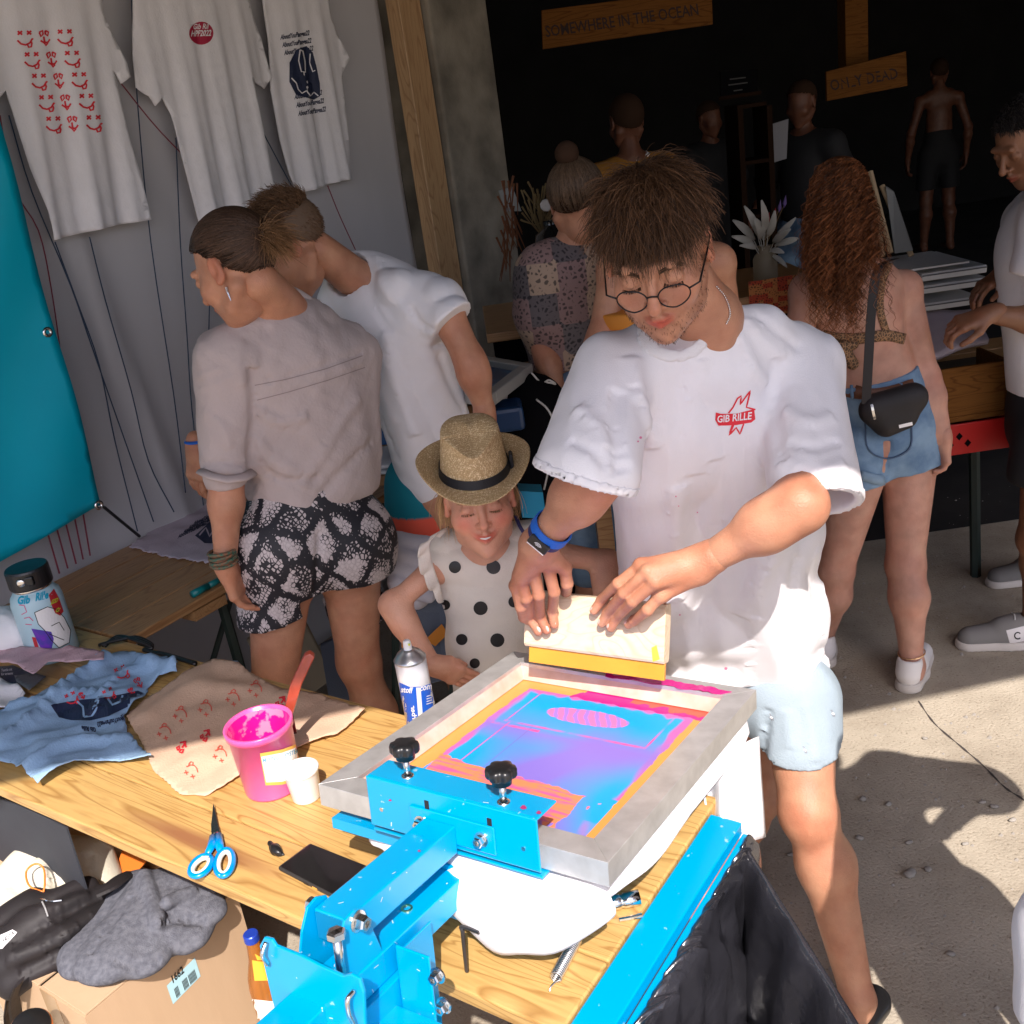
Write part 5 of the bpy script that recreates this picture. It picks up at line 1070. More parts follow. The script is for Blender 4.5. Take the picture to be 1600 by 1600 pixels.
# ---- hair as bundles of fine tapered strands
def strands(h_, roots, nrm, length, flow, segs=7, w=.0011, stiff=.35, grav=(0, 0, -.2), clump=.5, ncl=60, jit=.25, seed=0, curl=0., curlf=60., hug=1.03, base=(0, -.018, .035), rad=(.0735, .094, .085), liftt=.25, wtip=.25):
    rs = np.random.default_rng(seed); N = len(roots); P = roots.copy(); cl = rs.integers(0, ncl, N); cdir = rs.normal(size=(ncl, 3)) * jit; ln = (length(roots) if callable(length) else np.full(N, length)) * rs.uniform(.55, 1.12, N)
    cph = rs.uniform(0, 6.28, ncl); own = rs.normal(size=(N, 3)) * jit * .35; pts = [P.copy()]; base = A(*base) * h_.s; rad = A(*rad) * h_.s; rad = rad[None] * (rs.uniform(hug[0], hug[1], N)[:, None] if isinstance(hug, tuple) else hug)
    for k in range(segs):
        t = (k + 1) / segs; d = flow(P, roots); d = d / (np.linalg.norm(d, axis=1)[:, None] + 1e-9); u = np.clip(liftt * (1 - t) * 2, 0, 1)
        d = d * (1 - u) + nrm * u + cdir[cl] * clump + own + np.array(grav) * t; d = d / (np.linalg.norm(d, axis=1)[:, None] + 1e-9); P = P + d * (ln / segs)[:, None]
        q = (P - base) / rad; r = np.linalg.norm(q, axis=1); ins = r < 1; P[ins] = base + (q[ins] / r[ins][:, None]) * (rad[ins] if len(rad) > 1 else rad)
        pts.append(P.copy())
    X = np.stack(pts, 1)
    if curl:
        tt = np.linspace(0, 1, segs + 1)[None, :]; ph = cph[cl][:, None] + rs.uniform(-.35, .35, N)[:, None]; am = curl * np.clip(tt * 5, 0, 1) * rs.uniform(.6, 1.3, ncl)[cl][:, None]
        fr = curlf * rs.uniform(.85, 1.15, ncl)[cl][:, None]; L_ = tt * ln[:, None]; X[:, :, 0] += am * np.sin(L_ * fr + ph); X[:, :, 1] += am * np.cos(L_ * fr + ph)
    return X, ln, cl
def strand_mesh(h_, X, w, wtip=.25, seed=0, dark=(.55, 1.25), cl=None):
    X = h_.w(X.reshape(-1, 3)).reshape(X.shape); N, S, _ = X.shape; rs = np.random.default_rng(seed)
    T_ = np.gradient(X, axis=1); T_ /= np.linalg.norm(T_, axis=2)[..., None] + 1e-9; up = rs.normal(size=(N, 1, 3)); a = np.cross(T_, up); a /= np.linalg.norm(a, axis=2)[..., None] + 1e-9; b = np.cross(T_, a)
    ww = (w * rs.uniform(.6, 1.3, N))[:, None] * np.linspace(1, wtip, S)[None] ; V = []
    for k in range(3):
        an = 2 * math.pi * k / 3; V.append(X + ww[..., None] * (a * math.cos(an) + b * math.sin(an)))
    V = np.stack(V, 2).reshape(-1, 3); i = np.arange(N)[:, None, None] * S * 3 + np.arange(S - 1)[None, :, None] * 3; k = np.arange(3)[None, None, :]; k2 = (k + 1) % 3
    F = np.stack([i + k, i + k2, i + 3 + k2, i + 3 + k], -1).reshape(-1, 4)
    br = rs.uniform(dark[0], dark[1], N)
    if cl is not None: br = br * rs.uniform(.8, 1.2, cl.max() + 1)[cl]
    t = np.repeat(br[:, None], S * 3, 1).reshape(-1)[:, None] * np.ones(3) * (np.tile(np.repeat(np.linspace(.85, 1.15, S), 3), N))[:, None]
    return V, F, t
def scalp(h_, N, mask, seed=0):
    """root points on the head surface where mask(local) holds"""
    rs = np.random.default_rng(seed); L = h_.L; F = h_.F; C = L[F].mean(1); n = np.cross(L[F[:, 2]] - L[F[:, 0]], L[F[:, 3]] - L[F[:, 1]]); n /= np.linalg.norm(n, axis=1)[:, None] + 1e-9
    c0 = A(0, -.015, .03) * h_.s; fl = np.sum(n * (C - c0), 1) < 0; n[fl] *= -1
    ok = np.where(mask(C / h_.s))[0]; i = rs.choice(ok, N); return C[i] + rs.normal(size=(N, 3)) * .0009, n[i]
def capmesh(h_, mask, off, m, parent, name='hair_base'):
    """under-layer of the hair: a shell grown from the scalp"""
    n = np.zeros_like(h_.L); F = h_.F; fn = np.cross(h_.L[F[:, 2]] - h_.L[F[:, 0]], h_.L[F[:, 3]] - h_.L[F[:, 1]])
    for k in range(4): np.add.at(n, F[:, k], fn)
    n /= np.linalg.norm(n, axis=1)[:, None] + 1e-9
    c0 = A(0, -.015, .03); n[np.sum(n * (h_.L - c0), 1) < 0] *= -1
    ok = mask(h_.L / h_.s); V = h_.L + n * off * (ok[:, None]); f = F[ok[F].all(1)]; used = np.unique(f); mp = np.full(len(V), -1); mp[used] = np.arange(len(used))
    return mesh(name, h_.w(V[used]), mp[f], m, parent, smooth=True, tint=np.full((len(used), 3), .8))
def hairline(front=.075, low=-.062, side=.0):
    def f(L):
        x, y, z = L[:, 0], L[:, 1], L[:, 2]
        lim = np.where(y > .02, .055 + (y - .02) * .45, np.where(y > -.03, .055 - (.02 - y) * 1.2, -.008 - (-.03 - y) * 1.0))
        return (z > np.maximum(lim, low)) & ~((np.abs(x) > .077))
    return f
# ---- limbs, hands
def limbs(j, s=1., thin=1., parts='atl'):
    P = []
    if 't' in parts:
        P += [rc(j['nk'] , j['hd'], .052 * s * thin, .045 * s * thin, .03), rc(j['shL'], j['shR'], .052 * s, .052 * s, .05), rc(j['ch'], j['hp'], .115 * s * thin, .125 * s * thin, .06, (j['fw'], .72)), rc((j['shL'] + j['nk']) / 2, (j['shR'] + j['nk']) / 2, .05 * s, .05 * s, .05)]
    for q in 'LR':
        if 'a' in parts and 'el' + q in j:
            a, b, c = j['sh' + q], j['el' + q], j['wr' + q]; P += [rc(a, b, .047 * s * thin, .0365 * s * thin, .03), rc(b, b + (c - b) * .3, .0365 * s * thin, .038 * s * thin, .03), rc(b + (c - b) * .3, c, .038 * s * thin, .0255 * s * thin, .03)]
        if 'l' in parts and 'kn' + q in j:
            a, b, c = j['hi' + q], j['kn' + q], j['an' + q]; d = c - b; bk = -j['fw'] * .018 * s
            P += [rc(a, b, .085 * s * thin, .056 * s * thin, .04), sph(b + j['fw'] * .008, .053 * s * thin, .03), rc(b + d * .08, b + d * .32 + bk, .050 * s * thin, .057 * s * thin, .04), rc(b + d * .32 + bk, c, .056 * s * thin, .034 * s * thin, .04), sph(c, .035 * s, .02)]
            t = j.get('to' + q, c + j['fw'] * .19 * s - A(0, 0, .045)); P += [rc(c - A(0, 0, .035) * s - j['fw'] * .03 * s, t, .034 * s, .026 * s, .03)]
    return P
def finger(P, pts, r0, r1, k=.004):
    n = len(pts) - 1
    for i in range(n): P.append(rc(pts[i], pts[i + 1], r0 + (r1 - r0) * i / n, r0 + (r1 - r0) * (i + 1) / n, k))
def hand_gen(w, d, nrm, side, s=1., curl=.5, spread=.0, res=.0028):
    """hanging or resting hand: w wrist, d along the hand, nrm out of the back of the hand, side towards the thumb"""
    d, nrm = norm(d), norm(nrm); side = norm(np.array(side) - d * np.dot(side, d)); P = []; kn = []
    for i, o in enumerate((.030, .010, -.010, -.028)): kn.append(w + d * (.088 - .004 * abs(i - 1)) * s + side * o * s - nrm * .002 * abs(i - 1.3))
    for i in range(4): P.append(rc(w + side * (.012 - .008 * i) * s, kn[i], .017 * s, .0115 * s, .014))
    P.append(rc(kn[0], kn[3], .0105 * s, .009 * s, .01))
    for i, ln in enumerate((.072, .080, .075, .060)):
        a = kn[i]; c = curl * (1 + .12 * i); p = [a]; ang = c * .5
        for L_ in (.45, .30, .25): a = a + (d * math.cos(ang) - nrm * math.sin(ang) + side * spread * (1.5 - i) * .1) * ln * L_ * s; p.append(a); ang += c * .75
        finger(P, p, .0092 * s, .0072 * s)
    t0 = w + d * .022 * s + side * .022 * s - nrm * .006; t1 = t0 + (d * .6 + side * .65 - nrm * .35) * .036 * s; t2 = t1 + (d * .85 + side * .15 - nrm * .4) * .034 * s; t3 = t2 + (d * .9 - nrm * .3) * .026 * s
    P.append(rc(w + side * .006, t1, .015 * s, .0125 * s, .014)); finger(P, [t1, t2, t3], .0108 * s, .0082 * s)
    P.append(rc(w - d * .025 * s, w + d * .02 * s, .0255 * s, .021 * s, .02)); return P
def skin_obj(root, m, body, hands, head=None, res=.006, hres=.003, tint=None, clips=(), joints=()):
    parts = []
    if body:
        F_ = field(body, res)
        for c in clips: halfspace(F_, *c)
        v, f = nets(*F_); t_ = np.ones((len(v), 3))
        for q in joints: w_ = np.exp(-(np.linalg.norm(v - q, axis=1) / .055) ** 2)[:, None] * .55; t_ = t_ * (1 - w_) + t_ * A(1, .70, .62) * w_
        t_ *= (1 + .07 * noise(v, 24, 13))[:, None] * (1 + A(0, .05, .06) * noise(v, 50, 17)[:, None]); parts.append((v, f, t_))
    for h_ in hands: v, f = nets(*field(h_, hres)); t_ = (1 + A(.03, .10, .12) * noise(v, 55, 19)[:, None]) * A(1, .94, .92); parts.append((v, f, t_))
    if head is not None: parts.append((head.w(head.L), head.F, tint))
    v, f, t = join(parts); return mesh('body', v, f, m, root, smooth=True, tint=t)
def garment(root, name, m, prims, res=.006, cuts=(), fl=(), wr=(.0035, 18), seed=1, carve=None, y0=.5, y1=4.5, tint=None, hollow=None):
    F_ = field(prims, res)
    if wr: G = grid(*F_).reshape(-1, 3); G2 = G * A(1, 1, .45); F_[0][...] -= (wr[0] * noise(G2, wr[1], seed, 5)).reshape(F_[0].shape).astype(np.float32)
    folds(F_, fl, y0, y1)
    for c in cuts: halfspace(F_, *c)
    if hollow is not None:   # hollow = (centre, direction, radius, depth): open a sleeve or hem so that it reads as cloth round a limb
        for p in hollow:
            q = field([p], res, (F_[1], F_[1] + res * (np.array(F_[0].shape) - 1)))[0]; q = q[:F_[0].shape[0], :F_[0].shape[1], :F_[0].shape[2]]; np.maximum(F_[0], -q, out=F_[0])
    v, f = nets(*F_); return mesh(name, v, f, m, root, smooth=True, tint=tint)
def shoe(root, an, fw, s, m, sole_m, name='shoe'):
    fw = norm(fw * A(1, 1, 0)); sd_ = A(-fw[1], fw[0], 0); g = A(an[0], an[1], 0); r = thing  # sub-part: sole
    P = [rc(g - fw * .035 * s + A(0, 0, .055), g + fw * .05 * s + A(0, 0, .052), .042 * s, .040 * s, .03, (sd_, .9)), rc(g + fw * .05 * s + A(0, 0, .045), g + fw * .165 * s + A(0, 0, .035), .040 * s, .034 * s, .03), rc(g - fw * .03 * s + A(0, 0, .06), g - fw * .025 * s + A(0, 0, .09), .042 * s, .043 * s, .02), rc(g + fw * .03 * s + A(0, 0, .08), g + fw * .075 * s + A(0, 0, .072), .028 * s, .026 * s, .02), sph(g - fw * .02 + A(0, 0, .125), .037 * s, .01, True)]
    o = garment(root, name, m, P, .004, [(g + A(0, 0, .02), (0, 0, -1))], wr=None)
    F_ = field([rc(g - fw * .035 * s + A(0, 0, .012), g + fw * .055 * s + A(0, 0, .012), .046 * s, .046 * s, .02), rc(g + fw * .05 * s + A(0, 0, .012), g + fw * .168 * s + A(0, 0, .012), .046 * s, .038 * s, .02)], .004); halfspace(F_, g + A(0, 0, .03), (0, 0, 1)); halfspace(F_, g + A(0, 0, .001), (0, 0, -1)); v, f = nets(*F_); mesh('sole', v, f, sole_m, o, smooth=True)
    mb = MB()
    for k in range(4): c = g + fw * (.045 + .018 * k) + A(0, 0, .107 - .012 * k); mb.tube(catmull([c - sd_ * .022 * s, c + A(0, 0, .006), c + sd_ * .022 * s + fw * .006], 4), .0022, 5)
    mb.build('laces', mat('lace_white', (.7, .7, .68), .8), o); o_ = o.children[-1] if o.children else None
    return o
# ---------------------------------------------------------------- main printer
mn = thing('person', 'man with glasses, white GIB RILLE shirt and light blue shorts bending over the print screen', 'person', (.42, 1.85, 0))
mf = norm(A(-.50, -.80, 0))
J = dict(fw=mf, nk=Y(1105, 500, 1.76), hd=Y(1062, 420, 1.68), shR=Y(962, 585, 1.74), shL=Y(1248, 560, 1.86), ch=Y(1110, 660, 1.82), hp=Y(1185, 1020, 1.98),
         elR=Y(936, 738, 1.555), wrR=Y(842, 850, 1.64), elL=Y(1250, 790, 1.56), wrL=Y(1092, 882, 1.62),
         hiL=Y(1245, 1090, 1.92), knL=Y(1262, 1262, 1.78), anL=Y(1338, 1555, 1.70), hiR=Y(1160, 1060, 2.05), knR=Y(1180, 1240, 2.02), anR=A(.36, 2.05, .08))
J['anL'] = Z(1340, 1560, .075); J['toL'] = Z(1330, 1598, .03)
HA = Head((.281, 1.618, 1.700), (-.276, -.875, -.398), (-.182, -.359, .916), 1.01, True, .0024, jaw=1.05)
def hand_right():
    P = []; w = J['wrR']; f0 = lambda x, y, o: PL(x, y, SPt, SNf) + SNf * o
    tips = [f0(847, 985, .016), f0(860, 983, .016), f0(872, 974, .016), f0(838, 972, .014)]
    kn = [Y(814, 898, 1.675), Y(832, 884, 1.665), Y(855, 880, 1.665), Y(806, 915, 1.69)]; kn2 = Y(882, 888, 1.675)
    for i, k_ in enumerate(kn): P.append(rc(w + A(.008 * (i - 1.5), 0, 0), k_, .021, .0135, .016))
    P.append(rc(w, kn2, .020, .014, .016))
    mids = [(822, 935, 1.0), (842, 930, 1.0), (866, 925, 1.0), (814, 948, 1.0)]; m2 = [(836, 962), (852, 960), (871, 952), (826, 962)]
    for i in range(4):
        a, b = kn[i], tips[i]; m1 = Y(mids[i][0], mids[i][1], (a[1] * .45 + b[1] * .55) - .022); m3 = f0(*m2[i], .022); finger(P, [a, m1, m3, b], .0118, .0086)
    e = PL(884, 930, SPt - SNf * .035, SNf); finger(P, [kn2, Y(886, 912, kn2[1] + .01), e, e - SUp * .03], .012, .0095)
    P.append(rc(w + (J['elR'] - w) * .15, w, .030, .028, .02)); return P
def hand_left():
    P = []; w = J['wrL']; f0 = lambda x, y, o: PL(x, y, SPt, SNf) + SNf * o
    tips = [f0(935, 952, .020), f0(946, 972, .017), f0(960, 979, .017), f0(987, 974, .016)]
    kn = [Y(1002, 884, 1.625), Y(1012, 893, 1.600), Y(1024, 910, 1.590), Y(1032, 930, 1.605)]
    pip = [(966, 912), (974, 927), (988, 940), (1012, 953)]; dip = [(948, 935), (957, 955), (972, 962), (998, 967)]
    for i, k_ in enumerate(kn): P.append(rc(w + A(-.004, 0, .010 - .008 * i), k_, .022, .0130, .016))
    P.append(rc(kn[0], kn[3], .0115, .0115, .012))
    for i in range(4):
        a, b = kn[i], tips[i]; m1 = Y(*pip[i], (a[1] * .5 + b[1] * .5) - .024); m3 = f0(*dip[i], .024); finger(P, [a, m1, m3, b], .0115, .0084)
    t1 = Y(1030, 935, 1.67); t2 = PL(1005, 960, SPt - SNf * .04, SNf); P.append(rc(w, t1, .018, .014, .016)); finger(P, [t1, t2, t2 - SUp * .03 + SE * -.01], .013, .0095)
    P.append(rc(w + (J['elL'] - w) * .15, w, .031, .028, .02)); return P
BP = limbs(J, 1.0, 1., 'al') + [rc(J['nk'], HA.w((0, -.03, -.03)), .057, .054, .03), rc(J['nk'] - A(0, -.03, .09), J['nk'], .075, .054, .03), rc(J['elL'], J['elL'] + (J['wrL'] - J['elL']) * .35, .039, .040, .03), rc(J['elR'], J['elR'] + (J['wrR'] - J['elR']) * .35, .038, .040, .03)]
skin_obj(mn, sk_tan, BP, [hand_right(), hand_left()], HA, .0055, .0021, HA.tint((.95, .36, .36), cheek=.25, beard=.5, nosered=.35), joints=[J['elL'], J['elR'], J['knL'] + A(0, -.05, 0)])
# nails: short plates on the visible fingertips
nl = mat('nail', (.74, .46, .38), .28, coat=.4)
for (x, y, x2, y2, o_) in [(849, 981, 838, 962, .022), (862, 980, 853, 960, .022), (873, 971, 872, 952, .022), (935, 950, 948, 935, .026), (946, 969, 957, 954, .024), (960, 976, 972, 962, .024), (987, 971, 998, 966, .023)]:
    a = PL(x, y, SPt, SNf) + SNf * o_; d_ = PL(x2, y2, SPt, SNf) + SNf * (o_ + .006) - a; d_ = norm(d_); s0_ = norm(np.cross(d_, SNf)); n0_ = np.cross(s0_, d_); n0_ = n0_ if np.dot(n0_, SNf) > 0 else -n0_
    MB().add([a + s0_ * .0052 * math.sin(p_) * math.cos(q_) + d_ * .0068 * math.sin(p_) * math.sin(q_) + n0_ * .0014 * math.cos(p_) + n0_ * .0008 for p_ in np.linspace(0, math.pi / 2, 5) for q_ in np.linspace(0, 2 * math.pi, 13)[:-1]], [(i * 12 + k, (i + 1) * 12 + k, (i + 1) * 12 + (k + 1) % 12, i * 12 + (k + 1) % 12) for i in range(4) for k in range(12)]).build('nail', nl, mn, smooth=True)
# tee
tv = mf; SE1 = Y(910, 742, 1.56); SE2 = Y(1272, 772, 1.62)
def lr(a, b, t): return a + (b - a) * t
c1_ = J['ch']; waist = Y(1165, 900, 1.95); hem_c = Y(1190, 1075, 1.97)
TP = [rc(J['shR'] + A(0, .01, -.01), J['shL'] + A(0, 0, -.01), .058, .062, .06), rc(lr(J['shR'], J['nk'], .55), lr(J['shL'], J['nk'], .5), .062, .064, .06),
      rc(Y(1020, 640, 1.80), Y(1190, 640, 1.87), .100, .100, .06), rc(Y(1040, 700, 1.82), Y(1195, 700, 1.90), .104, .104, .06), rc(Y(1060, 830, 1.92), Y(1203, 830, 1.93), .108, .112, .08), rc(Y(1085, 960, 1.96), Y(1214, 960, 1.96), .110, .110, .08), rc(Y(1100, 1080, 1.98), Y(1232, 1085, 1.98), .115, .118, .06),
      rc(Y(955, 585, 1.73), SE1, .066, .080, .05), rc(Y(1255, 580, 1.83), SE2, .066, .080, .05),
      rc(Y(1010, 760, 1.80), Y(1030, 900, 1.90), .06, .09, .06)]
dR_ = norm(SE1 - Y(955, 585, 1.73)); dL_ = norm(SE2 - Y(1255, 580, 1.83))
neck_c = Y(1072, 520, 1.70); neck_n = norm(HA.c - J['nk'])
F1_ = field(TP, .0055); cover(F1_, limbs(J, 1.0, 1., 't')[1:] + [rc(J['shR'], J['elR'], .064, .063, .03), rc(J['shL'], lr(J['shL'], J['elL'], .8), .052, .048, .03), rc(J['nk'] - A(0, -.03, .09), J['nk'] - A(0, -.03, .03), .078, .062, .04)], .006); G = grid(*F1_).reshape(-1, 3)
# long soft folds of loose jersey, hanging from the shoulders, plus fine crumple
hf = noise(G * A(1, .7, .13), 30, 4, 6); hf2 = noise(G * A(1, 1, .5), 60, 9, 4); amp = .0050 + .0035 * np.clip((1.5 - G[:, 2]) / .5, 0, 1)
F1_[0][...] -= (amp * hf + .0007 * hf2).reshape(F1_[0].shape).astype(np.float32)
folds(F1_, [([(965, 610), (962, 680), (968, 740)], -.010, .013), ([(1215, 560), (1210, 640), (1222, 720)], -.010, .013), ([(985, 560), (1000, 620), (1020, 700)], .010, .016), ([(1090, 560), (1080, 640), (1085, 740)], .008, .018), ([(1150, 520), (1170, 560), (1195, 600)], .009, .010), ([(1165, 500), (1190, 530), (1225, 560)], .008, .009), ([(1180, 490), (1215, 520), (1250, 545)], -.006, .008),
             ([(1225, 640), (1260, 660), (1300, 650)], .008, .011), ([(1230, 690), (1270, 700), (1310, 690)], -.007, .009), ([(1235, 730), (1280, 735), (1320, 725)], .007, .010), ([(900, 640), (930, 660), (950, 700)], .008, .012), ([(890, 690), (920, 700), (950, 730)], -.007, .010), ([(1230, 800), (1215, 850), (1190, 900), (1160, 960)], .014, .018), ([(1245, 870), (1235, 950), (1240, 1060)], -.010, .014), ([(1180, 960), (1170, 1010), (1165, 1070)], .010, .016), ([(1060, 760), (1050, 850), (1055, 940)], .012, .018), ([(1120, 720), (1130, 800), (1115, 860)], -.008, .018), ([(1275, 860), (1285, 950), (1290, 1050)], .008, .012)], 1.2, 2.6)
halfspace(F1_, Y(1200, 1084, 1.86), (-.04, -.06, -1))
halfspace(F1_, SE1 + dR_ * .03, dR_) if False else None
# sleeve ends: cut only near each sleeve
pA_, nA_, pB_, nB_ = Y(914, 755, 1.54), norm(A(-.42, -.15, -.9)), SE2 + dL_ * .02, norm(dL_ + A(.05, 0, -.35)); pre_ = F1_[0].copy(); gg_ = grid(*F1_)
def hem_band(p, n_, rad, w_=.009):
    d = (gg_ - p) @ n_; q = np.maximum(np.abs(pre_ + .001) - .0034, np.abs(d + w_) - w_); q = np.where(np.linalg.norm(gg_ - p, axis=-1) < rad, q, 1.); v, f = nets(q.astype(np.float32), F1_[1], F1_[2]); return v, f
hemA, hemB = hem_band(pA_, nA_, .14), hem_band(pB_, nB_, .155)
cutlocal(F1_, pA_, nA_, .15); cutlocal(F1_, pB_, nB_, .165)
carve_(F1_, rc(SE1 - dR_ * .03, SE1 + dR_ * .08, .046, .058, 0)); carve_(F1_, rc(SE2 - dL_ * .03, SE2 + dL_ * .08, .059, .071, 0))
nkp = rc(Y(1060, 496, 1.69), HA.w((0, -.03, -.03)), .056, .086, 0); qn = field([nkp], F1_[2], (F1_[1], F1_[1] + F1_[2] * (np.array(F1_[0].shape) - 1)))[0][tuple(slice(0, n) for n in F1_[0].shape)]
cv_, cf_ = nets(np.maximum(np.abs(pre_ + .0005) - .0045, np.abs(qn - .010) - .011).astype(np.float32), F1_[1], F1_[2])
carve_(F1_, nkp)
carve_(F1_, rc(Y(1130, 1085, 1.98), Y(1200, 1085, 1.98), .105, .105, 0)) if False else None
v, f = nets(*F1_); tee = mesh('t_shirt', v, f, white_tee, mn, smooth=True)
bvt = bvh_of(tee)
mesh('collar', cv_, cf_, jersey('rib_white', (.80, .785, .80), .5, 500), tee, smooth=True)
for hm_ in (hemA, hemB): mesh('sleeve_hem', *hm_, white_tee, tee, smooth=True)
def ring_on(bv, pts, r, name, m, parent, off=.0):
    P = [drop(bv, x, y, off) for x, y in pts]; P = [p for p in P if p is not None]
    return MB().tube(catmull(P, 4), r, 8, flat=.5).build(name, m, parent, smooth=True)
logo = red_ink
decal('logo', bvt, merge2(fill2([(1118, 644), (1126, 646), (1150, 646), (1178, 639), (1180, 655), (1174, 660), (1150, 664), (1122, 665), (1117, 656)], 3.5), strokes2([[(1138, 645), (1145, 636), (1152, 622), (1158, 618), (1156, 632), (1172, 610), (1166, 636), (1180, 640)], [(1146, 664), (1139, 680), (1150, 668), (1156, 678), (1162, 662)], [(1144, 664), (1140, 676)]], 2.4)), logo, tee, .0012)
decal('logo_lettering', bvt, text2('GIB RILLE', (1119, 660), (13.2, -1.3), (1, -16), .02), white_tee, tee, .0022)
pts_ = [(1000, 684, 2.2), (996, 690, 1.5), (1056, 775, 1.2), (1060, 790, 1), (1134, 1044, 2.5), (1062, 960, 1.3), (1090, 800, 1.2)]
decal('paint_spots', bvt, merge2(*[fill2([(x + r_ * math.cos(t), y + r_ * math.sin(t)) for t in np.linspace(0, 5.6, 7)], 3) for x, y, r_ in pts_]), mat('pink_spots', (.75, .25, .4), .8), tee, .0012)
# shorts
sh_c = mat('pale_blue_cotton', (.34, .42, .48), .85, col2=(.31, .385, .445), nscale=14, bump=.4, bscale=260)
P = [rc(Y(1165, 1080, 2.0), Y(1220, 1085, 1.95), .100, .100, .05), rc(Y(1240, 1100, 1.93), Y(1250, 1185, 1.86), .095, .083, .05), rc(Y(1160, 1090, 2.04), Y(1172, 1200, 2.03), .10, .095, .05)]
sho = garment(mn, 'shorts', sh_c, P + [rc(J['hiL'], lr(J['hiL'], J['knL'], .5), .092, .078, .03)], .0055, [(Y(1250, 1192, 1.80), (.06, .15, -1))], [([(1200, 1110), (1195, 1150), (1192, 1190)], -.008, .012), ([(1260, 1100), (1270, 1150), (1275, 1190)], .006, .012), ([(1230, 1110), (1235, 1170)], .005, .014)], (.003, 24), 6, y0=1.2, y1=2.6)
bvs = bvh_of(sho)
bird = lambda x, y, s_: [[(x - 3 * s_, y - 5 * s_), (x - s_, y - 5.5 * s_), (x, y - 2 * s_), (x + 4 * s_, y + 2 * s_)], [(x + 1 * s_, y + 1 * s_), (x + 1.5 * s_, y + 5 * s_)], [(x + 3 * s_, y + 2 * s_), (x + 4 * s_, y + 5 * s_)]]
decal('bird_embroidery', bvs, strokes2(sum([bird(x, y, 1.0) for x, y in [(1205, 1121), (1300, 1115), (1257, 1172)]], []), 1.6), mat('grey_thread', (.25, .27, .3), .8), sho, .001)
decal('bird_embroidery', bvs, strokes2(sum([[[(x - 1, y - 1), (x + 3, y + 1)]] for x, y in [(1205, 1121), (1300, 1115), (1257, 1172)]], []), 3), shirt_w, sho, .0014)
# slide sandal
an = J['anL']; g_ = A(an[0], an[1], 0); fwL = norm((J['toL'] - J['anL']) * A(1, 1, 0)); sdl = A(-fwL[1], fwL[0], 0)
F_ = field([rc(g_ - fwL * .06 + EZ * .015, g_ + fwL * .06 + EZ * .015, .042, .044, .02), rc(g_ + fwL * .05 + EZ * .015, g_ + fwL * .17 + EZ * .015, .044, .046, .02)], .004); halfspace(F_, g_ + EZ * .03, (0, 0, 1)); halfspace(F_, g_ + EZ * .002, (0, 0, -1))
v, f = nets(*F_); sl = mesh('sandal', v, f, blackp, mn, smooth=True); MB().tube(catmull([g_ + fwL * .07 + sdl * .048 + EZ * .02, g_ + fwL * .07 + sdl * .03 + EZ * .075, g_ + fwL * .07 + EZ * .088, g_ + fwL * .07 - sdl * .03 + EZ * .075, g_ + fwL * .07 - sdl * .048 + EZ * .02], 5), .03, 8, flat=.15).build('strap', mat('grey_strap', (.35, .35, .36), .4), sl, smooth=True)
F_ = field([rc(A(.36, 2.1, .015), A(.28, 1.95, .015), .045, .045, .02)], .005); v, f = nets(*F_); mesh('sandal', v, f, blackp, mn, smooth=True)
# glasses
gl = thing('spectacles', 'round black wire glasses worn by the man with the squeegee', 'glasses', HA.w((0, .1, 0))); bw_ = mat('black_wire', (.012, .011, .012), .3, .5)
s_ = HA.s; lens_m = bpy.data.materials.new('lens_glass'); lens_m.use_nodes = True; lb_ = lens_m.node_tree.nodes['Principled BSDF']; lb_.inputs['Transmission Weight'].default_value = 1; lb_.inputs['Roughness'].default_value = .0; lb_.inputs['IOR'].default_value = 1.02; lb_.inputs['Base Color'].default_value = (.97, .97, 1, 1)
for q in (-1, 1):
    c = A(q * .0315, .107, -.010); P = [HA.w((c + A(.0235 * math.cos(t), -.009 * abs(math.cos(t)) * (1 if q * math.cos(t) > 0 else 0), .0185 * math.sin(t))) * s_) for t in np.linspace(0, 2 * math.pi, 33)]
    MB().tube(P, .0012, 6, cap=False).build('rim', bw_, gl, smooth=True)
    ce = sum(P[:-1]) / 32; MB().add([ce] + P[:-1], [(0, i + 1, (i + 1) % 32 + 1) for i in range(32)]).build('lens', lens_m, gl, solid=.0008)
    MB().tube([HA.w(A(q * .0545, .100, -.004) * s_), HA.w(A(q * .070, .092, -.001) * s_), HA.w(A(q * .080, .02, .010) * s_), HA.w(A(q * .082, -.008, .014) * s_)], .0016, 6).build('temple', bw_, gl, smooth=True)
MB().tube(catmull([HA.w(A(-.0085, .108, -.006) * s_), HA.w(A(0, .112, -.002) * s_), HA.w(A(.0085, .108, -.006) * s_)], 4), .0014, 6).build('bridge', bw_, gl, smooth=True)
# chain, watch, band
ch_ = MB(); nkc = [(1118, 448), (1130, 462), (1137, 478), (1139, 492), (1134, 505)]
bvbd = bvh_of([o for o in mn.children if o.name.startswith('body')][0])
cpnt = [drop(bvbd, x, y, .002) for x, y in nkc]; cpnt = [p for p in cpnt if p is not None]
if len(cpnt) > 2:
    cc = catmull(cpnt, 5)
    for p in cc[::1]: ch_.lathe(p - EZ * .0015, [(.0001, 0), (.0018, .0008), (.0018, .0022), (.0001, .003)], n=6)
    o = ch_.build('neck_chain', ey_m, smooth=True); tag(o, 'thin silver chain round the neck of the man with glasses', 'necklace')
wd = norm(J['wrR'] - J['elR']); wc = J['wrR'] - wd * .030; a_1 = norm(np.cross(wd, EZ)); b_1 = np.cross(wd, a_1)
wt = thing('wristwatch', 'black rectangular smartwatch on the arm of the man with glasses', 'watch', wc)
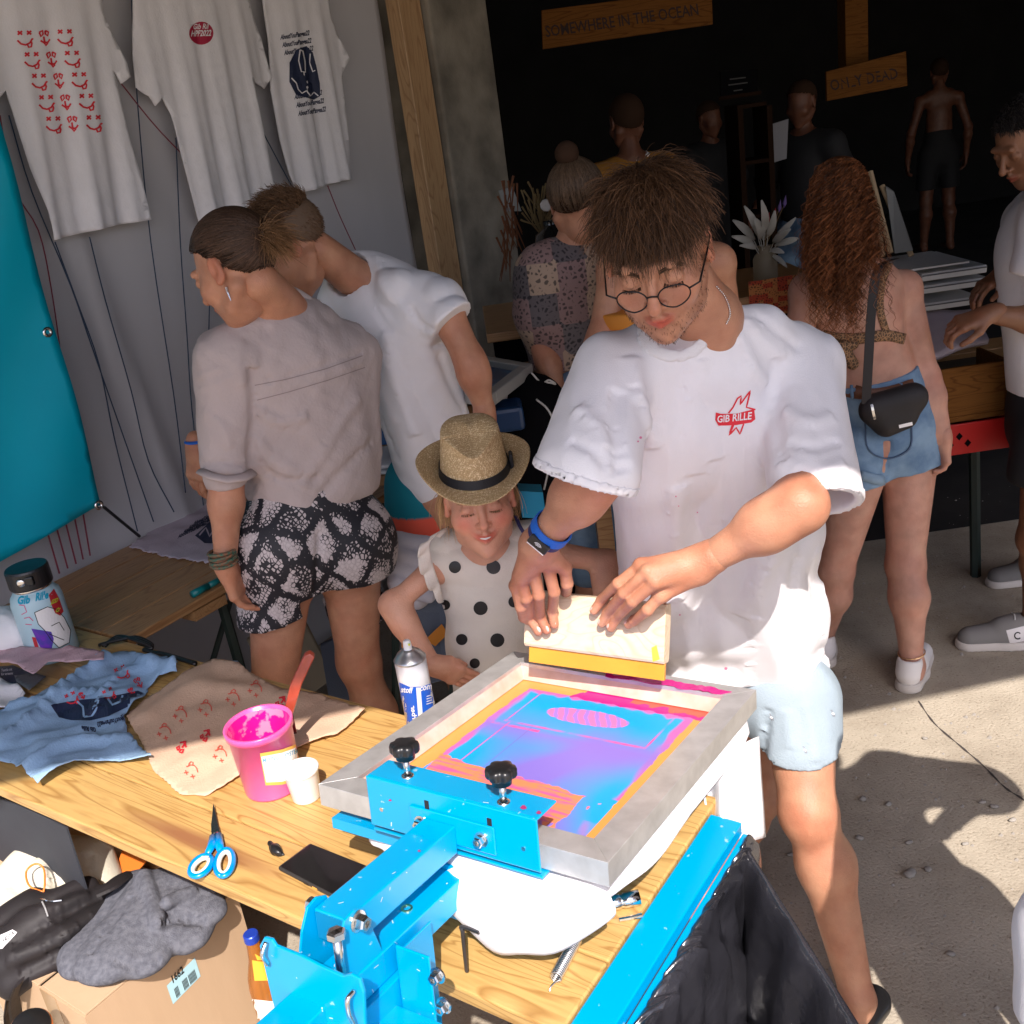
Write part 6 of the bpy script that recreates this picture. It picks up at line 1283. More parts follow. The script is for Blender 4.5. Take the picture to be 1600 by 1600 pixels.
ringp = lambda c, r_, ww_: [c + r_ * (a_1 * math.cos(t) + b_1 * math.sin(t)) for t in np.linspace(0, 2 * math.pi, 25)]
def band(c, r_, w_, m, parent, name):
    V = []; 
    for t in np.linspace(0, 2 * math.pi, 33)[:-1]:
        d = a_1 * math.cos(t) + b_1 * math.sin(t)
        for (dr, dw) in ((0, -w_), (.003, -w_), (.003, w_), (0, w_)): V.append(c + d * (r_ + dr) + wd * dw)
    F = [(i * 4 + k, i * 4 + (k + 1) % 4, ((i + 1) % 32) * 4 + (k + 1) % 4, ((i + 1) % 32) * 4 + k) for i in range(32) for k in range(4)]
    return mesh(name, V, F, m, parent, smooth=False)
band(wc, .0305, .008, mat('navy_strap', (.02, .02, .10), .6), wt, 'strap')
tv_ = norm(C0 - wc); tv_ = norm(tv_ - wd * np.dot(tv_, wd)); sx = np.cross(wd, tv_)
MB().box(wc + tv_ * .031 - wd * .010 - sx * .020, wd * .020, sx * .040, tv_ * .008).build('case', blackp, wt, bevel=.003)
MB().box(wc + tv_ * .0392 + wd * .0085 - sx * .018, wd * .0015, sx * .036, tv_ * .0006).build('screen_edge', shirt_w, wt)
for k_, r_ in enumerate((.003, .0055, .008)):
    MB().tube([wc + tv_ * .0396 - wd * (r_ * math.sin(t) - .003) + sx * r_ * math.cos(t) for t in np.linspace(.5, 2.64, 9)], .0006, 4).build('dial_mark', shirt_w, wt)
bb_ = band(wc - wd * .014, .033, .009, mat('blue_festival_band', (.01, .12, .55), .6), None, 'wristband'); tag(bb_, 'bright blue fabric wristband above the smartwatch', 'wristband')
# hair: short sides, long tousled top falling forward
hm = hair_mat('brown_hair', (.080, .039, .018))
def top_mask(L): return (L[:, 2] > .070 - .25 * np.clip(L[:, 1], -.1, .1) * (L[:, 1] < 0)) & (L[:, 1] < .078) & hairline()(L)
side_mask = lambda L: hairline()(L)
capmesh(HA, side_mask, .0025, mat('hair_fade', (.14, .085, .05), .8, vcol=True), mn)
r0, n0 = scalp(HA, 7500, top_mask, 1)
def flow(P, R):
    dx = P[:, 0] - .01; dy = P[:, 1] + .045; r = np.hypot(dx, dy) + 1e-6; return np.stack([dx / r - .15, dy / r + .75, -(r / .080) ** 2 * 1.1], 1)
X, ln, cl = strands(HA, r0, n0, lambda r: .062 + .012 * (r[:, 1] > .03), flow, 7, stiff=.3, grav=(0, .1, -.5), clump=1.25, ncl=120, jit=.26, seed=2, hug=(1.04, 1.16), liftt=.10, curl=.003, curlf=55.)
v, f, t = strand_mesh(HA, X, .0008, .25, 1, (.35, 1.9), cl); mesh('hair', v, f, hm, mn, tint=t)
r0, n0 = scalp(HA, 2600, lambda L: side_mask(L) & ~top_mask(L), 3)
X, ln, cl = strands(HA, r0, n0, .014, lambda P, R: np.stack([0 * P[:, 0], -.2 + 0 * P[:, 0], -1 + 0 * P[:, 0]], 1), 3, jit=.2, seed=3, hug=1.01, liftt=.3)
v, f, t = strand_mesh(HA, X, .0007, .4, 2, (.8, 1.6), cl); mesh('side_hair', v, f, hm, mn, tint=t)
def browhair(h_, m, parent, n=260, thick=1.):
    rs = np.random.default_rng(5)
    for q in (-1, 1):
        X = []
        for i in range(n // 2): u = rs.uniform(0, 1); p = A(q * (.014 + .032 * u), .0945 - .010 * u * u * 1.2, .024 + .006 * math.sin(u * 2.6) + rs.normal() * .0018 * thick); d = A(q * .9, -.25, .35 * (1 - u)); X.append([p * h_.s, (p + d * .005) * h_.s, (p + d * .009 + A(0, 0, -.001)) * h_.s])
        v, f, t = strand_mesh(h_, np.array(X), .0006, .3, 7, (.7, 1.1)); mesh('eyebrow', v, f, m, parent, tint=t); X = []
        for i in range(60): u = rs.uniform(-1, 1); p = A(q * .0315 + u * .0135, .0905 - .004 * u * u, .0012 - .0015 * (1 - u * u)); X.append([p * h_.s, (p + A(u * .001, .004, -.002)) * h_.s, (p + A(u * .002, .007, -.002)) * h_.s])
        v, f, t = strand_mesh(h_, np.array(X), .0005, .3, 8, (.4, .7)); mesh('eyelash', v, f, m, parent, tint=t)
browhair(HA, hm, mn)
# stubble under chin
r0, n0 = scalp(HA, 600, lambda L: ((L[:, 2] < -.062) & (L[:, 1] > .0) & (np.abs(L[:, 0]) < .06) & ~((np.abs(L[:, 0]) < .02) & (L[:, 2] > -.072))) | ((np.abs(L[:, 0]) > .05) & (L[:, 2] < .0) & (L[:, 1] < .05) & (L[:, 1] > 0)), 9)
X, ln, cl = strands(HA, r0, n0, .0042, lambda P, R: np.stack([0 * P[:, 0], .3 + 0 * P[:, 0], -1 + 0 * P[:, 0]], 1), 2, jit=.3, seed=4, hug=.5, liftt=.6)
v, f, t = strand_mesh(HA, X, .0005, .4, 5, (.9, 1.6), cl); mesh('beard', v, f, hm, mn, tint=t)
# ---------------------------------------------------------------- child with the straw hat
cm = thing('person', 'smiling child in straw hat and cream top with black dots beside the screen', 'person', (-.06, 2.05, 0))
cf = norm(A(.05, -.98, 0)); HC = Head((-.064, 2.0, 1.198), (.045, -.995, .03), (.0, .03, 1), .90, True, .0024, nose=.8, child=True, jaw=1.0)
K = dict(fw=cf, nk=Y(765, 868, 2.07), hd=HC.w((0, -.03, -.04)), shR=Y(690, 880, 2.07), shL=Y(848, 862, 2.07), ch=Y(765, 920, 2.07), hp=Y(772, 1040, 2.08),
         elR=Y(614, 945, 2.03), wrR=Y(672, 1038, 1.98), elL=Y(950, 878, 2.08), wrL=Y(935, 975, 2.02), hiL=Y(800, 1060, 2.1), hiR=Y(745, 1060, 2.1), knL=A(0, 2.06, .38), anL=A(.0, 2.1, .07), knR=A(-.13, 2.06, .38), anR=A(-.13, 2.1, .07))
bp = limbs(K, .62, 1., 'atl') + [rc(K['nk'], HC.w((0, -.02, -.05)), .042, .040, .02), rc(K['elR'], K['wrR'], .027, .021, .02)]
skin_obj(cm, sk_child, bp, [hand_gen(K['wrR'], A(.75, .1, -.55), A(.3, -.8, .4), A(0, -.3, 1), .78, .3), hand_gen(K['wrL'], A(-.2, .1, -1), A(.6, -.8, 0), A(-.8, 0, 0), .75, .6)], HC, .005, .0025, HC.tint((.90, .38, .36), cheek=.75, nosered=.35))
browhair(HC, hair_mat('blond_hair', (.42, .26, .12)), cm, 120)
MB().tube([HC.w(A(x, .0935 + .003 - abs(x) * .25, -.0592 + 8 * x * x) * HC.s) for x in np.linspace(-.013, .013, 9)], [.0003, .0014, .002, .0023, .0024, .0023, .002, .0014, .0003], 8, flat=1.).build('teeth', mat('teeth', (.75, .72, .66), .25), cm, smooth=True)
cr_t = jersey('cream_jersey', (.66, .60, .52)); tp_ = [rc(Y(706, 858, 2.08), Y(832, 842, 2.08), .045, .045, .04, (cf, .9)), rc(Y(765, 920, 2.08), Y(768, 1000, 2.08), .088, .090, .06, (cf, .75)), rc(Y(768, 1000, 2.08), Y(775, 1075, 2.08), .090, .10, .06, (cf, .8)), rc(Y(735, 920, 2.08), Y(805, 920, 2.08), .06, .06, .05, (cf, .9))]
F_ = field(tp_, .005); cover(F_, limbs(K, .62, 1., 't')[1:], .006); G = grid(*F_).reshape(-1, 3); F_[0][...] -= (.003 * noise(G * A(1, 1, .5), 30, 2)).reshape(F_[0].shape).astype(np.float32); carve_(F_, rc(Y(758, 836, 2.0), Y(758, 800, 2.05), .046, .07, 0))
v, f = nets(*F_); top_ = mesh('top', v, f, cr_t, cm, smooth=True); bvtp = bvh_of(top_)
dot_m = mat('black_print', (.01, .01, .01), .5)
for x, y, r_ in [(771, 886, 11), (711, 886, 9.5), (751, 950, 11), (696, 945, 8), (777, 1000, 11), (722, 999, 9), (742, 1036, 8), (803, 940, 9)]:
    decal('dot', bvtp, fill2([(x + r_ * math.cos(t), y + r_ * .98 * math.sin(t)) for t in np.linspace(0, 2 * math.pi, 21)[:-1]], 4), dot_m, top_, .0014)
# frill over the armhole
def frill(pts, w, name='frill'):
    P = catmull([Y(*p) for p in pts], 8); V = []; n = len(P); out = norm(A(-1, -.45, .1))
    for i, p in enumerate(P):
        for j in range(7): t = j / 6; V.append(p + (out * w * math.sin(math.pi * i / (n - 1)) ** .6 + A(0, 0, -.012)) * t + A(0, -1, 0) * .008 * math.sin(i * .9) * t + A(0, 0, 1) * .006 * math.cos(i * .9) * t)
    return mesh(name, V, [(i * 7 + j, i * 7 + j + 1, (i + 1) * 7 + j + 1, (i + 1) * 7 + j) for i in range(n - 1) for j in range(6)], cr_t, cm, smooth=True, solid=.002)
frill([(700, 822, 2.05), (684, 832, 2.01), (672, 850, 1.99), (676, 880, 1.99), (686, 910, 2.0), (692, 935, 2.02)], .03)
for px_, lb in (([(806, 806, 2.05), (812, 822, 2.03), (822, 838, 2.02)], 'strap'),): MB().tube(catmull([Y(*p) for p in px_], 4), .004, 6, flat=.4).build(lb, mat('navy_strap', (.02, .02, .10), .6), cm)
r0, n0 = scalp(HC, 900, lambda L: hairline()(L) & (L[:, 2] < .05), 3)
X, ln, cl = strands(HC, r0, n0, .09, lambda P, R: np.stack([0 * P[:, 0], -.25 + 0 * P[:, 0], -1 + 0 * P[:, 0]], 1), 6, jit=.15, seed=3, hug=1.03); v, f, t = strand_mesh(HC, X, .0008, .4, 2, (.8, 1.4), cl); mesh('hair', v, f, MATS['blond_hair'], cm, tint=t)
o = mesh('hair_band', *(lambda q: (np.array(q.v), q.f))(MB().box(HC.w((-.085, -.02, .0)), A(.05, 0, -.01), A(0, .05, 0), A(0, 0, -.06))), mat('teal_band', (.0, .22, .38), .6), cm)
# hat: woven straw crown with a front dent, curved brim, black band
hat = thing('straw_hat', 'woven straw trilby with black band worn by the child', 'hat', HC.w((0, -.01, .07)))
straw = bpy.data.materials.new('woven_straw'); straw.use_nodes = True; N = straw.node_tree.nodes; L = straw.node_tree.links; b = N['Principled BSDF']; b.inputs['Roughness'].default_value = .75
tc_ = N.new('ShaderNodeTexCoord'); w1_ = N.new('ShaderNodeTexVoronoi'); w1_.inputs['Scale'].default_value = 330; w1_.inputs['Randomness'].default_value = .55; w1_.distance = 'MANHATTAN'; L.new(tc_.outputs['Object'], w1_.inputs[0])
nn_ = N.new('ShaderNodeTexNoise'); nn_.inputs['Scale'].default_value = 150; nn_.inputs['Detail'].default_value = 4; L.new(tc_.outputs['Object'], nn_.inputs[0])
mm = N.new('ShaderNodeMath'); mm.operation = 'MULTIPLY_ADD'; L.new(w1_.outputs[0], mm.inputs[0]); mm.inputs[1].default_value = -.75; L.new(nn_.outputs[0], mm.inputs[2])
rr = ramp(N, [(.0, (.48, .32, .15)), (.12, (.70, .53, .30)), (.45, (.86, .71, .46))]); L.new(mm.outputs[0], rr.inputs[0]); L.new(rr.outputs[0], b.inputs['Base Color']); bp_ = N.new('ShaderNodeBump'); bp_.inputs['Strength'].default_value = .7; bp_.inputs['Distance'].default_value = .0015; L.new(mm.outputs[0], bp_.inputs['Height']); L.new(bp_.outputs[0], b.inputs['Normal'])
def hat_pt(th, lev):
    """th: 0 front, lev: 0..1 crown top->base, 1..2 brim"""
    c, s = math.cos(th), math.sin(th)     # c forward, s to the right
    ra, rb_ = .0755, .092
    if lev <= 1:
        z = .108 * (1 - lev) ; k = (1 - (1 - lev) ** 5 * .0) ; sc = .80 + .20 * lev if lev > .12 else (.80 + .20 * lev) * math.sin(math.pi / 2 * (lev / .12)) ** .55
        x = ra * s * sc; y = rb_ * c * sc; dent = math.exp(-(x / .034) ** 2) * np.clip(.5 + y / .12, .35, 1.0) * .026 * max(0, 1 - lev * 1.6); z -= dent
        pin = math.exp(-(((abs(x) - .045) / .022) ** 2)) * (y > .02) * .010 * math.exp(-((lev - .25) / .22) ** 2); y -= pin * 1.2; x *= 1 - .05 * math.exp(-((lev - .3) / .2) ** 2) * (c > 0)
        z += .012 * (1 - lev) * (-c)
    else:
        t = lev - 1; w = .048; x = (ra + w * t) * s; y = (rb_ + w * t * (1 if c > 0 else .8)) * c; z = -.004 + t * (.040 * abs(s) ** 2.2 + (.035 if c < 0 else -.008) * abs(c) ** 2) 
    return A(x, y, z)
fH, uH = norm(A(.045, -.985, -.14)), None; RH = frame_of(fH, (.02, 0, 1)); hc_ = HC.w((0, -.002, .066))
def hatmesh(levs, n=120, out=0.):
    V = []; Wv = []
    for l in levs:
        for i in range(n): p = hat_pt(2 * math.pi * i / n, l); p = p * (1 + out) * .955; V.append(hc_ + p @ RH); a_ = 2 * math.pi * i / n; Wv.append((a_ * 8.5, l * 17, 0))
    F = [(i * n + k, (i + 1) * n + k, (i + 1) * n + (k + 1) % n, i * n + (k + 1) % n) for i in range(len(levs) - 1) for k in range(n)]
    return V, F, Wv
for nm, lv in (('crown', list(np.linspace(0, 1, 46))), ('brim', list(np.linspace(1, 2, 14)))):
    V, F, Wv = hatmesh(lv); o = mesh(nm, V, F, straw, hat, smooth=True, solid=.0022 if nm == 'brim' else 0); at = o.data.attributes.new('weave', 'FLOAT_VECTOR', 'POINT'); at.data.foreach_set('vector', np.array(Wv, np.float32).ravel())
V, F, Wv = hatmesh([.80, .81, .9, .99, 1.0], out=.022); mesh('hat_band', V, F, mat('black_ribbon', (.012, .013, .018), .55, bump=.3, bscale=400), hat, smooth=True, solid=.001)
b0 = hc_ + hat_pt(1.62, .9) @ RH * 1.03 if False else hc_ + (hat_pt(-1.5, .88) * 1.05) @ RH
MB().box(b0 + A(-.004, -.016, -.016), A(.008, 0, 0), A(0, .032, 0), A(0, 0, .034)).build('ribbon_bow', MATS['black_ribbon'], hat, bevel=.004)

# ---------------------------------------------------------------- people behind: shared builder
def person(label, j, skin, head=None, s=1., thin=1., hands=(), res=.008, tint=None, group=None, parts='atl', hres=.004, extra=()):
    r = thing('person', label, 'person', (j['hp'][0], j['hp'][1], 0), group)
    skin_obj(r, skin, limbs(j, s, thin, parts) + list(extra), hands, head, res, hres, tint, joints=[j[k_] for k_ in ('elL', 'elR', 'knL', 'knR') if k_ in j]); return r
def hair_on(r, h_, m, mask, N, length, flow, w=.0012, **k):
    kw = dict(k); shade = kw.pop('shade', (.6, 1.4)); r0, n0 = scalp(h_, N, mask, kw.get('seed', 0)); X, ln, cl = strands(h_, r0, n0, length, flow, **kw); v, f, t = strand_mesh(h_, X, w, .35, 1, shade, cl); return mesh('hair', v, f, m, r, tint=t)
to_pt = lambda c: (lambda P, R: np.array(c) - P)
down = lambda P, R: np.stack([0 * P[:, 0], -.3 + 0 * P[:, 0], -1 + 0 * P[:, 0]], 1)
# woman with the grey shirt
wf = norm(A(-.42, .9, 0)); HW = Head(Y(368, 420, 2.36), (-.80, .34, -.36), (-.1, .1, 1), 1.0, True, .003)
j = dict(fw=wf, nk=Y(440, 478, 2.44), hd=HW.w((0, -.04, -.05)), shL=Y(352, 560, 2.38), shR=Y(540, 540, 2.54), ch=Y(455, 620, 2.45), hp=Y(495, 850, 2.45), elL=Y(354, 745, 2.34), wrL=Y(352, 885, 2.28), hiL=Y(440, 880, 2.40), hiR=Y(545, 865, 2.50))
for q in 'LR':
    h0 = j['hi' + q]; j['kn' + q] = Y(*{'L': (428, 1075), 'R': (560, 1030)}[q], h0[1] - .02); k0 = j['kn' + q]; j['an' + q] = A(k0[0] + (.02), k0[1] + .04, .08)
j['toR'] = j['anR'] + A(-.05, .14, -.05); W3 = person('woman seen from behind in grey blouse and snake-print shorts with tied-back hair', j, sk_tan, HW, 1.0, 1.0, [hand_gen(j['wrL'], A(.12, .1, -1), A(-.9, -.4, 0), A(.2, .9, .1), .92, .45)], .007, HW.tint(cheek=.2), hres=.0028)
gsh = mat('taupe_cotton', (.46, .385, .37), .85, col2=(.43, .36, .345), nscale=12, bump=.45, bscale=120)
TPw = [rc(j['shL'] + A(.01, 0, -.01), j['shR'] + A(0, 0, -.01), .054, .054, .06), rc(Y(420, 500, 2.46), Y(480, 495, 2.5), .045, .045, .05), rc(Y(440, 560, 2.44), Y(480, 740, 2.46), .135, .135, .06, (wf, .72)), rc(Y(500, 580, 2.48), Y(520, 740, 2.48), .12, .12, .06, (wf, .75)), rc(Y(400, 600, 2.42), Y(430, 740, 2.44), .08, .07, .06, (wf, .8)),
       rc(Y(352, 560, 2.38), Y(355, 722, 2.34), .068, .062, .05), rc(Y(556, 560, 2.56), Y(560, 690, 2.56), .06, .05, .05)]
F_ = field(TPw, .006); cover(F_, limbs(j, 1., 1., 't')[1:] + [rc(j['shL'], j['elL'], .05, .042)], .012); G = grid(*F_).reshape(-1, 3); F_[0][...] -= (.0055 * noise(G * A(1, 1, .35), 26, 8) + .0014 * noise(G, 80, 3, 3)).reshape(F_[0].shape).astype(np.float32)
folds(F_, [([(395, 575), (398, 650), (392, 720), (396, 755)], -.02, .012), ([(400, 640), (440, 660), (480, 650)], .008, .012), ([(395, 680), (430, 720), (470, 740)], .010, .014), ([(398, 720), (440, 750), (500, 745)], -.008, .012), ([(560, 620), (520, 680), (470, 760)], .009, .014), ([(580, 690), (540, 730), (500, 775)], -.008, .012), ([(310, 590), (330, 580), (350, 572)], .005, .006), ([(312, 610), (335, 600), (360, 590)], .005, .006), ([(320, 640), (345, 660), (360, 700)], .007, .010), ([(315, 725), (350, 722), (392, 728)], -.008, .006), ([(445, 590), (500, 572), (565, 550)], -.0045, .0045), ([(450, 605), (505, 588), (567, 566)], .0045, .0045), ([(380, 520), (370, 560), (380, 600)], .007, .010), ([(420, 510), (410, 560), (420, 600)], -.006, .010)], 1.8, 3)
halfspace(F_, Y(490, 792, 2.40), (-.10, .05, -1)); cutlocal(F_, Y(333, 765, 2.32), A(.02, 0, -1), .105); v, f = nets(*F_); gs_o = mesh('blouse', v, f, gsh, W3, smooth=True)
bvw = bvh_of(gs_o); decal('yoke_seam', bvw, strokes2([[(398, 602), (450, 592), (510, 576), (566, 556)], [(402, 625), (452, 612), (512, 594), (570, 574)]], 1.4), mat('seam_taupe', (.27, .22, .215), .9), gs_o, .0008)
MB().tube(catmull([Y(388, 487, 2.36), Y(420, 462, 2.42), Y(455, 456, 2.47), Y(490, 476, 2.5)], 6), .017, 8, flat=.8).build('collar', gsh, gs_o, smooth=True)
MB().tube([Y(314, 736, 2.29), Y(330, 744, 2.26), Y(355, 749, 2.25), Y(380, 746, 2.28), Y(396, 738, 2.31)], .014, 8, flat=.5).build('cuff', gsh, gs_o, smooth=True)
def snake():
    M = bpy.data.materials.new('snake_print'); M.use_nodes = True; N = M.node_tree.nodes; L = M.node_tree.links; b = N['Principled BSDF']; b.inputs['Roughness'].default_value = .6
    tc = N.new('ShaderNodeTexCoord'); nz = N.new('ShaderNodeTexNoise'); nz.inputs['Scale'].default_value = 9; L.new(tc.outputs['Object'], nz.inputs[0]); mxv = N.new('ShaderNodeVectorMath'); mxv.operation = 'MULTIPLY_ADD'; mxv.inputs[1].default_value = (.04, .04, .04); L.new(nz.outputs['Color'], mxv.inputs[0]); L.new(tc.outputs['Object'], mxv.inputs[2])
    v1 = N.new('ShaderNodeTexVoronoi'); v1.inputs['Scale'].default_value = 120; v1.feature = 'DISTANCE_TO_EDGE'; v1.inputs['Randomness'].default_value = .6; mp = N.new('ShaderNodeMapping'); mp.inputs['Scale'].default_value = (1, 1, .75); mp.inputs['Rotation'].default_value = (0, .7, .3); L.new(mxv.outputs[0], mp.inputs[0]); L.new(mp.outputs[0], v1.inputs[0])
    v2 = N.new('ShaderNodeTexVoronoi'); v2.inputs['Scale'].default_value = 13; v2.feature = 'DISTANCE_TO_EDGE'; v2.inputs['Randomness'].default_value = .35; mp2 = N.new('ShaderNodeMapping'); mp2.inputs['Rotation'].default_value = (0, .78, .3); mp2.inputs['Scale'].default_value = (1, 1, .8); L.new(mxv.outputs[0], mp2.inputs[0]); L.new(mp2.outputs[0], v2.inputs[0])
    n2 = N.new('ShaderNodeTexNoise'); n2.inputs['Scale'].default_value = 16; n2.inputs['Detail'].default_value = 4; L.new(tc.outputs['Object'], n2.inputs[0])
    thr = N.new('ShaderNodeMapRange'); thr.inputs[1].default_value = .0; thr.inputs[2].default_value = .16; thr.inputs[3].default_value = .55; thr.inputs[4].default_value = .0; L.new(v2.outputs[0], thr.inputs[0])
    m1 = N.new('ShaderNodeMapRange'); m1.inputs[1].default_value = .35; m1.inputs[2].default_value = .65; m1.inputs[3].default_value = -.10; m1.inputs[4].default_value = .22; L.new(n2.outputs[0], m1.inputs[0])
    mxx = N.new('ShaderNodeMath'); mxx.operation = 'MAXIMUM'; L.new(thr.outputs[0], mxx.inputs[0]); L.new(m1.outputs[0], mxx.inputs[1])
    sb = N.new('ShaderNodeMath'); sb.operation = 'SUBTRACT'; L.new(v1.outputs[0], sb.inputs[0]); L.new(mxx.outputs[0], sb.inputs[1]); ad = N.new('ShaderNodeMath'); ad.inputs[1].default_value = .5; L.new(sb.outputs[0], ad.inputs[0])
    r = ramp(N, [(.47, (.012, .012, .018)), (.53, (.50, .44, .44)), (.9, (.60, .54, .54))]); L.new(ad.outputs[0], r.inputs[0]); L.new(r.outputs[0], b.inputs['Base Color']); return M
P = [rc(j['hiL'], lr(j['hiL'], j['knL'], .45), .093, .080), rc(j['hiR'], lr(j['hiR'], j['knR'], .45), .093, .080), rc(j['ch'] * .3 + j['hp'] * .7, j['hp'], .13, .133, .05, (wf, .75)), rc(j['hiL'] + A(0, 0, .06), j['hiR'] + A(0, 0, .06), .115, .115, .06), sph(Y(448, 860, 2.40), .115, .05), sph(Y(545, 850, 2.46), .115, .05), rc(Y(436, 870, 2.41), Y(430, 965, 2.39), .110, .095, .04), rc(Y(550, 860, 2.49), Y(556, 930, 2.48), .112, .100, .03)]
garment(W3, 'shorts', snake(), P, .006, [(Y(430, 968, 2.33), (.0, .1, -1))] if False else [], [([(500, 830), (496, 880), (492, 930)], -.02, .008), ([(600, 800), (590, 860)], .006, .01)], (.002, 25), 4) if False else None
F_ = field(P, .006); folds(F_, [([(500, 830), (497, 880), (492, 930)], -.016, .008)], 1.8, 3); cutlocal(F_, Y(425, 966, 2.36), A(.1, .1, -1), .19); cutlocal(F_, Y(560, 905, 2.42), A(-.12, .1, -1), .17); v, f = nets(*F_); mesh('shorts', v, f, snake(), W3, smooth=True)
dkh = hair_mat('dark_brown_hair', (.055, .030, .018)); bun = A(0, -.115, .02)
capmesh(HW, hairline(), .003, mat('dark_hair_base', (.05, .028, .018), .95, vcol=True, spec=.05), W3)
hair_on(W3, HW, dkh, hairline(), 4200, .16, lambda P, R: bun - P + .0, segs=9, jit=.10, ncl=80, clump=.5, seed=4, hug=1.095, liftt=.0, grav=(0, 0, 0), w=.0011, shade=(.35, 2.2))
rb0 = bun + RNG.normal(size=(900, 3)) * .010; X, ln, cl = strands(HW, rb0, np.tile(A(0, -1, 0), (900, 1)), .072, lambda P, R: np.tile(A(-.2, -1, -.75), (len(P), 1)), 7, jit=.5, ncl=60, clump=.8, seed=9, hug=.9, liftt=.2, grav=(0, 0, -.7)); v, f, t = strand_mesh(HW, X, .0010, .3, 3, (.8, 2.4), cl); mesh('ponytail', v, f, hair_mat('light_ends_hair', (.17, .095, .045)), W3, tint=t)
MB().tube([HW.w(bun + A(0, -.004, 0) + A(.016 * math.cos(t), .0, .016 * math.sin(t))) for t in np.linspace(0, 6.28, 20)], .004, 6, cap=False).build('hair_tie', mat('grey_tie', (.05, .06, .07), .6), W3, smooth=True)
e0 = HW.w(A(-.083 if HW.R[0][0] > 0 else .083, -.004, -.026)); bve = bvh_of([o for o in W3.children if o.name.startswith('body')][0]); e1 = drop(bve, 356, 448, .004)
if e1 is not None:
    o = MB().tube([e1, e1 - EZ * .012, e1 - EZ * .03 + A(.004, -.004, 0)], [.003, .002, .001], 6).build('earring', ey_m); tag(o, 'silver drop earring on the woman in the grey blouse', 'earring')
o = MB()
for k in range(4): o.tube([j['wrL'] + A(0, 0, .012 + .009 * k) + .031 * A(math.cos(t), math.sin(t), .1 * math.sin(t + k)) for t in np.linspace(0, 6.28, 22)], .0045, 6, cap=False)
tag(o.build('beaded_bracelets', mat('bracelet_mix', (.25, .10, .05), .6, col2=(.02, .12, .08), nscale=120, bump=.6, bscale=300), smooth=True), 'stack of coloured woven bracelets on the wrist of the woman in grey', 'bracelets')

# bent man in a white tee behind her
H4 = Head(Y(455, 385, 2.66), (-.78, -.12, -.60), (-.15, 0, 1), 1.0, True, .003)
f4 = norm(A(-.9, .1, 0)); j = dict(fw=f4, nk=Y(548, 430, 2.74), hd=H4.w((0, -.04, -.05)), shL=Y(690, 475, 2.66), shR=Y(590, 460, 2.95), ch=Y(620, 540, 2.78), hp=Y(675, 740, 2.80), elL=Y(735, 565, 2.60), wrL=Y(757, 640, 2.60), elR=Y(470, 620, 2.95), wrR=Y(306, 700, 2.85), hiL=Y(690, 780, 2.75), hiR=Y(650, 780, 2.9))
for q in 'LR': h0 = j['hi' + q]; j['kn' + q] = A(h0[0], h0[1] - .03, .50); j['an' + q] = A(h0[0] + .05, h0[1] + .03, .08)
M4 = person('bent man in a loose white tee and teal shorts behind the grey-bloused woman', j, sk_tan, H4, 1.0, 1.0, [hand_gen(j['wrL'], A(.05, 0, -1), A(.8, -.5, 0), A(-.6, -.8, 0), 1., .4), hand_gen(j['wrR'], A(-.16, -.1, -1), A(-.5, -.8, .2), A(.8, -.3, 0), 1., .35)], .008, H4.tint(cheek=.1), hres=.003)
P = [rc(Y(575, 440, 2.80), Y(675, 480, 2.70), .085, .080, .06), rc(Y(600, 500, 2.80), Y(670, 690, 2.82), .135, .105, .07), rc(Y(650, 520, 2.74), Y(690, 690, 2.78), .09, .09, .06), rc(Y(670, 690, 2.82), Y(682, 780, 2.82), .100, .10, .05), rc(Y(670, 480, 2.70), Y(706, 500, 2.62), .075, .068, .04), rc(Y(545, 425, 2.80), Y(520, 470, 2.8), .05, .045, .04)]
F_ = field(P, .006); cover(F_, limbs(j, 1., 1., 't')[1:] + [rc(j['shL'], lr(j['shL'], j['elL'], .6), .056, .054)], .010); G = grid(*F_).reshape(-1, 3); F_[0][...] -= (.005 * noise(G * A(1, 1, .4), 22, 18) + .001 * noise(G, 80, 3, 3)).reshape(F_[0].shape).astype(np.float32)
folds(F_, [([(590, 400), (600, 450), (640, 490)], .008, .012), ([(640, 480), (660, 510), (690, 520)], -.012, .010), ([(600, 520), (620, 600), (650, 680)], .010, .016), ([(680, 530), (700, 590), (725, 640)], -.008, .012), ([(560, 560), (590, 640), (620, 720)], -.008, .014), ([(570, 430), (585, 480), (610, 520)], -.006, .010)], 2, 3.2)
halfspace(F_, Y(680, 766, 2.78), (.10, 0, -1)); d4 = norm(j['elL'] - j['shL']); cutlocal(F_, Y(716, 492, 2.62), d4 + A(.3, -.1, 0), .12); carve_(F_, rc(Y(540, 425, 2.74), H4.c, .062, .07, 0)); v, f = nets(*F_); mesh('t_shirt', v, f, white_tee, M4, smooth=True)
teal = mat('teal_cotton', (.0, .19, .25), .8); F_ = field([rc(Y(668, 760, 2.80), Y(672, 850, 2.78), .125, .13, .05)], .008); G = grid(*F_); v, f = nets(*F_)
zc = Y(670, 800, 2.72)[2]; tn = np.where(v[:, 2:3] > zc, np.array([[0., .75, 1.]]), np.array([[3.6, .42, .22]])); mesh('shorts', v, f, mat('colour_block_cotton', (.22, .25, .25), .8, vcol=True), M4, smooth=True, tint=tn)
bh = hair_mat('mid_brown_hair', (.14, .075, .038)); capmesh(H4, hairline(), .003, mat('fade_hair', (.16, .10, .06), .7, vcol=True), M4)
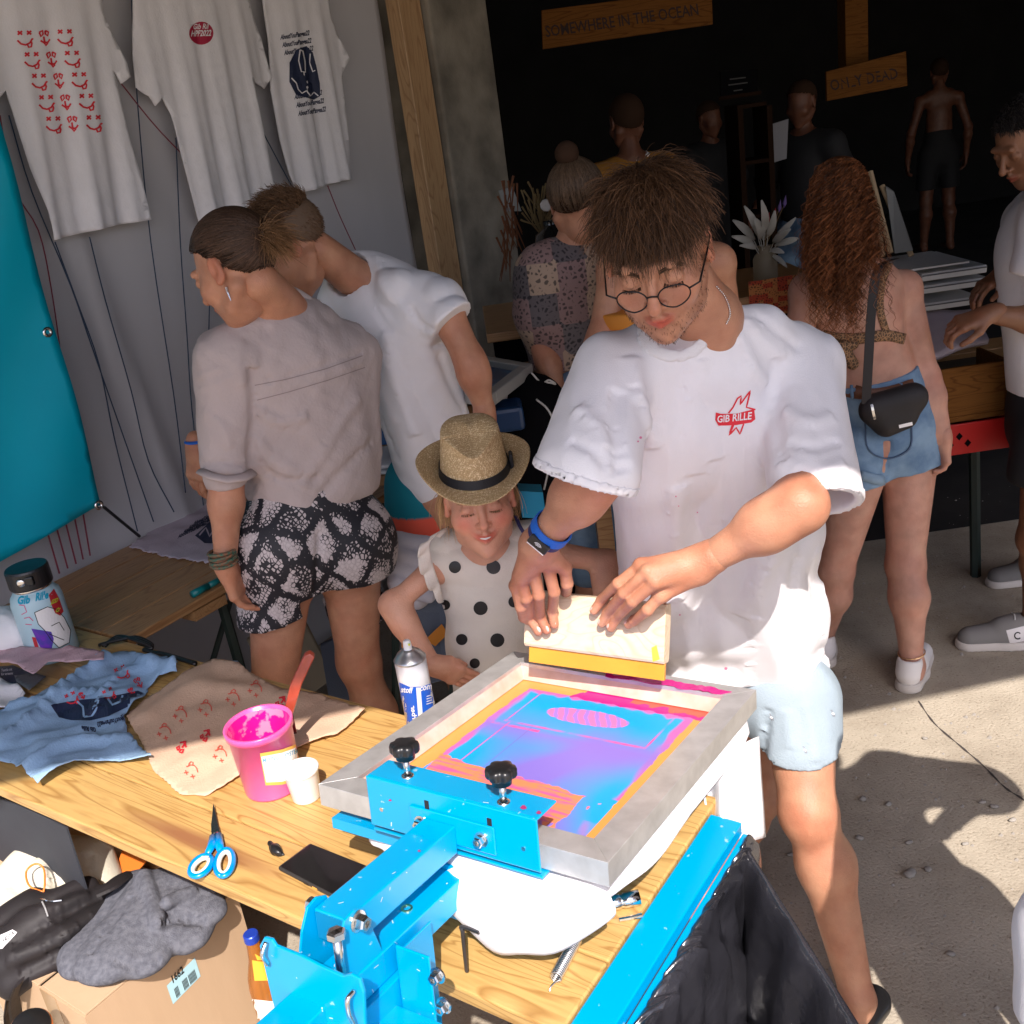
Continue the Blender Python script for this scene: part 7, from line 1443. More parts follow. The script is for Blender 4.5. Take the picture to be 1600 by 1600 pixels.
hair_on(M4, H4, bh, lambda L: hairline()(L) & (L[:, 2] > .05), 2600, .034, lambda P, R: np.stack([P[:, 0] * 3, .2 + 0 * P[:, 0], .1 - 4 * P[:, 1]], 1), segs=5, jit=.3, ncl=90, clump=.8, seed=14, hug=1.03, liftt=.5, shade=(.6, 1.6))
hair_on(M4, H4, bh, lambda L: hairline()(L) & (L[:, 2] <= .05), 1800, .012, down, segs=2, jit=.2, seed=15, hug=1.01, liftt=.2, w=.0007)
o = MB().tube([j['wrR'] + A(.012, 0, .02) + .030 * A(math.cos(t), math.sin(t), .1) for t in np.linspace(0, 6.28, 22)], .010, 8, cap=False, flat=.4).build('wristband', mat('blue_festival_band', (.01, .12, .55), .6), smooth=True); tag(o, 'blue wristband on the hand pointing at the lilac cloth', 'wristband')

# patterned blouse woman
def patchwork(name, sc, cols, sc2=60, th_=(.08, .14)):
    M = bpy.data.materials.new(name); M.use_nodes = True; N = M.node_tree.nodes; L = M.node_tree.links; b = N['Principled BSDF']; b.inputs['Roughness'].default_value = .8
    tc = N.new('ShaderNodeTexCoord'); v1 = N.new('ShaderNodeTexVoronoi'); v1.distance = 'CHEBYCHEV'; v1.inputs['Randomness'].default_value = .25; v1.inputs['Scale'].default_value = sc; L.new(tc.outputs['Object'], v1.inputs[0])
    r = ramp(N, cols); r.color_ramp.interpolation = 'CONSTANT'; L.new(v1.outputs['Color'], r.inputs[0])
    n = N.new('ShaderNodeTexVoronoi'); n.inputs['Scale'].default_value = sc2; n.feature = 'DISTANCE_TO_EDGE'; L.new(tc.outputs['Object'], n.inputs[0]); n2 = N.new('ShaderNodeTexNoise'); n2.inputs['Scale'].default_value = sc2 * .8; L.new(tc.outputs['Object'], n2.inputs[0])
    m_ = N.new('ShaderNodeMath'); m_.operation = 'MULTIPLY'; L.new(n.outputs[0], m_.inputs[0]); L.new(n2.outputs[0], m_.inputs[1]); r2 = ramp(N, [(th_[0], (1.3, 1.2, 1.1)), (th_[1], (.35, .33, .33))]); L.new(m_.outputs[0], r2.inputs[0])
    mx = N.new('ShaderNodeMix'); mx.data_type = 'RGBA'; mx.blend_type = 'MULTIPLY'; mx.inputs[0].default_value = 1; L.new(r.outputs[0], mx.inputs[6]); L.new(r2.outputs[0], mx.inputs[7]); L.new(mx.outputs[2], b.inputs['Base Color']); return M
leop = patchwork('leopard_print', 400, [(0, (.27, .16, .085)), (.5, (.25, .145, .075))], 95, (.03, .06))
H5 = Head(Y(903, 318, 3.12), (.45, .8, -.35), (0, 0, 1), .98, False, .004); f5 = norm(A(.1, .95, 0))
j = dict(fw=f5, nk=Y(893, 385, 3.15), hd=H5.c, shL=Y(850, 430, 3.15), shR=Y(942, 420, 3.2), ch=Y(890, 460, 3.15), hp=Y(905, 620, 3.15), elL=Y(850, 545, 3.1), wrL=Y(875, 625, 3.0), hiL=Y(890, 640, 3.12), hiR=Y(930, 640, 3.2))
for q in 'LR': h0 = j['hi' + q]; j['kn' + q] = A(h0[0], h0[1], .5); j['an' + q] = A(h0[0], h0[1] + .03, .08)
P5 = person('woman with hair tied up in a patchwork blouse and jeans by the concrete post', j, sk_tan, H5, .92, 1., [hand_gen(j['wrL'], A(.2, .2, -1), A(-1, 0, 0), A(0, 1, 0), .9, .4)], .009)
F_ = field(limbs(j, .95, 1.05, 't')[1:] + [rc(j['shL'], j['shR'], .075, .075, .06), rc(Y(885, 450, 3.15), Y(897, 560, 3.15), .125, .13, .06, (f5, .75)), rc(j['shL'], Y(846, 495, 3.12), .08, .085, .05)], .008); G = grid(*F_).reshape(-1, 3); F_[0][...] -= (.004 * noise(G, 24, 3)).reshape(F_[0].shape).astype(np.float32); halfspace(F_, Y(890, 575, 3.1), (0, 0, -1)); v, f = nets(*F_)
mesh('blouse', v, f, patchwork('patchwork_cotton', 11, [(0, (.10, .09, .10)), (.35, (.22, .15, .15)), (.6, (.34, .26, .20)), (.8, (.12, .11, .12))], 70), P5, smooth=True)
denim = mat('blue_denim', (.10, .18, .30), .85, col2=(.20, .31, .44), nscale=14, bump=.4, bscale=300)
F_ = field([rc(j['hp'] - EZ * .02, j['hp'] - EZ * .1, .15, .15, .05), rc(j['hiL'], j['knL'], .10, .075, .05), rc(j['hiR'], j['knR'], .10, .075, .05)], .01); v, f = nets(*F_); mesh('jeans', v, f, denim, P5, smooth=True)
capmesh(H5, hairline(), .006, MATS['dark_hair_base'], P5); hair_on(P5, H5, hair_mat('ash_hair', (.12, .075, .045)), hairline(), 2200, .15, lambda P, R: A(0, -.07, .12) - P, segs=7, jit=.1, seed=21, hug=1.13, liftt=0, grav=(0, 0, 0), w=.0014)
X = field([sph(H5.w((0, -.09, .12)), .035)], .006); v, f = nets(*X); mesh('hair_bun', v, f, MATS['dark_hair_base'], P5, smooth=True, tint=np.ones((len(v), 3)))

# bare-shouldered person right behind the main man
f6 = norm(A(0, 1, 0)); j = dict(fw=f6, nk=Y(1035, 375, 2.85), hd=Y(1035, 325, 2.85), shL=Y(962, 420, 2.85), shR=Y(1120, 410, 2.85), ch=Y(1040, 480, 2.85), hp=Y(1060, 640, 2.85), elL=Y(938, 530, 2.78), wrL=Y(920, 600, 2.7), elR=Y(1140, 500, 2.9), wrR=Y(1140, 580, 2.9), hiL=Y(1030, 660, 2.85), hiR=Y(1090, 660, 2.85))
for q in 'LR': h0 = j['hi' + q]; j['kn' + q] = A(h0[0], h0[1], .5); j['an' + q] = A(h0[0], h0[1] + .03, .08)
H6 = Head(Y(1030, 320, 2.9), (0, .9, -.3), (0, 0, 1), .95, False, .004)
P6 = person('tanned person with bare shoulders and orange bikini behind the man with glasses', j, sk_tan, H6, .95, 1., [], .009)
F_ = field([rc(Y(985, 490, 2.82), Y(1090, 490, 2.82), .10, .10, .05)], .008); halfspace(F_, Y(1000, 480, 2.8), (0, 0, 1)); halfspace(F_, Y(1000, 505, 2.8), (0, 0, -1)); v, f = nets(*F_); mesh('bikini_band', v, f, mat('orange_cloth', (.6, .22, .02), .7), P6, smooth=True); capmesh(H6, hairline(), .01, MATS['dark_hair_base'], P6)

# curly woman
H7 = Head(Y(1312, 318, 3.05), (.35, .9, -.35), (0, 0, 1), 1.0, False, .004); f7 = norm(A(.12, .95, 0))
j = dict(fw=f7, nk=Y(1325, 410, 3.08), hd=H7.w((0, -.02, -.05)), shL=Y(1262, 455, 3.02), shR=Y(1412, 450, 3.12), ch=Y(1335, 490, 3.08), hp=Y(1385, 665, 3.08), elR=Y(1448, 590, 3.08), wrR=Y(1474, 685, 3.02), elL=Y(1240, 560, 3.0), wrL=Y(1250, 640, 3.0), hiR=Y(1420, 725, 3.10), hiL=Y(1345, 725, 3.06), knR=Y(1415, 880, 3.02), knL=Y(1305, 890, 3.06), anR=Z(1424, 1030, .09), anL=A(1.02, 3.15, .09))
ext = [rc(Y(1335, 480, 3.08), Y(1362, 590, 3.08), .108, .092, .04, (f7, .7)), rc(Y(1362, 590, 3.08), Y(1385, 670, 3.08), .097, .132, .06, (f7, .8)), sph(Y(1310, 500, 3.04), .05, .06), sph(Y(1370, 495, 3.07), .05, .06)]
j['toR'] = j['anR'] + norm(A(.55, .75, 0)) * .15 - EZ * .05; j['toL'] = j['anL'] + norm(A(.3, .9, 0)) * .15 - EZ * .05; P7 = person('woman with long curly red-brown hair, leopard bikini top and denim shorts', j, sk_pink, H7, .98, 1.05, [hand_gen(j['wrR'], A(.02, .05, -1), A(1, -.3, 0), A(-.3, .9, 0), .9, .6)], .007, extra=ext, hres=.0032)
bv7 = bvh_of(P7.children[0])
def strap_on(bv, L_, w, name, m, parent, off=.002):
    V, F = print_on(bv, *strokes2([catmull([A(*p) for p in L_], 6)], w), off=off)
    return mesh(name, V, F, m, parent, smooth=True, solid=-.003) if F else None
tpb = strap_on(bv7, [(1282, 522), (1310, 528), (1345, 528), (1385, 524), (1412, 530)], 17, 'bikini_top', leop, P7)
strap_on(bv7, [(1388, 412), (1378, 440), (1374, 480), (1384, 520)], 11, 'strap', leop, P7)
bc_ = drop(bv7, 1318, 536, .012)
if bc_ is not None:
    F_ = field([sph(bc_, .014), rc(bc_, bc_ + A(-.022, 0, -.055), .013, .018, .01), rc(bc_, bc_ + A(.028, 0, -.060), .013, .018, .01), rc(bc_, bc_ + A(-.03, 0, .0), .012, .016, .01), rc(bc_, bc_ + A(.03, 0, .0), .012, .016, .01)], .004); v, f = nets(*F_); mesh('bow', v, f, leop, P7, smooth=True)
P = [rc(Y(1378, 625, 3.10), Y(1385, 680, 3.10), .140, .155, .05, (f7, .85)), rc(Y(1422, 690, 3.11), Y(1418, 745, 3.09), .105, .110, .04), rc(Y(1345, 690, 3.07), Y(1340, 745, 3.06), .10, .10, .04)]
F_ = field(P, .006); cover(F_, limbs(j, .98, 1.05, 't')[2:3] + ext[1:2] + [rc(j['hiL'], lr(j['hiL'], j['knL'], .5), .09, .08), rc(j['hiR'], lr(j['hiR'], j['knR'], .5), .09, .08)], .007); G = grid(*F_).reshape(-1, 3); F_[0][...] -= (.002 * noise(G, 40, 3)).reshape(F_[0].shape).astype(np.float32); gauss_path(F_[0], F_[1], F_[2], [q_ for q_ in (hit_field(*F_, x_, y_, 2.0, 4) for x_, y_ in [(1386, 690), (1385, 710), (1384, 730), (1383, 750)]) if q_ is not None], -.016, .012); halfspace(F_, Y(1400, 748, 3.0), (.12, 0, -1)); halfspace(F_, Y(1370, 597, 3.0), (-.15, 0, 1)); v, f = nets(*F_); ds = mesh('denim_shorts', v, f, denim, P7, smooth=True); bvd = bvh_of(ds)
strap_on(bvd, [(1315, 608), (1345, 614), (1385, 612), (1425, 600)], 17, 'belt', mat('brown_leather', (.16, .06, .03), .5), ds, .007)
strap_on(bvd, [(1345, 742), (1380, 750), (1420, 744), (1458, 728)], 15, 'rolled_hem', mat('pale_denim', (.22, .32, .43), .85, bump=.3, bscale=300), ds, .005)
strap_on(bvd, [(1352, 660), (1356, 700), (1385, 716), (1420, 700), (1424, 660)], 2.2, 'pocket_seam', mat('denim_seam', (.06, .10, .18), .8), ds, .002)
for x in (1330, 1405): strap_on(bvd, [(x, 598), (x + 3, 622)], 5, 'belt_loop', denim, ds, .007)
bagc = Y(1400, 645, 2.93); fb = thing('belt_bag', 'small black belt bag slung over the denim shorts of the curly-haired woman', 'bag', bagc - EZ * .08)
F_ = field([rc(Y(1368, 640, 2.93), Y(1425, 622, 2.93), .050, .048, .04, (f7, .7)), rc(Y(1385, 665, 2.93), Y(1415, 655, 2.93), .035, .03, .04)], .005); v, f = nets(*F_); bb7 = mesh('pouch', v, f, bkp, fb, smooth=True)
decal('label', bvh_of(bb7), fill2([(1404, 664), (1425, 659), (1426, 664), (1405, 669)], 3), shirt_w, fb, .001); decal('zip', bvh_of(bb7), strokes2([[(1362, 632), (1367, 655)]], 4), ey_m, fb, .002)
sp_ = [Y(1398, 405, 3.0), Y(1372, 420, 2.95), Y(1362, 480, 2.93), Y(1357, 560, 2.92), Y(1353, 630, 2.92)]
V = []; 
for p in catmull(sp_, 6): V += [p - A(.014, 0, 0), p + A(.014, 0, 0)]
mesh('shoulder_strap', V, [(2 * i, 2 * i + 1, 2 * i + 3, 2 * i + 2) for i in range(len(V) // 2 - 1)], bkp, fb, solid=.002)
capmesh(H7, hairline(), .008, mat('auburn_base', (.09, .035, .015), .95, vcol=True, spec=.05), P7)
hc7 = hair_mat('auburn_hair', (.125, .042, .014))
hair_on(P7, H7, hc7, lambda L: hairline()(L), 3400, lambda r: .23 + .12 * (np.abs(r[:, 0]) < .05) + 0 * r[:, 2], lambda P, R: np.stack([R[:, 0] * .5 - P[:, 0] * 1.1, -.28 * (P[:, 2] > -.08) + .02 + 0 * P[:, 0], -1. + 0 * P[:, 0] + (P[:, 2] > .09) * .8], 1), segs=34, jit=.13, ncl=110, clump=.8, seed=31, hug=1.03, liftt=.06, grav=(0, 0, -.3), curl=.0095, curlf=135., w=.0015, shade=(.25, 2.6))
white_l = mat('white_leather', (.72, .69, .68), .5); sole_w = mat('sole_white', (.60, .55, .50), .7)
shoe(P7, j['anR'], A(.55, .75, 0), .95, white_l, sole_w); shoe(P7, j['anL'], A(.3, .9, 0), .95, white_l, sole_w)
o = MB().tube([j['anR'] + A(0, 0, .025) + .042 * A(math.cos(t), math.sin(t), .12 * math.cos(t)) for t in np.linspace(0, 6.28, 20)], .0022, 5, cap=False).build('anklet', mat('gold', (.8, .5, .25), .3, 1.)); tag(o, 'thin gold anklet above the white sneaker', 'anklet')

# man at the right edge
H8 = Head(Y(1594, 222, 3.10), (-.82, -.25, -.48), (-.1, 0, 1), 1.0, True, .0035); f8 = norm(A(-.85, -.3, 0))
j = dict(fw=f8, nk=Y(1625, 290, 3.15), hd=H8.c, shL=Y(1640, 350, 2.98), shR=Y(1600, 350, 3.35), ch=Y(1630, 420, 3.15), hp=Y(1640, 640, 3.15), elL=Y(1628, 505, 2.95), wrL=Y(1535, 492, 2.95), elR=Y(1600, 470, 3.35), wrR=Y(1562, 425, 3.25), hiL=Y(1632, 690, 3.05), hiR=Y(1640, 690, 3.25), knL=Y(1612, 840, 3.0), knR=Y(1640, 850, 3.2), anL=Z(1606, 968, .09), anR=A(2.0, 3.5, .08))
j['toL'] = j['anL'] + norm(A(-1, .15, 0)) * .15 - EZ * .05; j['toR'] = j['anR'] + A(-.15, 0, -.05); P8 = person('man at the right edge in white tee and black shorts reaching over the table', j, sk_dark, H8, 1., 1., [hand_gen(j['wrL'], A(-1, .1, -.2), A(-.1, -.3, 1), A(0, -.9, -.3), 1., .9), hand_gen(j['wrR'], A(-.8, -.2, -.3), A(0, 0, 1), A(0, -1, 0), 1., .7)], .008, H8.tint(), hres=.0035)
F_ = field(limbs(j, 1., 1.08, 't')[1:] + [rc(j['shL'], j['shR'], .085, .085, .06), rc(Y(1630, 400, 3.15), Y(1645, 600, 3.15), .155, .15, .06), rc(j['shL'], Y(1625, 420, 2.95), .09, .095, .05)], .007); G = grid(*F_).reshape(-1, 3); F_[0][...] -= (.006 * noise(G * A(1, 1, .4), 18, 3)).reshape(F_[0].shape).astype(np.float32); halfspace(F_, Y(1600, 630, 3.05), (0, 0, -1)); cutlocal(F_, Y(1605, 432, 2.95), A(-.2, 0, -1), .12); v, f = nets(*F_); mesh('t_shirt', v, f, white_tee, P8, smooth=True)
F_ = field([rc(j['hp'] + EZ * .02, j['hp'] - EZ * .05, .15, .15, .05), rc(j['hiL'], Y(1622, 740, 3.02), .115, .11, .05), rc(j['hiR'], Y(1640, 740, 3.2), .115, .11, .05)], .009); halfspace(F_, Y(1600, 758, 3.0), (0, 0, -1)); v, f = nets(*F_); mesh('shorts', v, f, mat('black_cotton', (.008, .008, .01), .8), P8, smooth=True)
capmesh(H8, hairline(), .0035, mat('black_hair_base', (.012, .010, .010), .95, vcol=True, spec=.05), P8); hair_on(P8, H8, hair_mat('black_hair', (.02, .016, .014)), lambda L: hairline()(L) & (L[:, 2] > .05), 1500, .03, down, segs=3, jit=.3, seed=41, hug=1.02, liftt=.6)
P8.location.x += .02; shg = mat('grey_suede', (.20, .19, .18), .8); s8 = shoe(P8, j['anL'], A(-1, .15, 0), 1.15, shg, sole_w)
b8 = bvh_of(s8); decal('side_patch', b8, fill2([(1572, 985), (1600, 978), (1606, 1000), (1578, 1006)], 4), white_l, s8, .001); decal('logo', b8, strokes2([[(1590 + 5 * math.cos(t), 993 + 5 * math.sin(t)) for t in np.linspace(.7, 5.6, 10)]], 2), blackp, s8, .002)
shoe(P8, A(2.0, 3.5, 0), A(-1, 0, 0), 1.1, shg, sole_w)

# figures deep in the hall
def far_person(label, x, y, x2, y2, Yd, skin, fw, top=None, topm=None, botm=None, hairm=None, arms=((-.35, -.1), (.35, -.1)), armbend=0.):
    """(x,y) crown, (x2,y2) ground; arms hang beside the trunk"""
    g = Y(x2, y2, Yd); g = A(g[0], Yd, 0); hd = Y(x, y, Yd); H_ = hd[2]; sc = H_ / 1.75; fw = norm(fw); sd = A(fw[1], -fw[0], 0); up = EZ
    b = lambda r_, f_, z: g + sd * r_ * sc + fw * f_ * sc + EZ * z * sc
    j = dict(fw=fw, nk=b(0, 0, 1.48), hd=b(0, .01, 1.55), shR=b(.17, 0, 1.40), shL=b(-.17, 0, 1.40), ch=b(0, 0, 1.28), hp=b(0, 0, .98), elR=b(.26, -.02, 1.13), elL=b(-.26, -.02, 1.13), wrR=b(.27, .05 + armbend, .88 + armbend * .6), wrL=b(-.27, .05 + armbend, .88 + armbend * .6), hiR=b(.09, 0, .92), hiL=b(-.09, 0, .92), knR=b(.11, .03, .50), knL=b(-.11, 0, .50), anR=b(.12, 0, .08), anL=b(-.12, .03, .08))
    Hd = Head(b(0, .02, 1.63), fw + A(0, 0, -.25), EZ, .98 * sc, False, .006)
    hg = [hand_gen(j['wr' + q], A(0, 0, -1) + fw * (.2 + armbend * 2), sd * (1 if q == 'R' else -1), fw, sc, .5, res=.005) for q in 'LR']
    r = person(label, j, skin, Hd, sc, 1., hg, .013, hres=.005)
    if topm is not None: F_ = field(limbs(j, sc, 1.1, 't')[1:] + [rc(j['shL'], j['shR'], .075, .075, .05), rc(b(0, 0, 1.3), b(0, 0, 1.0), .15, .145, .06, (fw, .75)), rc(j['shL'], b(-.25, 0, 1.22), .075, .08, .04), rc(j['shR'], b(.25, 0, 1.22), .075, .08, .04)], .011); halfspace(F_, b(0, 0, .90), (0, 0, -1)); v, f = nets(*F_); mesh('top', v, f, topm, r, smooth=True)
    if botm is not None: F_ = field([rc(lr(j['ch'], j['hp'], .7), j['hp'], .13 * sc, .135 * sc, .05, (fw, .75)), rc(b(0, 0, 1.0), b(0, 0, .9), .14, .15, .05, (fw, .8)), rc(j['hiL'], b(-.11, .02, .62), .105, .10, .04), rc(j['hiR'], b(.11, .02, .62), .105, .10, .04)], .011); halfspace(F_, b(0, 0, .60), (0, 0, -1)); v, f = nets(*F_); mesh('shorts', v, f, botm, r, smooth=True)
    capmesh(Hd, hairline(), .008, MATS['dark_hair_base'], r); return r
yel = mat('mustard_cotton', (.30, .13, .012), .85)
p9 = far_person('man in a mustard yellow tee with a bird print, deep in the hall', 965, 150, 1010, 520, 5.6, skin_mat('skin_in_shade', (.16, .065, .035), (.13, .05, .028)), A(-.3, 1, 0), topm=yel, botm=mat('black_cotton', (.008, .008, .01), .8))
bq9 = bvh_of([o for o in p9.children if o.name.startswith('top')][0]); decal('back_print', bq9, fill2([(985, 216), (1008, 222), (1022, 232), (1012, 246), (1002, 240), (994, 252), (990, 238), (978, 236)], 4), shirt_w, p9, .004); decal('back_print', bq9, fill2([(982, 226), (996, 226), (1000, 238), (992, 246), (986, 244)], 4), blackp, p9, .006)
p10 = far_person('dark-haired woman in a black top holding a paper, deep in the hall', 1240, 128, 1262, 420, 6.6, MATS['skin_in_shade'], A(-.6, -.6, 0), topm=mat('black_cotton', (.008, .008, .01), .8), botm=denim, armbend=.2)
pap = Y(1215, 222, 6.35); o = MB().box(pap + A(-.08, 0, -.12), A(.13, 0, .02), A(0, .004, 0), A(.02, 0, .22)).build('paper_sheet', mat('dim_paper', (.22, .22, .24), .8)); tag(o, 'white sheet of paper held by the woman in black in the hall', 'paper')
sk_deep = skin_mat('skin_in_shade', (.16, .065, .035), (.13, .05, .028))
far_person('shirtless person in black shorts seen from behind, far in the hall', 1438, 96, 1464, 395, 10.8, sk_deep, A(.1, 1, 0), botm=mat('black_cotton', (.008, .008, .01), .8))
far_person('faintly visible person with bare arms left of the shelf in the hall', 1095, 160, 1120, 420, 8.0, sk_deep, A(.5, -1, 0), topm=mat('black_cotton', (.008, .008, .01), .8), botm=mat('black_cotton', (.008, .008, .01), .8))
# spectator at the lower right: white shirt at the edge of the picture, long shadow on the ground
f13 = norm(A(-.5, .85, 0)); sd = A(f13[1], -f13[0], 0); g = A(.94, 1.08, 0); b = lambda r_, f_, z: g + sd * r_ + f13 * f_ + EZ * z
j = dict(fw=f13, nk=b(0, 0, 1.52), hd=b(0, .03, 1.6), shR=b(.19, 0, 1.45), shL=b(-.19, 0, 1.45), ch=b(0, 0, 1.3), hp=b(0, 0, 1.0), elL=b(-.40, -.14, 1.18), wrL=b(-.20, .02, 1.02), elR=b(.42, .0, 1.2), wrR=b(.24, .1, 1.04), hiR=b(.1, 0, .94), hiL=b(-.1, 0, .94), knR=b(.13, .04, .5), knL=b(-.13, 0, .5), anR=b(.14, 0, .08), anL=b(-.14, .04, .08))
HS = Head(b(0, .03, 1.69), f13 + A(0, 0, -.35), EZ, 1.0, False, .005)
PS = person('spectator in loose white shirt at the lower right edge', j, sk_tan, HS, 1., 1., [hand_gen(j['wr' + q], f13 * .6 + A(.3, 0, -.5), EZ, sd, 1., .4, res=.004) for q in 'LR'], .009)
F_ = field(limbs(j, 1., 1.1, 't')[1:] + [rc(j['shL'], j['shR'], .09, .09, .06), rc(b(0, 0, 1.35), b(0, 0, .85), .17, .18, .06, (f13, .8)), rc(j['shL'], j['elL'], .09, .095, .05), rc(j['shR'], j['elR'], .09, .095, .05), rc(Y(1800, 1200, 1.0), Y(1672, 1460, .96), .07, .055, .05), rc(Y(1672, 1460, .96), Y(1668, 1640, .92), .052, .06, .03), rc(j['shL'], Y(1800, 1200, 1.0), .09, .08, .05)], .008); G = grid(*F_).reshape(-1, 3); F_[0][...] -= (.008 * noise(G * A(1, 1, .5), 20, 3)).reshape(F_[0].shape).astype(np.float32); halfspace(F_, b(0, 0, .80), (0, 0, -1)); v, f = nets(*F_); mesh('shirt', v, f, white_tee, PS, smooth=True)
F_ = field([rc(b(0, 0, .98), b(0, 0, .9), .15, .155, .05), rc(j['hiL'], j['knL'], .11, .10, .04), rc(j['hiR'], j['knR'], .11, .10, .04)], .01); v, f = nets(*F_); mesh('shorts', v, f, mat('black_cotton', (.008, .008, .01), .8), PS, smooth=True); capmesh(HS, hairline(), .012, MATS['dark_hair_base'], PS)
# ---------------------------------------------------------------- things behind, in the mouth of the hall
hb = mat('hall_black', (.004, .004, .005), .95, spec=.05)
# table with red crate and stacked wooden boxes, right
tr = thing('beer_table', 'orange-brown table at the right behind the curly-haired woman', 'table', A(1.75, 3.75, 0)); tz = .78
a = Z(1290, 560, tz); O_ = A(.55, 3.55, tz); 
for i in range(4): MB().box(A(.55, 3.55 + i * .17, tz - .03), A(2.6, 0, 0), A(0, .167, 0), A(0, 0, .03)).build('plank', pine_old, tr, bevel=.003)
for x in (.75, 1.75, 2.9):
    for y_ in (3.6, 4.15): MB().tube([A(x, y_, tz - .03), A(x + .03, y_, 0)], .02, 6).build('leg', dark_steel, tr)
red_p = mat('red_plastic', (.45, .012, .010), .4)
rcx = thing('red_crate', 'red plastic bottle crate under the wooden boxes at the right', 'crate', Y(1505, 690, 3.3)); p = Y(1462, 690, 3.28)
def crate(o, w, d, h, m, r, slots=True):
    t = .012
    for (x, y_, ww, dd) in ((0, 0, w, t), (0, d - t, w, t), (0, t + .0006, t, d - 2 * t - .0012), (w - t, t + .0006, t, d - 2 * t - .0012)):
        MB().box(o + A(x, y_, 0), A(ww, 0, 0), A(0, dd, 0), A(0, 0, h)).build('side', m, r, bevel=.002)
    MB().box(o + A(t, t, .004), A(w - 2 * t, 0, 0), A(0, d - 2 * t, 0), A(0, 0, .008)).build('floor', m, r)
    if slots:
        for k in range(3): c = o + A(w * .42 + k * .03, -.0012, h * (.35 + .25 * (k % 2))); MB().prism([c + A(-.012, 0, 0), c + A(0, 0, -.014), c + A(.012, 0, 0), c + A(0, 0, .014)], A(0, .001, 0)).build('diamond_hole', hb, r)
crate(p - A(.10, 0, .06), .36, .26, .11, red_p, rcx)
wb = thing('wooden_box', 'plain brown wooden box standing on the red crate at the right', 'box', Y(1500, 650, 3.3)); p2 = p + A(-.10, .01, .055)
MB().box(p2, A(.36, 0, 0), A(0, .24, 0), A(0, 0, .02)).build('base_board', sign_wood, wb, bevel=.002); MB().box(p2 + A(.08, 0, .021), A(.26, 0, 0), A(0, .014, 0), A(0, 0, .17)).build('front_board', sign_wood, wb, bevel=.002); MB().box(p2 + A(.34, .015, .021), A(.014, 0, 0), A(0, .2, 0), A(0, 0, .17)).build('side_board', sign_wood, wb, bevel=.002)
dk = thing('wooden_crate', 'dark brown crate propping the lilac-covered board at the right', 'crate', Y(1420, 600, 3.45)); MB().box(Y(1440, 610, 3.5) - A(.1, 0, .15), A(.5, 0, 0), A(0, .3, 0), A(0, 0, .16)).build('front_board', mat('dark_box', (.05, .035, .02), .8), dk, bevel=.003)
o = mesh('covered_board', *patch([(0, 0), (.36, -.01), (.42, .18), (.30, .26), (0, .26)], Y(1395, 575, 3.35), norm(A(.9, .15, .12)), norm(A(-.1, .95, .28)), .03, lambda P, u, v: .006 * np.sin(u * 30)), lilac_c, smooth=True, solid=.02); tag(o, 'board covered in lilac fleece beside the arm of the curly-haired woman', 'board')
# white screens stacked behind
ws = mat('dull_white', (.55, .55, .55), .5)
for i, (x0, y0, w, dz, lb) in enumerate([(1440, 428, .42, 0, 'topmost white framed panel of the stack behind the bare shoulder'), (1438, 448, .44, 0, 'second white panel of the stack behind the bare shoulder'), (1436, 476, .40, 0, 'lowest white panel of the stack, above the leaning lilac board')]):
    q = Y(x0, y0, 3.55); r = thing('panel', lb, 'panel', q, 'white panels stacked at the right'); MB().box(q, A(w * .55, 0, 0), A(0, .4, 0), A(0, 0, -.028)).build('face', ws, r, bevel=.004); MB().box(q + A(.002, -.004, -.006), A(w * .55 - .004, 0, 0), A(0, .0035, 0), A(0, 0, -.004)).build('groove', mat('grey_plastic', (.09, .09, .1), .4), r)
o = MB().box(Y(1415, 425, 3.5), A(.22, 0, .0), A(0, .3, 0), A(0, 0, .006)).build('paper_sheet', ws); tag(o, 'sheet of paper lying on top of the white panels', 'paper')
# easel with frames
ea = thing('easel', 'small wooden easel with leaning picture frames behind the curly hair', 'easel', Y(1400, 410, 3.7)); ew = mat('pale_stick', (.42, .30, .17), .6)
for (x0, y0, x1, y1, r_) in [(1360, 268, 1392, 395, .010), (1378, 290, 1424, 400, .010), (1366, 300, 1380, 400, .008)]: MB().tube([Y(x0, y0, 3.75), Y(x1, y1, 3.62)], r_, 6).build('stick', ew, ea)
o = MB().prism([Y(1384, 292, 3.72), Y(1396, 300, 3.72), Y(1426, 392, 3.60), Y(1398, 396, 3.62)], A(.01, .02, 0)).build('picture_board', mat('grey_board', (.20, .20, .19), .7)); tag(o, 'grey picture board resting on the easel', 'board')
# vase of dried leaves
def leaf(c, d, L_, w, up=A(0, -1, .3)):
    d = norm(d); s_ = norm(np.cross(d, up)); n_ = np.cross(s_, d); V = []; K = 7
    for i in range(K):
        t = i / (K - 1); ww = w * math.sin(math.pi * min(1, t * .9 + .06)) ** .8; p = c + d * L_ * t + n_ * L_ * .18 * math.sin(t * 2.6) ; V += [p - s_ * ww + n_ * ww * .35, p, p + s_ * ww + n_ * ww * .35]
    F = []
    for i in range(K - 1): a = 3 * i; F += [(a, a + 1, a + 4, a + 3), (a + 1, a + 2, a + 5, a + 4)]
    return V, F
leafw = mat('dried_leaf', (.50, .47, .41), .8, col2=(.42, .40, .34), nscale=20); vs0 = Y(1197, 445, 3.45)
va = thing('vase', 'tan stoneware bottle vase holding pale dried leaves', 'vase', vs0); stn = mat('stoneware', (.24, .19, .12), .6, col2=(.24, .19, .12), nscale=30)
MB().lathe(vs0, [(.0001, 0), (.036, 0), (.040, .005), (.040, .085), (.034, .10), (.020, .112), (.019, .125), (.024, .13), (.015, .13)], n=28).build('body', stn, va, smooth=True)
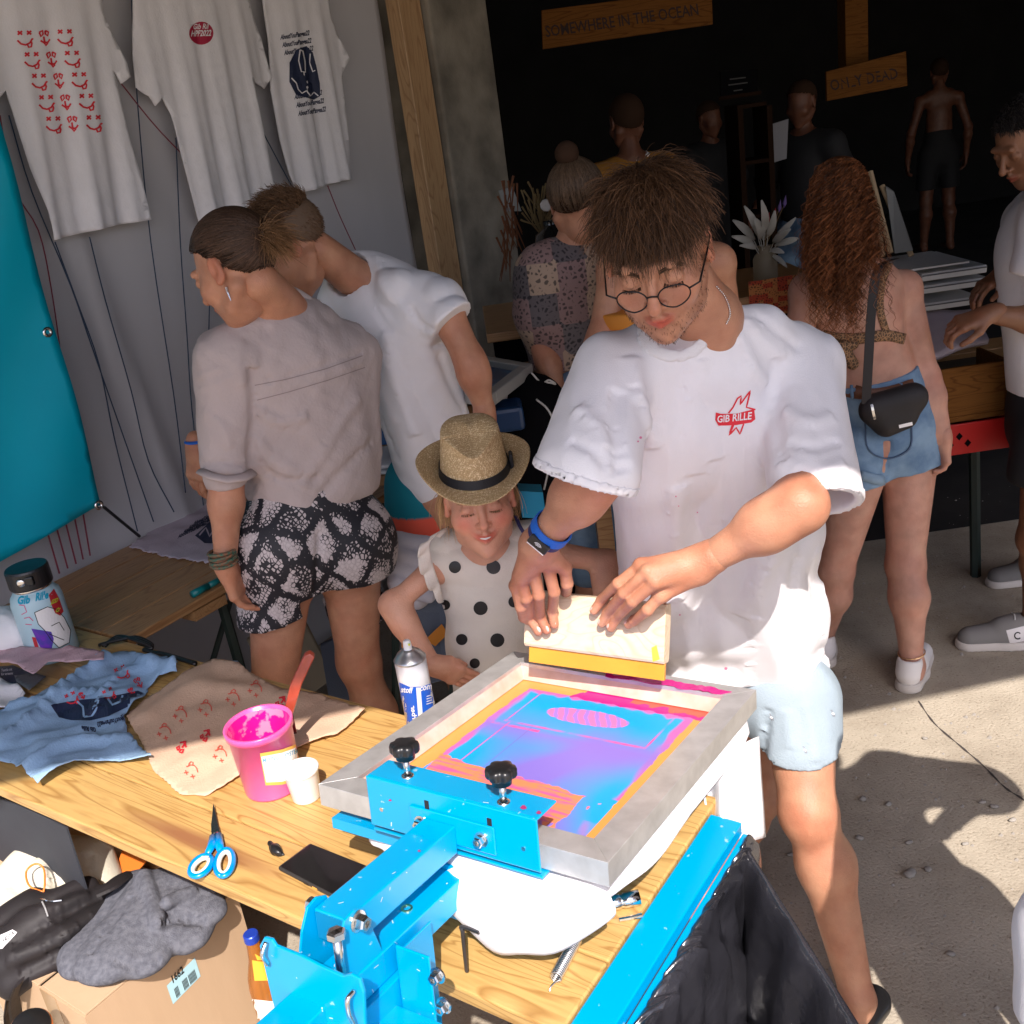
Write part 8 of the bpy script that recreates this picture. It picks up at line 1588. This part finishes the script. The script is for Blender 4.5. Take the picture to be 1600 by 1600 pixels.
bq_ = thing('dried_bouquet', 'bunch of pale dried leaves with red and violet tips in the stoneware vase', 'bouquet', vs0 + EZ * .13)
for (x, y, w) in [(1150, 350, .022), (1148, 372, .020), (1165, 330, .020), (1188, 320, .022), (1178, 345, .026), (1192, 350, .025), (1232, 360, .018), (1240, 375, .018), (1225, 415, .014), (1238, 345, .016), (1222, 395, .016), (1158, 385, .016), (1208, 335, .02)]:
    e = Y(x, y, 3.40 + RNG.uniform(-.06, .06)); c = vs0 + EZ * .12; V, F = leaf(c + (e - c) * .35, e - c, np.linalg.norm(e - c) * .8, w * .62); mesh('leaf', V, F, leafw, bq_, smooth=True, solid=.001)
    MB().tube([c - EZ * .05, c + (e - c) * .4], .0015, 5).build('stem', leafw, bq_)
for (x, y, m_) in [(1200, 345, mat('red_petal', (.35, .02, .02), .7)), (1210, 338, MATS['red_petal']), (1218, 325, mat('violet_petal', (.12, .07, .22), .7)), (1226, 318, MATS['violet_petal'])]:
    e = Y(x, y, 3.42); MB().lathe(e, [(.0001, -.015), (.007, 0), (.0001, .028)], A(.2, 0, 1), 8).build('flower_tip', m_, bq_, smooth=True); MB().tube([vs0 + EZ * .12, e], .0015, 5).build('stem', mat('stem_brown', (.16, .10, .04), .8), bq_)
# dark bouquet, wreath flowers and vase left of the main man
bl2 = thing('dried_bouquet', 'dark bunch of dried grasses with a white blossom by the concrete post', 'bouquet', Y(845, 370, 3.4)); c = Y(850, 372, 3.4); gr = mat('dried_grass', (.17, .12, .05), .85)
for i in range(46):
    e = Y(random.uniform(812, 885), random.uniform(283, 345), 3.4 + random.uniform(-.1, .1)); MB().tube([c, (c + e) / 2 + A(random.uniform(-.02, .02), 0, .01), e], [.0015, .0015, .0035], 4).build('stalk', gr if i % 3 else MATS['stem_brown'], bl2)
pl_ = mat('white_petal', (.5, .48, .46), .7)
for (x, y) in [(872, 296), (880, 302), (868, 304), (878, 292), (853, 322)]: MB().lathe(Y(x, y, 3.3), [(.0001, 0), (.012, .004), (.020, .012), (.015, .014), (.0001, .008)], A(random.uniform(-.5, .5), -1, .3), 9).build('petal_cup', pl_, bl2, smooth=True)
for i in range(30):
    e = Y(random.uniform(785, 812), random.uniform(300, 420), 3.5 + random.uniform(-.05, .05)); d_ = A(random.uniform(-.02, .02), 0, .05); MB().tube([e - d_, e + d_], [.001, .004], 4).build('plume', mat('rust_plume', (.14, .05, .02), .9), bl2)
o = MB().prism([Y(779, 298, 3.7), Y(801, 292, 3.7), Y(815, 330, 3.7), Y(790, 330, 3.7)], A(0, .02, 0)).build('mirror_board', mat('grey_board', (.20, .20, .19), .7)); tag(o, 'small grey board leaning at the edge of the concrete post', 'board')
o = MB().lathe(Y(865, 400, 3.35), [(.0001, 0), (.04, 0), (.055, .03), (.05, .07), (.02, .09), (.022, .11)], n=24).build('dark_vase', mat('black_glaze', (.01, .01, .01), .12), smooth=True); tag(o, 'round glossy black vase beside the patchwork blouse', 'vase')
# counter with cloth under the vases
ct = thing('counter', 'low dark counter that carries the vases in the mouth of the hall', 'counter', A(.6, 3.9, 0)); cz = vs0[2] - .002
MB().box(A(-.0, 3.30, cz - .03), A(1.15, 0, 0), A(0, .55, 0), A(0, 0, .03)).build('top', pine_old, ct, bevel=.003); MB().box(A(.02, 3.4, 0), A(1.1, 0, 0), A(0, .4, 0), A(0, 0, cz - .031)).build('body', hb, ct)
o = mesh('orange_cloth_strip', *patch([(0, 0), (.2, 0), (.2, .12), (0, .12)], Y(1170, 455, 3.29) - A(0, 0, .09), A(1, 0, 0), A(0, 0, 1), .02, lambda P, u, v: .006 * np.sin(u * 40)), patchwork('red_check', 60, [(0, (.35, .05, .02)), (.5, (.40, .16, .05))], 120), solid=.003); tag(o, 'red patterned cloth hanging at the counter edge below the stoneware vase', 'cloth')
# shelf, blackboard in the dark
shf = thing('shelf', 'tall dark shelf rack standing in the dark hall', 'shelf', Y(1180, 400, 6.0) * A(1, 1, 0)); q0 = Y(1152, 165, 6.0); q1 = Y(1198, 165, 6.0); dkw = mat('dark_timber', (.018, .008, .004), .9, spec=.1)
for q in (q0, q1): MB().box(A(q[0], 6.0, 0), A(.03, 0, 0), A(0, .3, 0), A(0, 0, q[2])).build('upright', dkw, shf)
for z in np.linspace(.3, q0[2] - .02, 6): MB().box(A(q0[0] + .031, 6.0, z), A(q1[0] - q0[0] - .032, 0, 0), A(0, .3, 0), A(0, 0, .02)).build('board', dkw, shf)
bk_ = thing('blackboard', 'small chalk blackboard with faint writing above the shelf', 'blackboard', Y(1150, 150, 6.2)); bx_ = MB().prism([Y(1126, 155, 6.2), Y(1184, 147, 6.2), Y(1184, 108, 6.2), Y(1126, 112, 6.2)], A(0, .02, 0)).build('slate', hb, bk_); MB().box(Y(1124, 157, 6.18), A(.24, 0, 0), A(0, .02, 0), A(0, 0, .02)).build('ledge', dkw, bk_)
decal('chalk', bvh_of(bx_), strokes2([[(1140, 124), (1165, 121)], [(1138, 133), (1168, 129)], [(1146, 142), (1160, 140)]], 2), mat('chalk', (.06, .06, .06), .9), bk_, .003)
# screen with blue ink, dark box and clutter left of the main man
sf = thing('print_screen', 'grey framed screen with dark blue ink lying beside the bent man', 'screen', Y(790, 580, 2.9)); zS = Y(800, 575, 2.95)[2]
c4 = [Z(x, y, zS) for x, y in [(700, 545), (832, 568), (766, 618), (640, 600)]]
def lerp4(s_, t_): return (c4[0] * (1 - s_) + c4[1] * s_) * (1 - t_) + (c4[3] * (1 - s_) + c4[2] * s_) * t_
for (s0_, s1_, t0_, t1_) in [(0, 1, 0, .12), (0, 1, .88, 1), (0, .1, .1205, .8795), (.9, 1, .1205, .8795)]: MB().prism([lerp4(s0_, t0_), lerp4(s1_, t0_), lerp4(s1_, t1_), lerp4(s0_, t1_)], A(0, 0, -.035)).build('rail', mat('worn_aluminium', (.42, .43, .42), .5, .6), sf, bevel=.003)
MB().prism([lerp4(.08, .1), lerp4(.92, .1), lerp4(.92, .9), lerp4(.08, .9)], A(0, 0, -.002)).build('mesh_fabric', mat('dark_blue_ink', (.005, .03, .10), .3, col2=(.01, .16, .34), nscale=9, mixfac=(.5, .62)), sf).location.z -= .02
tb3 = thing('side_table', 'low wooden side table loaded with screens behind the straw hat', 'table', A(c4[2][0], c4[2][1], 0)); 
MB().box(c4[3] + A(.02, .0, -.12), A(.52, .0, 0), A(0, .62, 0), A(0, 0, .03)).build('top', pine_old, tb3, bevel=.003)
for q in (A(.06, .04, 0), A(.5, .04, 0), A(.5, .56, 0)): p = c4[3] + q; MB().box(A(p[0], p[1], 0), A(.05, 0, 0), A(0, .05, 0), A(0, 0, c4[3][2] - .121)).build('leg', pine_old, tb3)
o = MB().prism([Z(755, 617, zS - .06), Z(790, 602, zS - .06), Z(800, 612, zS - .06), Z(775, 625, zS - .06)], A(0, 0, -.03)).build('foam_block', mat('foam', (.55, .48, .42), .9), bevel=.004); tag(o, 'pale block lying under the corner of the blue-inked screen', 'block')
o = MB().box(Y(772, 680, 2.75), A(.09, .0, 0), A(0, .12, 0), A(0, 0, .07)).build('blue_pot', mat('deep_blue_plastic', (.004, .03, .09), .4), bevel=.012); tag(o, 'dark blue container between the bent man and the black bag', 'container')
o = blob('black_case', 'black case standing behind the straw hat under white cables', 'case', [rc(Y(830, 640, 2.95), Y(845, 760, 2.95), .11, .13, .05)], hb, h=.012, wr=(.006, 12))
wc_ = mat('white_cable', (.5, .48, .44), .5)
o = MB().tube(catmull([Y(838, 624, 2.8), Y(856, 640, 2.78), Y(866, 665, 2.78), Y(865, 700, 2.8), Y(858, 730, 2.8), Y(850, 765, 2.8)], 6), .003, 6).build('white_cable', wc_, smooth=True); tag(o, 'thin white cable hanging down beside the straw hat', 'cable')
o = MB().tube(catmull([Y(830, 582, 2.9), Y(846, 598, 2.9), Y(858, 594, 2.9), Y(868, 600, 2.9), Y(856, 598, 2.9), Y(842, 605, 2.9)], 6), .003, 6).build('white_cable', wc_, smooth=True); tag(o, 'curled white cable by the corner of the blue-inked screen', 'cable')
# blue tray, folded shirts and orange box behind the woman in grey
o = MB().box(Y(574, 700, 2.95), A(.09, -.03, .01), A(.02, .12, 0), A(0, 0, .05)).build('blue_tray', mat('tray_blue', (.01, .10, .30), .45), bevel=.006); tag(o, 'dark blue tray seen between the grey blouse and the white tee', 'tray')
for i, lb in enumerate(('upper folded white shirt on the shelf between the two bending people', 'lower folded white shirt on the shelf between the two bending people')):
    o = MB().box(Y(578, 735 + i * 9, 2.9), A(.12, -.02, .0), A(0, .2, 0), A(0, 0, .012)).build('folded_shirt', shirt_w, bevel=.005); tag(o, lb, 'shirt')
o = MB().box(Y(584, 762, 2.9), A(.10, -.02, .01), A(0, .25, 0), A(0, 0, .03)).build('wooden_ledge', pine_old, bevel=.003); tag(o, 'orange-brown wooden ledge below the folded shirts', 'ledge')
# cloth heap and boards on the floor behind the child
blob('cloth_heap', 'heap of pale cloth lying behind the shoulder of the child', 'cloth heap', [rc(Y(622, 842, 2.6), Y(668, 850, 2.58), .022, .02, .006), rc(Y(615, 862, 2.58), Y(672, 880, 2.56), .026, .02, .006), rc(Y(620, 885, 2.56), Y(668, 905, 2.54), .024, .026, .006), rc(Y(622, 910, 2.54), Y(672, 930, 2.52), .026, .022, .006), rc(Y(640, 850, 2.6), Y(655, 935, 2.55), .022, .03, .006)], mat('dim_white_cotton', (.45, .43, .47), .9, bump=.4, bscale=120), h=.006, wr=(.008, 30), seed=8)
oc = thing('folding_chair', 'grey and orange striped folding chair standing behind the child', 'chair', A(-.33, 2.62, 0)); 
q_ = [Y(625, 930, 2.55), Y(700, 930, 2.6), Y(705, 1060, 2.45), Y(625, 1080, 2.45)]
MB().prism(q_, A(0, .02, 0)).build('seat_cloth', mat('slate_canvas', (.10, .12, .16), .85, bump=.3, bscale=200), oc); 
bvq2 = bvh_of(oc.children[0]); [decal('orange_patch', bvq2, fill2(q, 5), mat('orange_cloth', (.6, .22, .02), .7), oc, .003) for q in ([(618, 1000), (632, 985), (640, 1010), (628, 1030)], [(664, 1000), (690, 975), (700, 990), (680, 1010)])]
for x in (618, 708): MB().tube([Y(x, 915, 2.6), Y(x, 1130, 2.5)], .012, 6).build('frame_tube', dark_steel, oc)
for (pts, lb) in (([(385, 1000), (470, 960), (520, 1060), (440, 1120)], 'beige board leaning under the dark table behind the bare legs'), ([(500, 1010), (560, 980), (600, 1110), (520, 1130)], 'dark grey board leaning behind the legs of the woman in grey')):
    o = MB().prism([Y(x, y, 3.0 - (y - 950) * .002) for x, y in pts], A(0, .02, 0)).build('leaning_board', mat('beige_board', (.30, .26, .18), .8) if 'beige' in lb else mat('slate_canvas', (.10, .12, .16), .85), bevel=.002); tag(o, lb, 'board')
